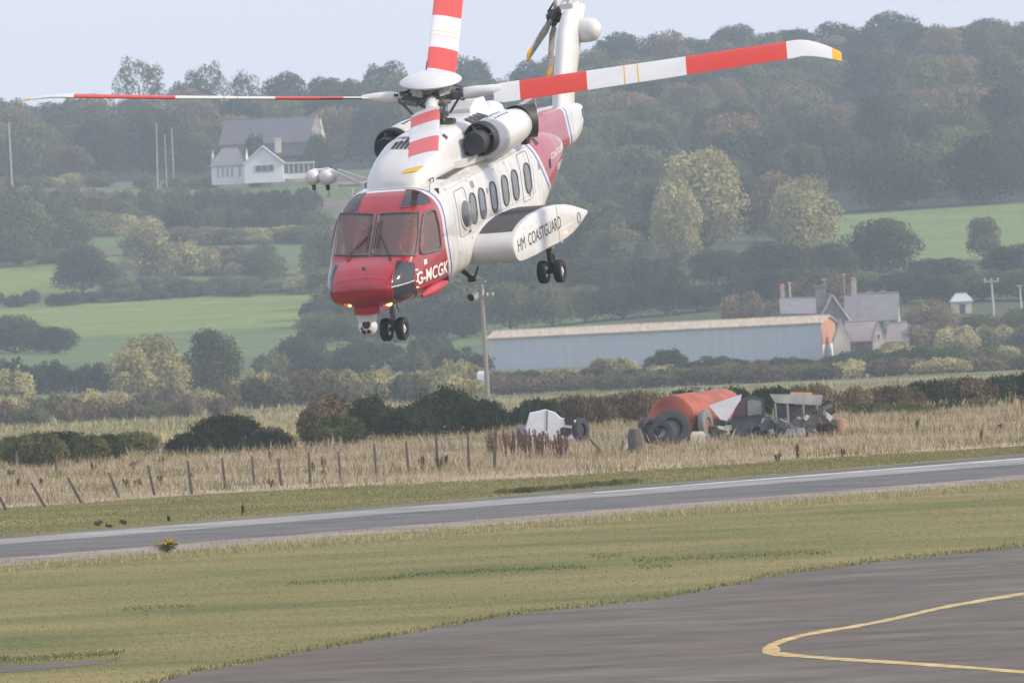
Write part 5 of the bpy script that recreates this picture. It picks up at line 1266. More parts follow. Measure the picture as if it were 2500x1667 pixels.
def round_poly(poly, r=.2, n=4):
    """cut the corners of a polygon with small curves (r = share of each side)"""
    out = []; P = [Vector((*p, 0)) for p in poly]
    for i in range(len(P)):
        a, b, c = P[i - 1], P[i], P[(i + 1) % len(P)]; p0 = b.lerp(a, r); p1 = b.lerp(c, r)
        for k in range(n + 1):
            t = k / n; out.append(tuple(((1 - t) ** 2 * p0 + 2 * t * (1 - t) * b + t * t * p1).xy))
    return out
def patch(name, poly, hit, off, m_, parent, cuts=2, mirror=False, thick=.0):
    bm = bmesh.new(); vs = [bm.verts.new((p[0], p[1], 0)) for p in poly]; f = bm.faces.new(vs)
    bmesh.ops.triangulate(bm, faces=[f])
    for _ in range(cuts): bmesh.ops.subdivide_edges(bm, edges=bm.edges[:], cuts=1, use_grid_fill=True)
    for v in bm.verts:
        p, n = hit(v.co.x, v.co.y)
        if p is None: v.tag = True; continue
        q = p + n * off; v.co = Vector((q.x, -q.y if mirror else q.y, q.z))
    bmesh.ops.delete(bm, geom=[v for v in bm.verts if v.tag], context='VERTS')
    bmesh.ops.recalc_face_normals(bm, faces=bm.faces)
    for f in bm.faces: f.smooth = True
    me = bpy.data.meshes.new(name); bm.to_mesh(me); bm.free(); me.materials.append(m_); return obj(name, me, parent)
def ring(name, poly, hit, width, off, m_, parent, mirror=False, rad_=None):
    """a raised strip that follows an outline on the hull: tube of small section"""
    pts = []
    for p in poly:
        q, n = hit(*p)
        if q is None: continue
        q = q + n * off; pts.append(Vector((q.x, -q.y if mirror else q.y, q.z)))
    if len(pts) < 3: return None
    pts.append(pts[0]); pts.append(pts[1]); mb = MB(); mb.tube(pts, width / 2, 6, caps=False); return mb.build(name, m_, parent, True, angle=60)
def stroke(name, pl, hit, width, off, m_, parent, mirror=False):
    pts = []
    for p in pl:
        q, n = hit(*p)
        if q is None: continue
        q = q + n * off; pts.append(Vector((q.x, -q.y if mirror else q.y, q.z)))
    mb = MB(); mb.tube(pts, width / 2, 6); return mb.build(name, m_, parent, True, angle=60)

# --- openings in the hull
WS_P = round_poly(zpx(ZA, [(604, 466), (770, 458), (925, 452), (918, 640), (895, 797), (720, 797), (548, 793), (575, 640)]), .12)
WS_S = round_poly(zpx(ZA, [(296, 462), (430, 462), (572, 468), (548, 640), (524, 796), (390, 797), (252, 793), (272, 620)]), .12)
SW_P = round_poly(zpx(ZA, [(957, 470), (1045, 425), (1080, 560), (1104, 745), (1020, 768), (935, 785), (928, 740), (940, 600)]), .25)
polyP, polyS, polyW = WS_P, WS_S, SW_P
glassf = {'p': [], 's': [], 'wp': [], 'ws': []}; keep = []
cen = np.array([np.mean([hull.v[i] for i in f], axis=0) for f in hull.f])
nrm_ = []
for f in hull.f:
    a, b, c = (HV[f[0]], HV[f[1]], HV[f[2]]); n = (b - a).cross(c - a); nrm_.append(n)
cmid = Vector((-2, 0, 2))
def pixarr(C):
    w = C @ np.array(HR).T + np.array(HO) - np.array(CAMP); d = w @ np.array(CF); return 1250 + FPX * (w @ np.array(CR)) / d, 833.5 - FPX * (w @ np.array(CU)) / d
pu, pv = pixarr(cen); mu, mv = pixarr(cen * np.array([1, -1, 1]))
front = (cen[:, 0] > -1.9) & (cen[:, 2] > 1.9)
inP = in_poly(pu, pv, polyP) & front & (cen[:, 1] > -.2); inS = in_poly(pu, pv, polyS) & front & (cen[:, 1] < .2)
sideP = (cen[:, 1] > .80) & (cen[:, 0] < -.7) & (cen[:, 0] > -3.0)
inWP = in_poly(pu, pv, polyW) & sideP; inWS = in_poly(mu, mv, polyW) & (cen[:, 1] < -.80) & (cen[:, 0] > -3.0)
def sub_mesh(name, mask, m_, parent, off=0.0):
    idx = np.nonzero(mask)[0]; used = {}; vs = []; fs = []
    for i in idx:
        g_ = []
        for k in hull.f[i]:
            if k not in used: used[k] = len(vs); vs.append(hull.v[k])
            g_.append(used[k])
        fs.append(tuple(g_))
    mb = MB(); mb.add(vs, fs); return mb.build(name, m_, parent, True, angle=60)
open_ = inP | inS | inWP | inWS
fus = sub_mesh('fuselage', ~open_, M_LIV, heli)
# lining: the same shell, 3 cm inside, cockpit part only
lin = MB(); cc_ = Vector((0, 0, 2.0))
lv_ = []
for v in HV: lv_.append(Vector((v.x - .03 if v.x > -1 else v.x, v.y * .965, 2.0 + (v.z - 2.0) * .965)))
used = {}; vs = []; fs = []
for i in np.nonzero(~open_ & (cen[:, 0] > -4.9))[0]:
    g_ = []
    for k in hull.f[i]:
        if k not in used: used[k] = len(vs); vs.append(lv_[k])
        g_.append(used[k])
    fs.append(tuple(g_))
lin.add(vs, fs); lin.build('cabin_lining', M_INT, heli, True, angle=60)
sub_mesh('windscreen', inP, M_GLASS, heli); sub_mesh('windscreen', inS, M_GLASS, heli)
sub_mesh('cockpit_side_window', inWP, M_GLASS, heli); sub_mesh('cockpit_side_window', inWS, M_GLASS, heli)
ring('windscreen_frame', densify(polyP, 4), hit_px, .055, .004, M_SEAL, heli); ring('windscreen_frame', densify(polyS, 4), hit_px, .055, .004, M_SEAL, heli)
ring('window_frame', densify(polyW, 4), hit_px, .06, .004, M_SEAL, heli); ring('window_frame', densify(polyW, 4), hit_px, .06, .004, M_SEAL, heli, mirror=True)
# --- dark panes laid in the hull
eb = zpx(ZE, [(1505, 338), (1650, 350), (1785, 388), (1880, 450), (1945, 530), (1975, 590), (1850, 635), (1700, 662), (1540, 684), (1372, 692), (1420, 540)])
patch('eyebrow_window', eb, hit_px, .008, M_DGLASS, heli, 2); patch('eyebrow_window', eb, hit_px, .008, M_DGLASS, heli, 2, mirror=True)
ring('eyebrow_seal', densify(eb, 3), hit_px, .02, .006, M_HRED, heli)
ch_ = zpx(ZA, [(742, 838), (815, 842), (888, 862), (886, 930), (886, 1010), (908, 1105), (890, 1125), (850, 1158), (795, 1180), (748, 1172), (715, 1140), (703, 1090), (700, 1030), (716, 940)])
patch('chin_window', ch_, hit_px, .008, M_DGLASS, heli, 2); patch('chin_window', ch_, hit_px, .008, M_DGLASS, heli, 2, mirror=True)
stroke('chin_window_bar', zpx(ZA, [(700, 1050), (760, 1036), (820, 1018), (885, 995)]), hit_px, .022, .012, M_HWHITE, heli)
ring('chin_window_seal', densify(ch_, 3), hit_px, .022, .006, M_HRED, heli)
# sill between windscreen and hood, centre post cover
stroke('hood_crease', zpx(ZA, [(245, 805), (400, 812), (540, 808), (720, 808), (900, 806)]), hit_px, .02, .0, M_SEAL, heli)
# wipers
for pl, bl in (([(345, 835), (430, 740), (522, 652)], [(545, 560), (528, 640), (515, 752)]), ([(700, 835), (650, 710), (612, 632)], [(628, 520), (612, 640), (590, 735)])):
    w_ = stroke('wiper', zpx(ZA, pl), hit_px, .035, .03, M_HDARK, heli); stroke('wiper_blade', zpx(ZA, bl), hit_px, .038, .035, M_HDARK, w_)
# cabin windows
for s in (1, -1):
    hs = (lambda a, b, s=s: hit_side(a, b, s))
    for cx in (-4.92, -5.55, -6.37, -7.21, -7.93, -8.83):
        rr = roundrect(cx, 2.30, .40, .64, .19); w_ = patch('cabin_window', rr, hs, .010, M_CGLASS, heli, 1); ring('window_seal', densify(rr, .05), hs, .045, .006, M_SEAL, w_)
    for (x0, x1, z0, z1) in ((-3.84, -4.56, 1.85, 2.83), (-8.40, -9.10, 1.84, 2.87)):
        rr = roundrect((x0 + x1) / 2, (z0 + z1) / 2, x0 - x1, z1 - z0, .09); ring('door_seam', densify(rr, .06), hs, .022, .0, M_LINE, heli)
    # bubble window
    mb = MB(); p, n = hs(-4.30, 2.28); prof = [(.30, -.02)] + [(.29 * math.cos(a), .24 * math.sin(a)) for a in np.linspace(.1, 1.5, 8)]
    mb.lathe(prof, p, (0, s, .05), 24, caps=False); bw = mb.build('bubble_window', M_GLASS2, heli, True, angle=60)
    mb = MB(); mb.lathe([(.30, -.03), (.325, -.01), (.325, .02), (.29, .025)], p, (0, s, .05), 24, caps=False); mb.build('bubble_frame', M_HWHITE, bw, True)
    rr = roundrect(-4.30, 2.28, .54, .54, .26); patch('bubble_dark', rr, hs, .006, M_DGLASS, bw, 1)
for (x_, z_, w_, h_) in ((-5.15, 2.78, .22, .15), (-6.0, 2.50, .10, .12), (-9.72, 2.42, .12, .16), (-10.55, 2.62, .0, 0)):
    if w_: patch('vent', roundrect(x_, z_, w_, h_, .02, 2), hit_side, .006, M_LINE, heli, 1)
for (x_, z_, w_, h_) in ((-10.05, 2.92, .22, .17), (-10.55, 2.33, .14, .2)):
    patch('dark_port', roundrect(x_, z_, w_, h_, .02, 2), hit_side, .006, M_HDARK, heli, 1)
for (x_, z_) in ((-3.72, 1.55), (-3.9, 1.0), (-3.5, 2.95), (-4.9, 2.9), (-6.7, 2.85), (-4.65, 1.72), (-7.5, 2.85), (-6.05, 1.98)):
    patch('fastener', roundrect(x_, z_, .05, .05, .02, 2), hit_side, .005, M_LINE, heli, 0)
patch('red_handle', roundrect(-4.52, 1.88, .16, .05, .02, 2), hit_side, .012, M_HRED, heli, 1); patch('red_handle', roundrect(-8.86, 1.97, .06, .16, .02, 2), hit_side, .014, M_HRED, heli, 1)
patch('white_plate', roundrect(-1.52, 1.74, .17, .11, .01, 2), hit_side, .008, M_LETTER, heli, 1)
patch('hood_port', zpx(ZA, [(470, 890), (495, 890), (497, 915), (472, 915)]), hit_px, .006, M_HDARK, heli, 1)
for zx, zy in ((905, 910), (915, 945), (912, 1000), (912, 1048), (945, 1122)): patch('drain_mark', zpx(ZA, [(zx - 12, zy - 6), (zx + 12, zy - 8), (zx + 12, zy + 6), (zx - 12, zy + 8)]), hit_px, .006, M_LETTER, heli, 0)
for s_ in (1, -1):
    hs = (lambda a, b, s_=s_: hit_side(a, b, s_))
    for x_ in (-3.62, -5.12, -6.79, -7.58, -9.28): stroke('skin_seam', [(x_, z_) for z_ in np.linspace(1.9 if x_ < -4.7 else 1.15, 3.02, 14)], hs, .010, -.001, M_LINE, heli)
    for z_ in (2.93, 1.93): stroke('skin_seam', [(x_, z_) for x_ in np.linspace(-3.5, -9.4, 40)], hs, .010, -.001, M_LINE, heli)
# red flotation bag fairings low on the nose sides
for s in (1, -1):
    mb = MB(); ringsF = []
    for t in np.linspace(0, 1, 15):
        x_ = -1.15 - 1.75 * t; k = math.sin(math.pi * min(max(t, .03), .97)) ** .5; ringsF.append([Vector((x_, s * (.955 + .10 * k * math.cos(a)), 1.08 + .0 * t + .11 * k * math.sin(a))) for a in np.linspace(0, 2 * math.pi, 16, endpoint=False)])
    mb.loft(ringsF); mb.build('float_fairing', M_HRED, heli, True, angle=60)
# --- lettering
def text_mesh(s, size_x, size_z, spacing=1.0, bold=.0):
    c = bpy.data.curves.new('txt', 'FONT'); c.body = s; c.size = 1.0; c.space_character = spacing; c.offset = bold; c.resolution_u = 3
    t = bpy.data.objects.new('txt', c); COL.objects.link(t); dg = bpy.context.evaluated_depsgraph_get(); dg.update()
    me = bpy.data.meshes.new_from_object(t.evaluated_get(dg)); bpy.data.objects.remove(t); bpy.data.curves.remove(c)
    co = np.empty(len(me.vertices) * 3); me.vertices.foreach_get('co', co); co = co.reshape(-1, 3)
    lo, hi = co.min(0), co.max(0); co[:, 0] = (co[:, 0] - lo[0]) / (hi[0] - lo[0]) * size_x; co[:, 1] = (co[:, 1] - lo[1]) / (hi[1] - lo[1]) * size_z
    me.vertices.foreach_set('co', co.ravel()); return me
def lettering(name, s, x0, z0, lx, lz, m_, hit=None, y=None, side=1, slope=0.0, spacing=1.0, bold=.0, flip=False):
    me = text_mesh(s, lx, lz, spacing, bold); bm = bmesh.new(); bm.from_mesh(me)
    if hit:
        for _ in range(2):
            long_ = [e for e in bm.edges if e.calc_length() > .06]
            if long_: bmesh.ops.subdivide_edges(bm, edges=long_, cuts=1)
            bmesh.ops.triangulate(bm, faces=bm.faces[:])
    for v in bm.verts:
        u_, w_ = v.co.x, v.co.y; x_ = x0 - u_ if side > 0 else x0 - lx + u_; z_ = z0 + w_ + slope * u_
        if hit:
            p, n = hit(x_, z_, side); v.co = p + n * .012 if p else Vector((x_, side * 1.06, z_))
        else: v.co = Vector((x_, y, z_))
    bm.to_mesh(me); bm.free(); me.materials.clear(); me.materials.append(m_); me.name = name
    o = obj(name, me, heli); return o
for s in (1, -1):
    lettering('registration_lettering', 'G-MCGK', -.98, 1.34, 1.86, .27, M_LETTER, hit_side, side=s, slope=-.03, bold=.025)
    lettering('coastguard_lettering', 'COASTGUARD', -10.66, 2.40, 1.42, .13, M_LETTER, hit_side, side=s, slope=.035, bold=.01)
    lettering('rescue_lettering', 'RESCUE', -11.14, 2.09, .80, .14, M_LETTER, hit_side, side=s, slope=.06, bold=.01)
# --- tail cone, fin, tail rotor
TC = [(-9.3, .58, 2.25, 3.30, 2.8, 5, 5), (-11, .56, 2.25, 3.28, 2.75, 5, 5), (-12.5, .48, 2.22, 3.22, 2.7, 5.5, 5.5), (-14.0, .38, 2.13, 3.08, 2.6, 6, 6), (-15.0, .31, 2.12, 2.99, 2.55, 6, 5), (-15.6, .26, 2.24, 2.93, 2.6, 5, 4.5), (-15.95, .20, 2.42, 2.86, 2.65, 4, 4), (-16.05, .10, 2.5, 2.78, 2.65, 3, 3)]
mb = MB(); mb.loft(lofted(TC, list(np.linspace(-9.3, -16.05, 70)), 64)); tcone = mb.build('tail_cone', M_LIV, heli, True, angle=50)
mb = MB(); mb.box((-15.72, .232, 2.66), (.16, .02, .2)); mb.build('tail_vent', M_HDARK, tcone)
mb = MB(); mb.tube([(-12.3, -.2, 3.2), (-12.66, -.2, 3.35), (-15.34, -.2, 3.45), (-15.5, -.1, 3.3)], .045, 8); mb.build('antenna_rail', M_ALU, heli, True)
for zz in (-12.9, -13.8): 
    mb = MB(); mb.tube([(zz, -.2, 3.05), (zz, -.2, 3.37)], .03, 6); mb.build('antenna_post', M_ALU, heli)
def fin_sec(xl, xt, z, th, yoff=0.0):
    prof = []
    for k in range(24):
        a = 2 * math.pi * k / 24; c = (1 - math.cos(a)) / 2
        t = th / 2 * (1.6 * math.sqrt(max(c, 0)) * (1 - c) ** .75 + .12 * (1 - c)) * (1 if a < math.pi else -1)
        prof.append(Vector((xl + (xt - xl) * c, t + yoff, z)))
    return prof
mb = MB(); mb.loft([fin_sec(-14.50, -15.80, 2.85, .46, .03), fin_sec(-14.62, -15.95, 3.2, .48, .04), fin_sec(-15.05, -16.50, 3.9, .52, .05), fin_sec(-15.50, -17.10, 4.55, .52, .05), fin_sec(-15.95, -17.35, 4.86, .46, .05), fin_sec(-16.1, -17.2, 4.93, .22, .05)]); fin = mb.build('tail_fin', M_HWHITE, heli, True, angle=60)
mb = MB(); mb.ball((-15.35, -.02, 4.15), (.02, .05, .07), 8, 6); mb.build('fin_light', M_HDARK, fin)
mb = MB()
sp_ = Vector((-16.4, .12, 4.42)); mb.lathe([(.27, 0), (.275, .2), (.26, .36), (.22, .46), (.14, .53), (.02, .55)], sp_, (.05, 1, .0), 28); mb.build('gearbox_fairing', M_HWHITE, heli, True, angle=50)
mb = MB(); mb.box((-16.6, -.05, 4.98), (.5, .3, .12)); mb.tube([(-16.4, 0, 5.0), (-16.4, 0, 5.14)], .05, 8); mb.ball((-16.4, 0, 5.17), .07, 8, 6); mb.build('beacon_mount', M_HWHITE, fin, True)
# tail rotor on the starboard side, canted
TRC = Vector((-16.75, -.42, 4.72)); TRA = Vector((0, -1, -.0)); TRA = Vector((0, -.94, .34)).normalized()
mb = MB(); mb.tube([(-16.6, .0, 4.6), TRC], [.16, .10], 12); mb.lathe([(.22, -.02), (.24, .05), (.16, .12), (.10, .2), (.02, .22)], TRC, TRA, 16)
trot = mb.build('tail_rotor_hub', M_HDARK, heli, True, angle=40)
e1 = Vector((1, 0, 0)); e1 = (e1 - TRA * e1.dot(TRA)).normalized(); e2 = TRA.cross(e1)
for k, a in enumerate((334, 64, 154, 244)):
    d = e1 * math.cos(rad(a)) + e2 * math.sin(rad(a)); c = TRA.cross(d).normalized(); mb = MB()
    def tsec(r_, w0, t0, tw):
        q = Quaternion(d, rad(tw)); cc = q @ c; nn = q @ TRA
        return [TRC + TRA * .06 + d * r_ + cc * w0 * math.cos(b_) + nn * t0 * math.sin(b_) for b_ in np.linspace(0, 2 * math.pi, 12, endpoint=False)]
    mb.loft([tsec(.12, .06, .05, 0), tsec(.32, .07, .04, 8), tsec(.42, .15, .022, 12), tsec(1.45, .15, .018, 6)]); tb_ = mb.build('tail_rotor_blade', M_HUBL, heli, True)
    mb = MB(); mb.loft([tsec(1.45, .152, .019, 6), tsec(1.66, .15, .017, 5), tsec(1.68, .10, .008, 5)]); mb.build('blade_tip', M_BYEL, tb_, True)
    mb = MB(); mb.tube([TRC + TRA * .22 + d * .05, TRC + TRA * .12 + d * .3 + c * .12], .025, 6); mb.build('pitch_link', M_HDARK, trot)
# --- roof: cowling, engines
CW = [(-2.74, .36, 3.05, 3.24, 3.1, 2.2, 3), (-2.80, .52, 3.05, 3.36, 3.1, 2.3, 3), (-2.95, .60, 3.05, 3.52, 3.1, 2.4, 3), (-3.2, .655, 3.05, 3.68, 3.12, 2.5, 3), (-3.6, .68, 3.05, 3.86, 3.15, 2.6, 3), (-4.1, .69, 3.05, 3.99, 3.2, 2.6, 3), (-4.6, .70, 3.05, 4.03, 3.2, 2.7, 3),
      (-5.6, .72, 3.05, 4.04, 3.25, 2.8, 3), (-6.6, .82, 3.05, 3.98, 3.25, 3, 3), (-8.0, .95, 3.05, 3.94, 3.25, 3, 3), (-9.0, .85, 3.05, 3.84, 3.2, 2.8, 3), (-10.0, .66, 3.0, 3.70, 3.2, 2.6, 3), (-11.0, .52, 2.95, 3.52, 3.1, 2.6, 3), (-12.0, .42, 2.95, 3.36, 3.1, 2.5, 3), (-12.8, .30, 2.95, 3.22, 3.05, 2.4, 3)]
cwx = list(np.arange(-2.74, -4.2, -.04)) + list(np.arange(-4.2, -12.81, -.15))
rc_ = lofted(CW, cwx, 72); A_ = np.array([[tuple(v) for v in r] for r in rc_])
for _ in range(4):
    B_ = A_.copy(); B_[2:-2, :, 1:] = .25 * A_[1:-3, :, 1:] + .5 * A_[2:-2, :, 1:] + .25 * A_[3:-1, :, 1:]; A_ = B_
rc_ = [[Vector(v) for v in r] for r in A_]
mb = MB(); mb.loft(rc_); cowl = mb.build('engine_cowling', M_HWHITE, heli, True, angle=50)
cb = BVHTree.FromPolygons([Vector(v) for v in mb.v], mb.f)
def hit_cowl(x, y):
    r = cb.ray_cast(Vector((x, y, 8)), Vector((0, 0, -1))); return (r[0], r[1] if r[1].z > 0 else -r[1]) if r[0] else (None, None)
def hit_cowl_px(px, py):
    o_, d_ = hray(px, py); r = cb.ray_cast(o_, d_); return (r[0], r[1] if r[1].dot(d_) < 0 else -r[1]) if r[0] else (None, None)
for k in range(5):   # grille slots on the cowling front
    x0 = 345 + k * 48; patch('grille_slot', zpx(ZC, [(x0, 1105), (x0 + 33, 1105), (x0 + 33 + 128, 962), (x0 + 100, 975)]), hit_cowl_px, .008, M_HDARK, cowl, 1)
for s in (1, -1):
    for k in range(4):
        xx = -6.75 - k * .27; patch('louvre', [(xx, s * .45), (xx - .17, s * .45), (xx - .17, s * .86), (xx, s * .86)], hit_cowl, .03, M_HDARK, cowl, 1)
stroke('cowling_seam', [(-4.35, y_) for y_ in np.linspace(-.82, .82, 18)], hit_cowl, .014, .0, M_LINE, cowl)
stroke('cowling_seam', [(-5.05, y_) for y_ in np.linspace(-.86, .86, 18)], hit_cowl, .014, .0, M_LINE, cowl)
patch('cowling_port', [(-4.98, .52), (-5.15, .50), (-5.18, .58), (-5.0, .60)], hit_cowl, .008, M_HDARK, cowl, 0)
mb = MB(); mb.loft([[Vector((x_, y_, z_)) for y_, z_ in ((-w_, 3.8), (w_, 3.8), (w_ * .9, zt_), (-w_ * .9, zt_))] for x_, w_, zt_ in ((-7.9, .26, 4.02), (-8.1, .34, 4.18), (-8.7, .34, 4.2), (-9.1, .28, 3.9))]); mb.build('pylon_box', M_HWHITE, heli, True, angle=30)
mb = MB(); mb.ball((-9.5, .15, 3.72), (.45, .3, .22), 18, 8); mb.build('satcom_dome', M_HWHITE, heli, True)
mb = MB(); mb.lathe([(.46, 0), (.46, .05), (.40, .06), (.40, 0)], (-6.15, 0, 3.99), (.0, 0, 1), 28, caps=False); mb.lathe([(.41, .04), (.01, .041)], (-6.15, 0, 3.99), (0, 0, 1), 28); mb.build('mast_opening', M_HDARK, heli, True)
for s in (1, -1):
    # shoulder fairing under the nacelle
    mb = MB(); mb.loft([[Vector((x_, s * y_, z_)) for y_, z_ in ((.55, 3.1), (ya, 3.12), (ya + .05, 3.3), (yb, zt_), (.55, zt_ + .08))] for x_, ya, yb, zt_ in ((-5.0, .66, .6, 3.25), (-5.5, .80, .70, 3.3), (-6.4, .98, .98, 3.34), (-8.6, 1.04, 1.02, 3.4), (-9.3, .9, .85, 3.3))]); mb.build('nacelle_base', M_HWHITE, heli, True, angle=30)
    cN = Vector((0, s * 1.0, 3.58)); mb = MB()
    mb.lathe([(.355, 6.30), (.40, 6.36), (.43, 6.7), (.44, 7.2), (.425, 7.7), (.40, 8.2), (.36, 8.6), (.33, 8.75)], (0, s * 1.0, 3.60), (-1, 0, -.012), 36, caps=True); nac = mb.build('engine_nacelle', M_HWHITE, heli, True, angle=50)
    nb_ = BVHTree.FromPolygons([Vector(v) for v in mb.v], mb.f)
    def hit_n(x, y):
        r = nb_.ray_cast(Vector((x, y, 8)), Vector((0, 0, -1))); return (r[0], r[1] if r[1].z > 0 else -r[1]) if r[0] else (None, None)
    for k in range(5):
        xx = -6.78 - k * .2; patch('louvre', [(xx, s * .72), (xx - .12, s * .72), (xx - .12, s * 1.16), (xx, s * 1.16)], hit_n, .01, M_HDARK, nac, 1)
    mb = MB(); mb.lathe([(.22, 6.32), (.33, 6.31), (.37, 6.25), (.375, 6.1), (.36, 6.0), (.335, 5.98), (.30, 6.02), (.30, 6.28)], (0, s * 1.0, 3.60), (-1, 0, 0), 32, caps=False); inl = mb.build('air_intake', M_HDARK, heli, True, angle=50)
    mb = MB(); mb.lathe([(.02, 5.68), (.10, 5.66), (.20, 5.62), (.235, 5.60), (.25, 5.66), (.25, 6.3), (.30, 6.32)], (0, s * 1.0, 3.58), (-1, 0, 0), 28); mb.build('intake_filter', M_HDARK, inl, True, angle=40)
    mb = MB(); mb.lathe([(.02, 5.78), (.10, 5.77), (.14, 5.82), (.14, 6.25)], (0, s * .72, 3.47), (-1, 0, 0), 18); mb.build('intake_blower', M_HDARK, inl, True)
    for a in (20, 110, 200, 290):
        mb = MB(); dd = Vector((0, math.cos(rad(a)), math.sin(rad(a)))); mb.tube([Vector((-6.02, s * 1.0, 3.6)) + dd * .22, Vector((-6.02, s * 1.0, 3.6)) + dd * .34], .028, 6); mb.build('intake_strut', M_HUB, inl)
    # exhaust: short elbow, cut facing outboard
    mb = MB(); st = []
    for t in np.linspace(0, 1, 9):
        c = Vector((-8.62 - .50 * t, s * (1.0 + .28 * t * t), 3.58 - .08 * t)); ang = rad(62) * t; ax = Vector((-math.cos(ang), s * math.sin(ang), -.05)).normalized(); r_ = .335 + .035 * t
        a1_ = Vector((0, 0, 1)); a1_ = (a1_ - ax * a1_.dot(ax)).normalized(); b1_ = ax.cross(a1_); st.append([c + a1_ * r_ * math.cos(2 * math.pi * k / 28) + b1_ * r_ * math.sin(2 * math.pi * k / 28) for k in range(28)])
    mb.loft(st, caps=False); st2 = [[(c - sum(r, Vector()) / 28) * .9 + sum(r, Vector()) / 28 for c in r] for r in st]; mb.loft(st2[::-1], caps=True)
    mb.add(st[-1] + st2[-1], [(k, (k + 1) % 28, 28 + (k + 1) % 28, 28 + k) for k in range(28)]); mb.build('exhaust', M_EXH, heli, True, angle=50)
    mb = MB(); mb.box((-8.78, s * 1.12, 3.22), (.22, .14, .34)); mb.build('exhaust_drain', M_EXH, heli)
    # roof walkway mats on the sloping shoulder
    patch('walkway_mat', zpx(ZC, [(848, 1440), (915, 1450), (985, 1446), (1140, 1355), (1300, 1262), (1340, 1228), (1225, 1238), (1040, 1338)]), hit_px, .014, M_MAT, heli, 2, mirror=(s < 0))
    # handrail
    mb = MB(); 
    for x0 in (-3.25,):
        p, n = hit_top(x0, s * .72); mb.tube([p, p + Vector((0, 0, .09)), p + Vector((-.22, 0, .09)), p + Vector((-.22, 0, 0))], .012, 6)
    mb.build('roof_step', M_HDARK, heli)
    # antenna stubs
    p, n = hit_top(-2.75, s * .86); mb = MB(); mb.tube([p, p + Vector((-.05, 0, .17))], [.022, .01], 6); mb.build('pitot_probe', M_ALU, heli)
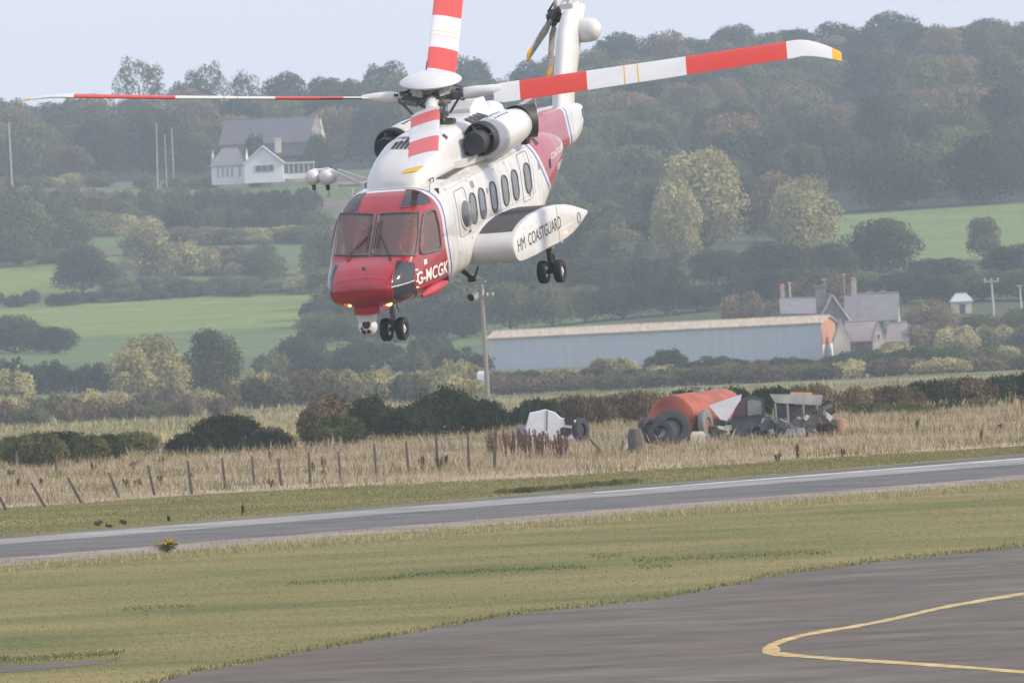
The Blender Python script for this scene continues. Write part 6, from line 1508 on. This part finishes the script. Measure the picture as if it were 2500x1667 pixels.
# --- sponsons
SPR = [(-4.60, 1.44), (-4.61, 1.36), (-4.66, 1.25), (-4.74, 1.16), (-4.85, 1.11), (-5.11, 1.075), (-6.0, 1.04), (-7.17, 1.01), (-7.8, 1.01), (-8.4, 1.03), (-8.89, 1.07), (-9.4, 1.16), (-9.94, 1.29), (-9.98, 1.33), (-9.90, 1.37), (-9.28, 1.54), (-8.9, 1.64), (-8.51, 1.725), (-7.9, 1.82), (-7.3, 1.88), (-6.67, 1.905), (-6.1, 1.905), (-5.62, 1.875), (-5.25, 1.82), (-4.94, 1.74), (-4.75, 1.65), (-4.64, 1.54)]
for s in (1, -1):
    cx_, cz_ = -7.1, 1.42; rr = []
    for y_, k in ((.92, 1.0), (1.88, 1.0), (1.918, .994), (1.942, .984), (1.955, .968), (1.957, .955)):
        ins = (1 - k) * 1.0
        ring_ = []
        for i, (x_, z_) in enumerate(SPR):
            dx = x_ - cx_; dz = z_ - cz_; l_ = math.hypot(dx, dz); q = 1 - (1 - k) * 1.15 / max(l_, .3)
            ring_.append(Vector((cx_ + dx * q, s * y_, cz_ + dz * q)))
        rr.append(ring_)
    mb = MB(); mb.loft(rr); spn = mb.build('sponson', M_HWHITE, heli, True, angle=30)
    topl = [(x_, z_) for x_, z_ in SPR if z_ > 1.45 and -8.95 < x_ < -4.93]
    topl.sort(); pts = []
    for x_, z_ in topl:
        for y_ in (1.10, 1.84): pts.append(Vector((x_, s * y_, z_ + .006)))
    mb = MB(); mb.add(pts, [(2 * i, 2 * i + 1, 2 * i + 3, 2 * i + 2) for i in range(len(topl) - 1)]); mb.build('step_mat', M_MAT, spn, True)
    mb = MB(); mb.box((-7.78, s * 1.958, 1.42), (.022, .008, .78)); mb.build('panel_seam', M_LINE, spn)
    mb = MB(); mb.box((-8.35, s * 1.958, 1.27), (.9, .012, .02)); mb.build('panel_seam', M_HWHITE, spn)
    mb = MB(); mb.lathe([(.09, -.01), (.13, .004), (.13, .012), (.085, .013), (.085, -.01)], (-9.27, s * 1.957, 1.30), (0, s, 0), 20, caps=False); mb.build('fuel_cap', M_LINE, spn)
    mb = MB(); mb.ball((-8.23, s * 1.965, 1.15), (.045, .035, .035), 10, 6); mb.build('position_light', glow_mat('red_position_light', (1, .10, .04), 14) if s > 0 else glow_mat('green_position_light', (.05, 1, .3), 8), spn, True)
    mb = MB(); mb.tube([(-8.7, s * 1.7, 1.10), (-8.62, s * 1.7, .88), (-8.72, s * 1.7, .86), (-8.85, s * 1.7, 1.1)], .014, 6); mb.build('tie_down_step', M_ALU, spn)
    for x_, z_ in ((-5.3, 1.6), (-5.9, 1.68), (-6.3, 1.72), (-6.9, 1.78), (-5.4, 1.72), (-8.9, 1.12)): 
        mb = MB(); mb.box((x_, s * 1.957, z_), (.03, .008, .03)); mb.build('fastener', M_LINE, spn)
    for y_, c_ in ((1.25, M_LINE), (1.55, M_BYEL)):
        mb = MB(); mb.ball((-4.72, s * y_, 1.60), .016, 6, 4); mb.build('fastener', c_, spn)
    mb = MB(); mb.box((-4.66, s * 1.35, 1.52), (.03, .16, .035)); mb.build('placard', M_LINE, spn)
    # lettering on the flat outer face
    for (tx, x0, lx) in (('HM', -4.86, .52), ('COASTGUARD', -5.62, 2.36)):
        me = text_mesh(tx, lx, .265, 1.0, .004 if len(tx) > 2 else -.004)
        co = np.empty(len(me.vertices) * 3); me.vertices.foreach_get('co', co); co = co.reshape(-1, 3)
        u_ = co[:, 0].copy(); w_ = co[:, 1].copy(); co[:, 0] = x0 - u_ if s > 0 else x0 - lx + u_ + (0 if tx == 'COASTGUARD' else 0); co[:, 1] = s * 1.9615; co[:, 2] = 1.305 + w_
        me.vertices.foreach_set('co', co.ravel()); me.materials.clear(); me.materials.append(M_LETTERD); obj('sponson_lettering', me, spn)
    # main gear
    gx, gy, gz = -8.1, s * 1.59, .35
    mb = MB(); mb.tube([(gx + .05, gy, 1.06), (gx + .03, gy, .86)], .09, 12); mb.tube([(gx + .03, gy, .9), (gx, gy, gz)], [.065, .055], 12); mb.tube([(gx, gy - .2, gz), (gx, gy + .2, gz)], .05, 10); mb.tube([(gx - .02, gy + .07, .72), (gx - .14, gy + .05, .5), (gx - .02, gy, .4)], .022, 6); leg = mb.build('main_gear_leg', M_EXH, heli, True, angle=40)
    mb = MB(); mb.lathe([(.095, -.08), (.10, 0), (.085, .08), (.02, .09)], (gx + .05, gy + .03, .93), (.2, s, 0), 14); mb.build('strut_fitting', M_ALU, leg, True)
    for k in (-1, 1):
        mb = MB(); c = Vector((gx, gy + k * .185, gz)); tyre(mb, c, (0, 1, 0), .245, .19, 0, 32); wh = mb.build('wheel', M_BLACK, heli, True, angle=40)
        mb = MB(); mb.lathe([(.135, -.07), (.125, .03 * 1), (.10, .05), (.05, .055), (.045, .075), (.01, .075)], c, (0, k, 0), 24); mb.build('rim', M_HWHITE, wh, True, angle=30)
# --- nose gear
mb = MB(); mb.tube([(-1.9, 0, 1.02), (-1.9, 0, .86)], .085, 12); mb.tube([(-1.9, 0, .92), (-1.92, 0, .3)], [.06, .05], 12); mb.tube([(-1.92, -.2, .3), (-1.92, .2, .3)], .045, 10); mb.tube([(-1.86, .03, .7), (-1.75, .04, .52), (-1.88, .02, .38)], .02, 6); mb.tube([(-1.95, .05, .95), (-2.25, .05, .6)], .012, 6); mb.build('nose_gear_leg', M_HUB, heli, True, angle=40)
for k in (-1, 1):
    mb = MB(); c = Vector((-1.92, k * .175, .3)); tyre(mb, c, (0, 1, 0), .245, .18, 0, 32); wh = mb.build('wheel', M_BLACK, heli, True, angle=40)
    mb = MB(); mb.lathe([(.12, -.07), (.115, .03), (.09, .05), (.045, .055), (.04, .075), (.01, .075)], c, (0, k, 0), 24); mb.build('rim', M_HWHITE, wh, True, angle=30)
for k in (-1, 1):
    mb = MB(); mb.box((-1.9, k * .16, .93), (.5, .015, .1)); mb.build('gear_door', M_HWHITE, heli)
# --- camera turret, lights, searchlight, hoist
mb = MB(); mb.loft([[Vector((x_, y_, z_)) for x_, y_ in ((-.36, -.30), (-.30, -.18), (-.30, .14), (-.36, .26), (-.9, .3), (-1.3, .2), (-1.3, -.22), (-.9, -.34))] for z_ in (1.12, .95, .90)]); mb.build('turret_fairing', M_HRED, heli, True, angle=40)
tc_ = Vector((-.62, -.12, .70)); mb = MB(); mb.lathe([(.19, .0), (.205, .05), (.205, .2), (.15, .21)], tc_, (0, 0, 1), 24); tur = mb.build('camera_turret', M_HWHITE, heli, True, angle=40)
tc_ = tc_ + Vector((.02, 0, -.10)); mb = MB(); mb.ball(tc_, .20, 24, 16); bl_ = mb.build('turret_ball', M_HWHITE, tur, True)
fd = (HRT @ (CAMP - (HR @ tc_ + HO))).normalized()
lookd = (fd + HRT @ CR * -.28 + HRT @ CU * .10).normalized(); ua = Vector((0, 0, 1)).cross(lookd).normalized(); ub = lookd.cross(ua)
for (a, b_, r_) in ((.02, .02, .088), (-.09, -.055, .03), (.055, -.125, .045), (-.055, -.13, .052), (.09, .1, .03)):
    dd = (lookd * math.sqrt(max(.2 ** 2 - a * a - b_ * b_, .001)) + ua * a + ub * b_).normalized(); mb = MB(); mb.lathe([(r_, -.04), (r_, .008), (r_ * .9, .014), (.002, .012)], tc_ + dd * .198, dd, 18); mb.build('lens', M_HDARK, bl_, True, angle=40)
for (q, r_, nm, m_) in (((685, 1183), .075, 'landing_light', glow_mat('warm_lamp', (1, .70, .30), 1.7)), ((372, 1193), .045, 'landing_light', glow_mat('warm_lamp_dim', (1, .70, .30), 1.4)), ((648, 1194), .025, 'red_lamp', glow_mat('red_lamp', (.9, .02, .02), 1.5)), ((340, 1187), .03, 'red_lamp', glow_mat('red_lamp', (.9, .02, .02), 1.5))):
    px = zpx(ZA, [q])[0]; p = None; yy_ = px[1]
    while p is None and yy_ > px[1] - 25: p, n = hit_px(px[0], yy_); yy_ -= 1
    if p is not None:
        mb = MB(); mb.lathe([(r_ * .8, -.03), (r_, 0), (r_ * .8, .02), (.002, .03)], p, (n + Vector((.5, 0, 0))).normalized(), 16); mb.build(nm, m_, heli, True)
sl = Vector((-5.17, .75, .40)); mb = MB(); mb.ball(sl, .125, 20, 14); mb.lathe([(.085, .0), (.09, .05), (.09, .125), (.08, .13)], sl, (.95, -.22, -.18), 20); sb_ = mb.build('searchlight', M_HWHITE, heli, True, angle=50)
mb = MB(); mb.lathe([(.082, .131), (.05, .127), (.002, .126)], sl, (.95, -.22, -.18), 20); mb.build('searchlight_lens', M_HDARK, sb_, True)
mb = MB(); mb.tube([sl + Vector((0, -.2, .02)), sl + Vector((0, -.21, .2)), sl + Vector((0, -.16, .27)), sl + Vector((0, .16, .27)), sl + Vector((0, .21, .2)), sl + Vector((0, .2, .02))], .035, 10); mb.box(sl + Vector((0, .05, .285)), (.16, .5, .035)); mb.tube([sl + Vector((0, -.21, 0)), sl + Vector((0, -.11, 0))], .03, 8); mb.tube([sl + Vector((0, .21, 0)), sl + Vector((0, .11, 0))], .03, 8); mb.build('searchlight_yoke', M_HWHITE, sb_, True, angle=40)
mb = MB(); mb.lathe([(.09, 0), (.09, .1), (.05, .12)], sl + Vector((0, 0, .30)), (0, 0, 1), 16); mb.tube([sl + Vector((0, 0, .36)), (-5.0, .68, .92), (-4.9, .62, 1.0)], .05, 8); mb.tube([sl + Vector((0, .05, .36)), (-5.2, .85, .86), (-5.3, .88, 1.0)], .02, 6); mb.build('searchlight_mount', M_EXH, sb_, True, angle=40)
hq = [Vector((-4.5, -2.28, 3.27)), Vector((-4.5, -1.97, 3.25))]
mb = MB(); mb.tube([(-4.5, -1.75, 3.08), (-4.55, -1.0, 3.03)], .05, 8); mb.tube([(-4.45, -1.85, 3.40), (-4.5, -1.2, 3.04)], .025, 6); mb.tube([(-4.6, -1.75, 3.38), (-4.6, -1.05, 3.10)], .02, 6); mb.tube([(-4.5, -1.75, 3.08), (-4.55, -1.42, 2.6), (-4.6, -1.04, 2.15)], .025, 6); mb.box((-4.52, -1.1, 3.02), (.3, .22, .12)); hoist = mb.build('hoist_frame', M_HWHITE, heli, True, angle=40)
for k, c in enumerate(hq):
    mb = MB(); mb.lathe([(.02, .24), (.09, .225), (.145, .17), (.165, .08), (.165, -.18), (.12, -.26), (.02, -.28)], c, (1, 0, .05), 24); mb.build('hoist_drum', M_HWHITE, hoist, True, angle=50)
    mb = MB(); hp = c + Vector((.05, -.0, -.2)); mb.tube([hp + Vector((0, 0, .06)), hp + Vector((0, 0, -.07))], .045, 10); hk = mb.build('hoist_bumper', M_RUST if k == 0 else M_HDARK, hoist, True, angle=40)
    mb = MB(); mb.tube([hp + Vector((0, 0, -.07)), hp + Vector((0, 0, -.13)), hp + Vector((0, .03, -.17)), hp + Vector((0, 0, -.21)), hp + Vector((0, -.03, -.18))], .012, 6); mb.build('hook', M_ALU, hk)
mb = MB(); mb.tube([hq[0] + Vector((-.02, .1, .12)), hq[1] + Vector((-.02, .05, .15))], .05, 8); mb.build('hoist_bridge', M_HWHITE, hoist)
# door mirrors / starboard trim
mb = MB(); mb.tube([(-.35, -.93, 1.40), (-.2, -1.1, 1.42)], [.02, .008], 6); mb.build('side_probe', M_ALU, heli)
# --- cockpit interior
mb = MB(); mb.box((-3.05, 0, 2.05), (.06, 1.9, 2.0)); mb.build('bulkhead', M_INT, heli)
mb = MB(); mb.box((-2.0, 0, 1.22), (2.0, 1.8, .06)); mb.build('cockpit_floor', M_INT, heli)
mb = MB(); mb.loft([[Vector((x_, y_, z_)) for x_, z_ in ((-.95, 1.3), (-.95, 1.88), (-1.15, 1.97), (-1.4, 1.93), (-1.42, 1.5), (-1.25, 1.3))] for y_ in (-.85, -.8, .8, .85)]); mb.build('instrument_panel', M_INT, heli, True, angle=30)
for y_ in (-.5, .5):
    mb = MB(); mb.box((-2.25, y_, 1.62), (.5, .5, .12)); mb.box((-2.52, y_, 2.0), (.12, .5, .75)); mb.box((-2.56, y_, 2.5), (.1, .28, .24)); mb.box((-2.3, y_, 1.4), (.3, .3, .35)); mb.build('pilot_seat', M_SEATB, heli)
# --- rotor head
RH = Vector((-6.17, 0, 4.54)); tx_, ty_r, a0, cone = rad(6.225), rad(3.914), rad(14.78), rad(4.5)
RN = Vector((math.sin(tx_), math.sin(ty_r), 1)).normalized(); RE1 = Vector((1, 0, 0)); RE1 = (RE1 - RN * RN.x).normalized(); RE2 = RN.cross(RE1)
mb = MB(); mb.tube([(-6.15, 0, 3.9), (-6.17, 0, 4.4)], [.16, .13], 16); mb.lathe([(.20, -.52), (.24, -.5), (.24, -.42), (.18, -.4)], RH, RN, 20); mb.lathe([(.30, -.42), (.33, -.40), (.33, -.34), (.2, -.32)], RH, RN, 24); mast = mb.build('rotor_mast', M_HUB, heli, True, angle=40)
mb = MB(); mb.lathe([(.16, -.18), (.30, -.14), (.34, -.05), (.34, .05), (.28, .12), (.2, .2)], RH, RN, 28)
for k in range(12):
    d = RE1 * math.cos(k * math.pi / 6) + RE2 * math.sin(k * math.pi / 6); mb.tube([RH + d * .26 + RN * .1, RH + d * .26 + RN * .18], .025, 6)
head = mb.build('rotor_head', M_HUB, heli, True, angle=40)
mb = MB(); mb.lathe([(.26, .14), (.30, .16), (.30, .22), (.38, .25), (.36, .30)], RH, RN, 28); mb.build('dome_support', M_HUBL, head, True, angle=40)
for k in range(4):
    a = a0 + k * math.pi / 2 + math.pi / 4; d = RE1 * math.cos(a) + RE2 * math.sin(a); t = RN.cross(d); mb = MB(); q = Matrix((d, t, RN)).transposed(); mb.box(RH + d * .40 + RN * .20, (.05, .30, .15), q); mb.build('balance_weight', M_HUBL, head)
mb = MB(); prof = [(.52, .30), (.60, .315), (.655, .345), (.665, .365), (.65, .385), (.58, .43), (.48, .475), (.36, .51), (.22, .535), (.10, .545), (.005, .547)]
mb.lathe([(.3, .295)] + prof, RH + RN * .02, RN, 48); mb.build('rotor_dome', M_HWHITE, head, True, angle=60)
RB = 8.77
SEG = [(.151, .215, 0), (.215, .380, 1), (.380, .470, 0), (.470, .4735, 2), (.4735, .503, 0), (.503, .5065, 2), (.5065, .623, 0), (.623, .870, 1), (.870, .978, 0), (.978, 1.0, 2)]
BP = {0: 12, 1: 26, 2: 14, 3: 13}     # blade pitch in degrees
for k in range(4):
    a = a0 + k * math.pi / 2 + (rad(2.4) if k == 0 else 0); cone = rad(6.0 if k == 0 else 4.5); dh = RE1 * math.cos(a) + RE2 * math.sin(a); d = (dh * math.cos(cone) + RN * math.sin(cone)).normalized()
    lead = RN.cross(dh).normalized()       # direction of travel (counter-clockwise from above)
    nb = d.cross(lead).normalized(); nb = nb if nb.dot(RN) > 0 else -nb
    pit = rad(BP[k])
    def bsec(rf, m=20):
        r_ = RB * rf; ch0 = .64
        ch = ch0; sweep = 0.0; drop = 0.0; thick = .058
        if rf < .17: ch = .52 + .08 * (rf - .151) / .019
        if rf > .90: q = (rf - .90) / .10; sweep = -.34 * q ** 1.5; ch = .60 - .26 * q ** 1.6; drop = -.16 * q ** 1.6; thick = .058 - .038 * q
        tw = pit - rad(8) * (rf - .3)
        c = lead * math.cos(tw) + nb * math.sin(tw); n = nb * math.cos(tw) - lead * math.sin(tw)
        flap = .10 * (rf ** 2 - rf) * RB * .12
        o_ = RH + d * r_ + c * sweep + nb * (drop + flap)
        out = []
        for i in range(m):
            t = 2 * math.pi * i / m; x_ = (1 + math.cos(t)) / 2; yt = thick * 1.7 * math.sqrt(max(x_ * (1 - x_), 0)) * (.35 + .65 * x_) * (1 if math.sin(t) >= 0 else -1)
            out.append(o_ + c * (ch * (x_ - .70)) + n * yt)
        return out
    mb = MB()
    for (f0, f1, mi) in SEG:
        ns = max(2, int((f1 - f0) * 60) + 1); st = [bsec(f) for f in np.linspace(f0, f1, ns)]
        mb.loft(st, caps=False, mi=mi)
    mb.add(bsec(.151), [tuple(range(20))], 0); mb.add(bsec(1.0), [tuple(range(20))], 2)
    bl = mb.build('main_rotor_blade', [M_HWHITE, M_BRED, M_BYEL], heli, True, angle=50)
    # erosion strip on the inboard leading edge
    mb = MB(); st = []
    for f in np.linspace(.17, .27, 6):
        s_ = bsec(f); cen_ = sum(s_, Vector()) / 20; st.append([s_[0] + (p_ - s_[0]) * .42 + (s_[0] - cen_) * .02 + (p_ - cen_) * .03 for p_ in s_])
    mb.loft(st); mb.build('erosion_strip', M_BLK, bl, True, angle=50)
    # cuff, spindle, damper, links
    rr_ = [(RH + d * .62, .10), (RH + d * .78, .13), (RH + d * .95, .135), (RH + d * 1.15, .115), (RH + d * 1.34, .085), (RH + d * 1.5, .05)]
    mb = MB(); st = []
    for c, r_ in rr_:
        w_ = r_ * (1.0 if r_ > .1 else 1.6); st.append([c + (lead * math.cos(pit) + nb * math.sin(pit)) * w_ * math.cos(t) + (nb * math.cos(pit) - lead * math.sin(pit)) * r_ * math.sin(t) for t in np.linspace(0, 2 * math.pi, 18, endpoint=False)])
    mb.loft(st); mb.build('blade_cuff', M_HWHITE, bl, True, angle=60)
    mb = MB(); mb.tube([RH + d * .25, RH + d * .66], [.12, .095], 14)
    q = Matrix((d, lead, nb)).transposed(); mb.box(RH + d * .50 + nb * .02, (.26, .30, .16), q); mb.lathe([(.14, 0), (.15, .04), (.15, .08), (.1, .1)], RH + d * .60, d, 16)
    arm_ = mb.build('hub_arm', M_HUB, head, True, angle=40)
    mb = MB(); mb.tube([RH + d * .68 + lead * .22 - nb * .02, RH + dh * .30 + lead * .36 - nb * .02], .055, 10); mb.tube([RH + d * .70 + lead * .10, RH + d * .68 + lead * .26], .035, 8); mb.build('damper', M_HUB, arm_, True)
    mb = MB(); mb.tube([RH + d * .60 + lead * .26 - nb * .08, RH + dh * .34 + lead * .18 - RN * .40], .028, 8); mb.ball(RH + d * .60 + lead * .26 - nb * .07, .05, 8, 6); mb.build('pitch_link', M_HUB, arm_, True)
    mb = MB(); r3 = random.Random(60 + k)
    for j in range(7):
        p0 = RH + d * r3.uniform(.35, .72) + lead * r3.uniform(-.2, .22) + nb * r3.uniform(-.05, .13); mb.tube([p0, p0 + d * r3.uniform(.04, .12) + nb * r3.uniform(-.02, .05)], r3.uniform(.018, .04), 7)
    mb.tube([RH + d * .3 + nb * .12, RH + d * .45 + nb * .2 + lead * .1, RH + d * .7 + nb * .12 + lead * .06], .014, 6); mb.tube([RH + d * .35 - lead * .15, RH + d * .6 - lead * .25 - nb * .05, RH + d * .74 - lead * .05 - nb * .1], .014, 6); mb.build('hub_fittings', M_EXH, arm_, True)
# scissors and swashplate links
for k in range(3):
    a = 1.0 + k * 2.1; d = RE1 * math.cos(a) + RE2 * math.sin(a); mb = MB(); mb.tube([RH + d * .30 - RN * .38, RH + d * .36 - RN * .62, RH + d * .28 - RN * .72], .04, 8); mb.build('servo', M_HUB, mast, True)
# ------------------------------------------------------------------ crew
M_HELM = mat('helmet_shell', (.55, .55, .53), .35, var=.05)
M_SKIN = mat('skin', (.52, .33, .25), .6, var=.08, scale=20)
M_GLOVE = mat('black_glove', (.04, .04, .04), .7)
def person(label, hip, face_yaw=0.0):
    """seated figure in helicopter axes, hip point given; one continuous skinned body, helmet and visor as parts"""
    J = {'pel': (0, 0, 0), 'sp': (-.02, 0, .22), 'ch': (-.03, 0, .42), 'nk': (-.02, 0, .56), 'hd0': (0, 0, .63), 'hd1': (.02, 0, .76)}
    E_ = [('pel', 'sp'), ('sp', 'ch'), ('ch', 'nk'), ('nk', 'hd0'), ('hd0', 'hd1')]
    Rr = {'pel': .15, 'sp': .145, 'ch': .165, 'nk': .065, 'hd0': .085, 'hd1': .095}
    for s, n in ((1, 'l'), (-1, 'r')):
        J[n + 'sh'] = (-.03, s * .19, .46); J[n + 'el'] = (.10, s * .25, .22); J[n + 'wr'] = (.33, s * .18, .16); J[n + 'pa'] = (.41, s * .17, .17)
        J[n + 'hp'] = (.05, s * .10, -.02); J[n + 'kn'] = (.46, s * .14, .03); J[n + 'an'] = (.58, s * .13, -.33); J[n + 'to'] = (.74, s * .13, -.37)
        E_ += [('ch', n + 'sh'), (n + 'sh', n + 'el'), (n + 'el', n + 'wr'), (n + 'wr', n + 'pa'), ('pel', n + 'hp'), (n + 'hp', n + 'kn'), (n + 'kn', n + 'an'), (n + 'an', n + 'to')]
        Rr.update({n + 'sh': .075, n + 'el': .052, n + 'wr': .036, n + 'pa': .04, n + 'hp': .10, n + 'kn': .07, n + 'an': .05, n + 'to': .04})
        for f_ in range(5):
            fy = s * (.17 + (f_ - 1.5) * .021) if f_ < 4 else s * .125
            J[n + 'f%d' % f_] = (.47, fy, .175) if f_ < 4 else (.43, s * .125, .18); J[n + 'g%d' % f_] = (.50 - .006 * abs(f_ - 1), fy, .15) if f_ < 4 else (.46, s * .118, .17)
            Rr[n + 'f%d' % f_] = .0095; Rr[n + 'g%d' % f_] = .008; E_ += [(n + 'pa', n + 'f%d' % f_), (n + 'f%d' % f_, n + 'g%d' % f_)]
    names = list(J); me = bpy.data.meshes.new('body_cage'); me.from_pydata([J[k] for k in names], [(names.index(a), names.index(b_)) for a, b_ in E_], [])
    t = bpy.data.objects.new('body_cage', me); COL.objects.link(t)
    md = t.modifiers.new('skin', 'SKIN'); 
    for i, k in enumerate(names):
        v = me.skin_vertices[0].data[i]; v.radius = (Rr[k], Rr[k]); v.use_root = (k == 'pel')
    sd = t.modifiers.new('sub', 'SUBSURF'); sd.levels = 1
    dg = bpy.context.evaluated_depsgraph_get(); dg.update(); bmsh = bpy.data.meshes.new_from_object(t.evaluated_get(dg)); bpy.data.objects.remove(t)
    bmsh.materials.clear()
    for m_ in (M_ORSUIT, M_SKIN, M_GLOVE): bmsh.materials.append(m_)
    for p in bmsh.polygons:
        c = p.center; p.use_smooth = True
        p.material_index = 1 if c.z > .60 else (2 if (c.x > .34 and abs(c.y) > .1 and c.z > .1 and c.z < .3) else 0)
    root = empty('person'); root.matrix_world = HM4 @ Matrix.Translation(hip)
    bmsh.name = 'body'; obj('body', bmsh, root)
    mb = MB(); mb.ball((.0, 0, .745), (.135, .125, .14), 20, 12); mb.build('helmet', M_HELM, root, True)
    mb = MB(); mb.ball((.055, 0, .735), (.095, .105, .06), 16, 8); mb.build('visor', M_DGLASS, root, True)
    tag(root, label, 'person'); return root
person('crew member in orange suit and white helmet behind the windscreen nearest the hoist', Vector((-2.28, -.5, 1.80)))
person('crew member in orange suit and white helmet beside the open side window glass', Vector((-2.28, .5, 1.80)))

# ------------------------------------------------------------------ hazy air
xsz, y0h, y1h, z0h, z1h = 1520.0, -80.0, 2920.0, -14.5, 52.0
mb = MB(); mb.box((0, (y0h + y1h) / 2, (z0h + z1h) / 2), (2 * xsz, y1h - y0h, z1h - z0h))
m = bpy.data.materials.new('haze'); m.use_nodes = True; nt = m.node_tree; nt.nodes.clear()
pv_ = nt.nodes.new('ShaderNodeVolumePrincipled'); pv_.inputs['Color'].default_value = (.72, .85, 1.0, 1); pv_.inputs['Density'].default_value = HAZE
pv_.inputs['Anisotropy'].default_value = 0.0
om = nt.nodes.new('ShaderNodeOutputMaterial'); nt.links.new(pv_.outputs[0], om.inputs['Volume'])
o = mb.build('haze', m); o['kind'] = 'stuff'; tag(o, 'thin pale blue haze over the fields', 'haze', kind='stuff')
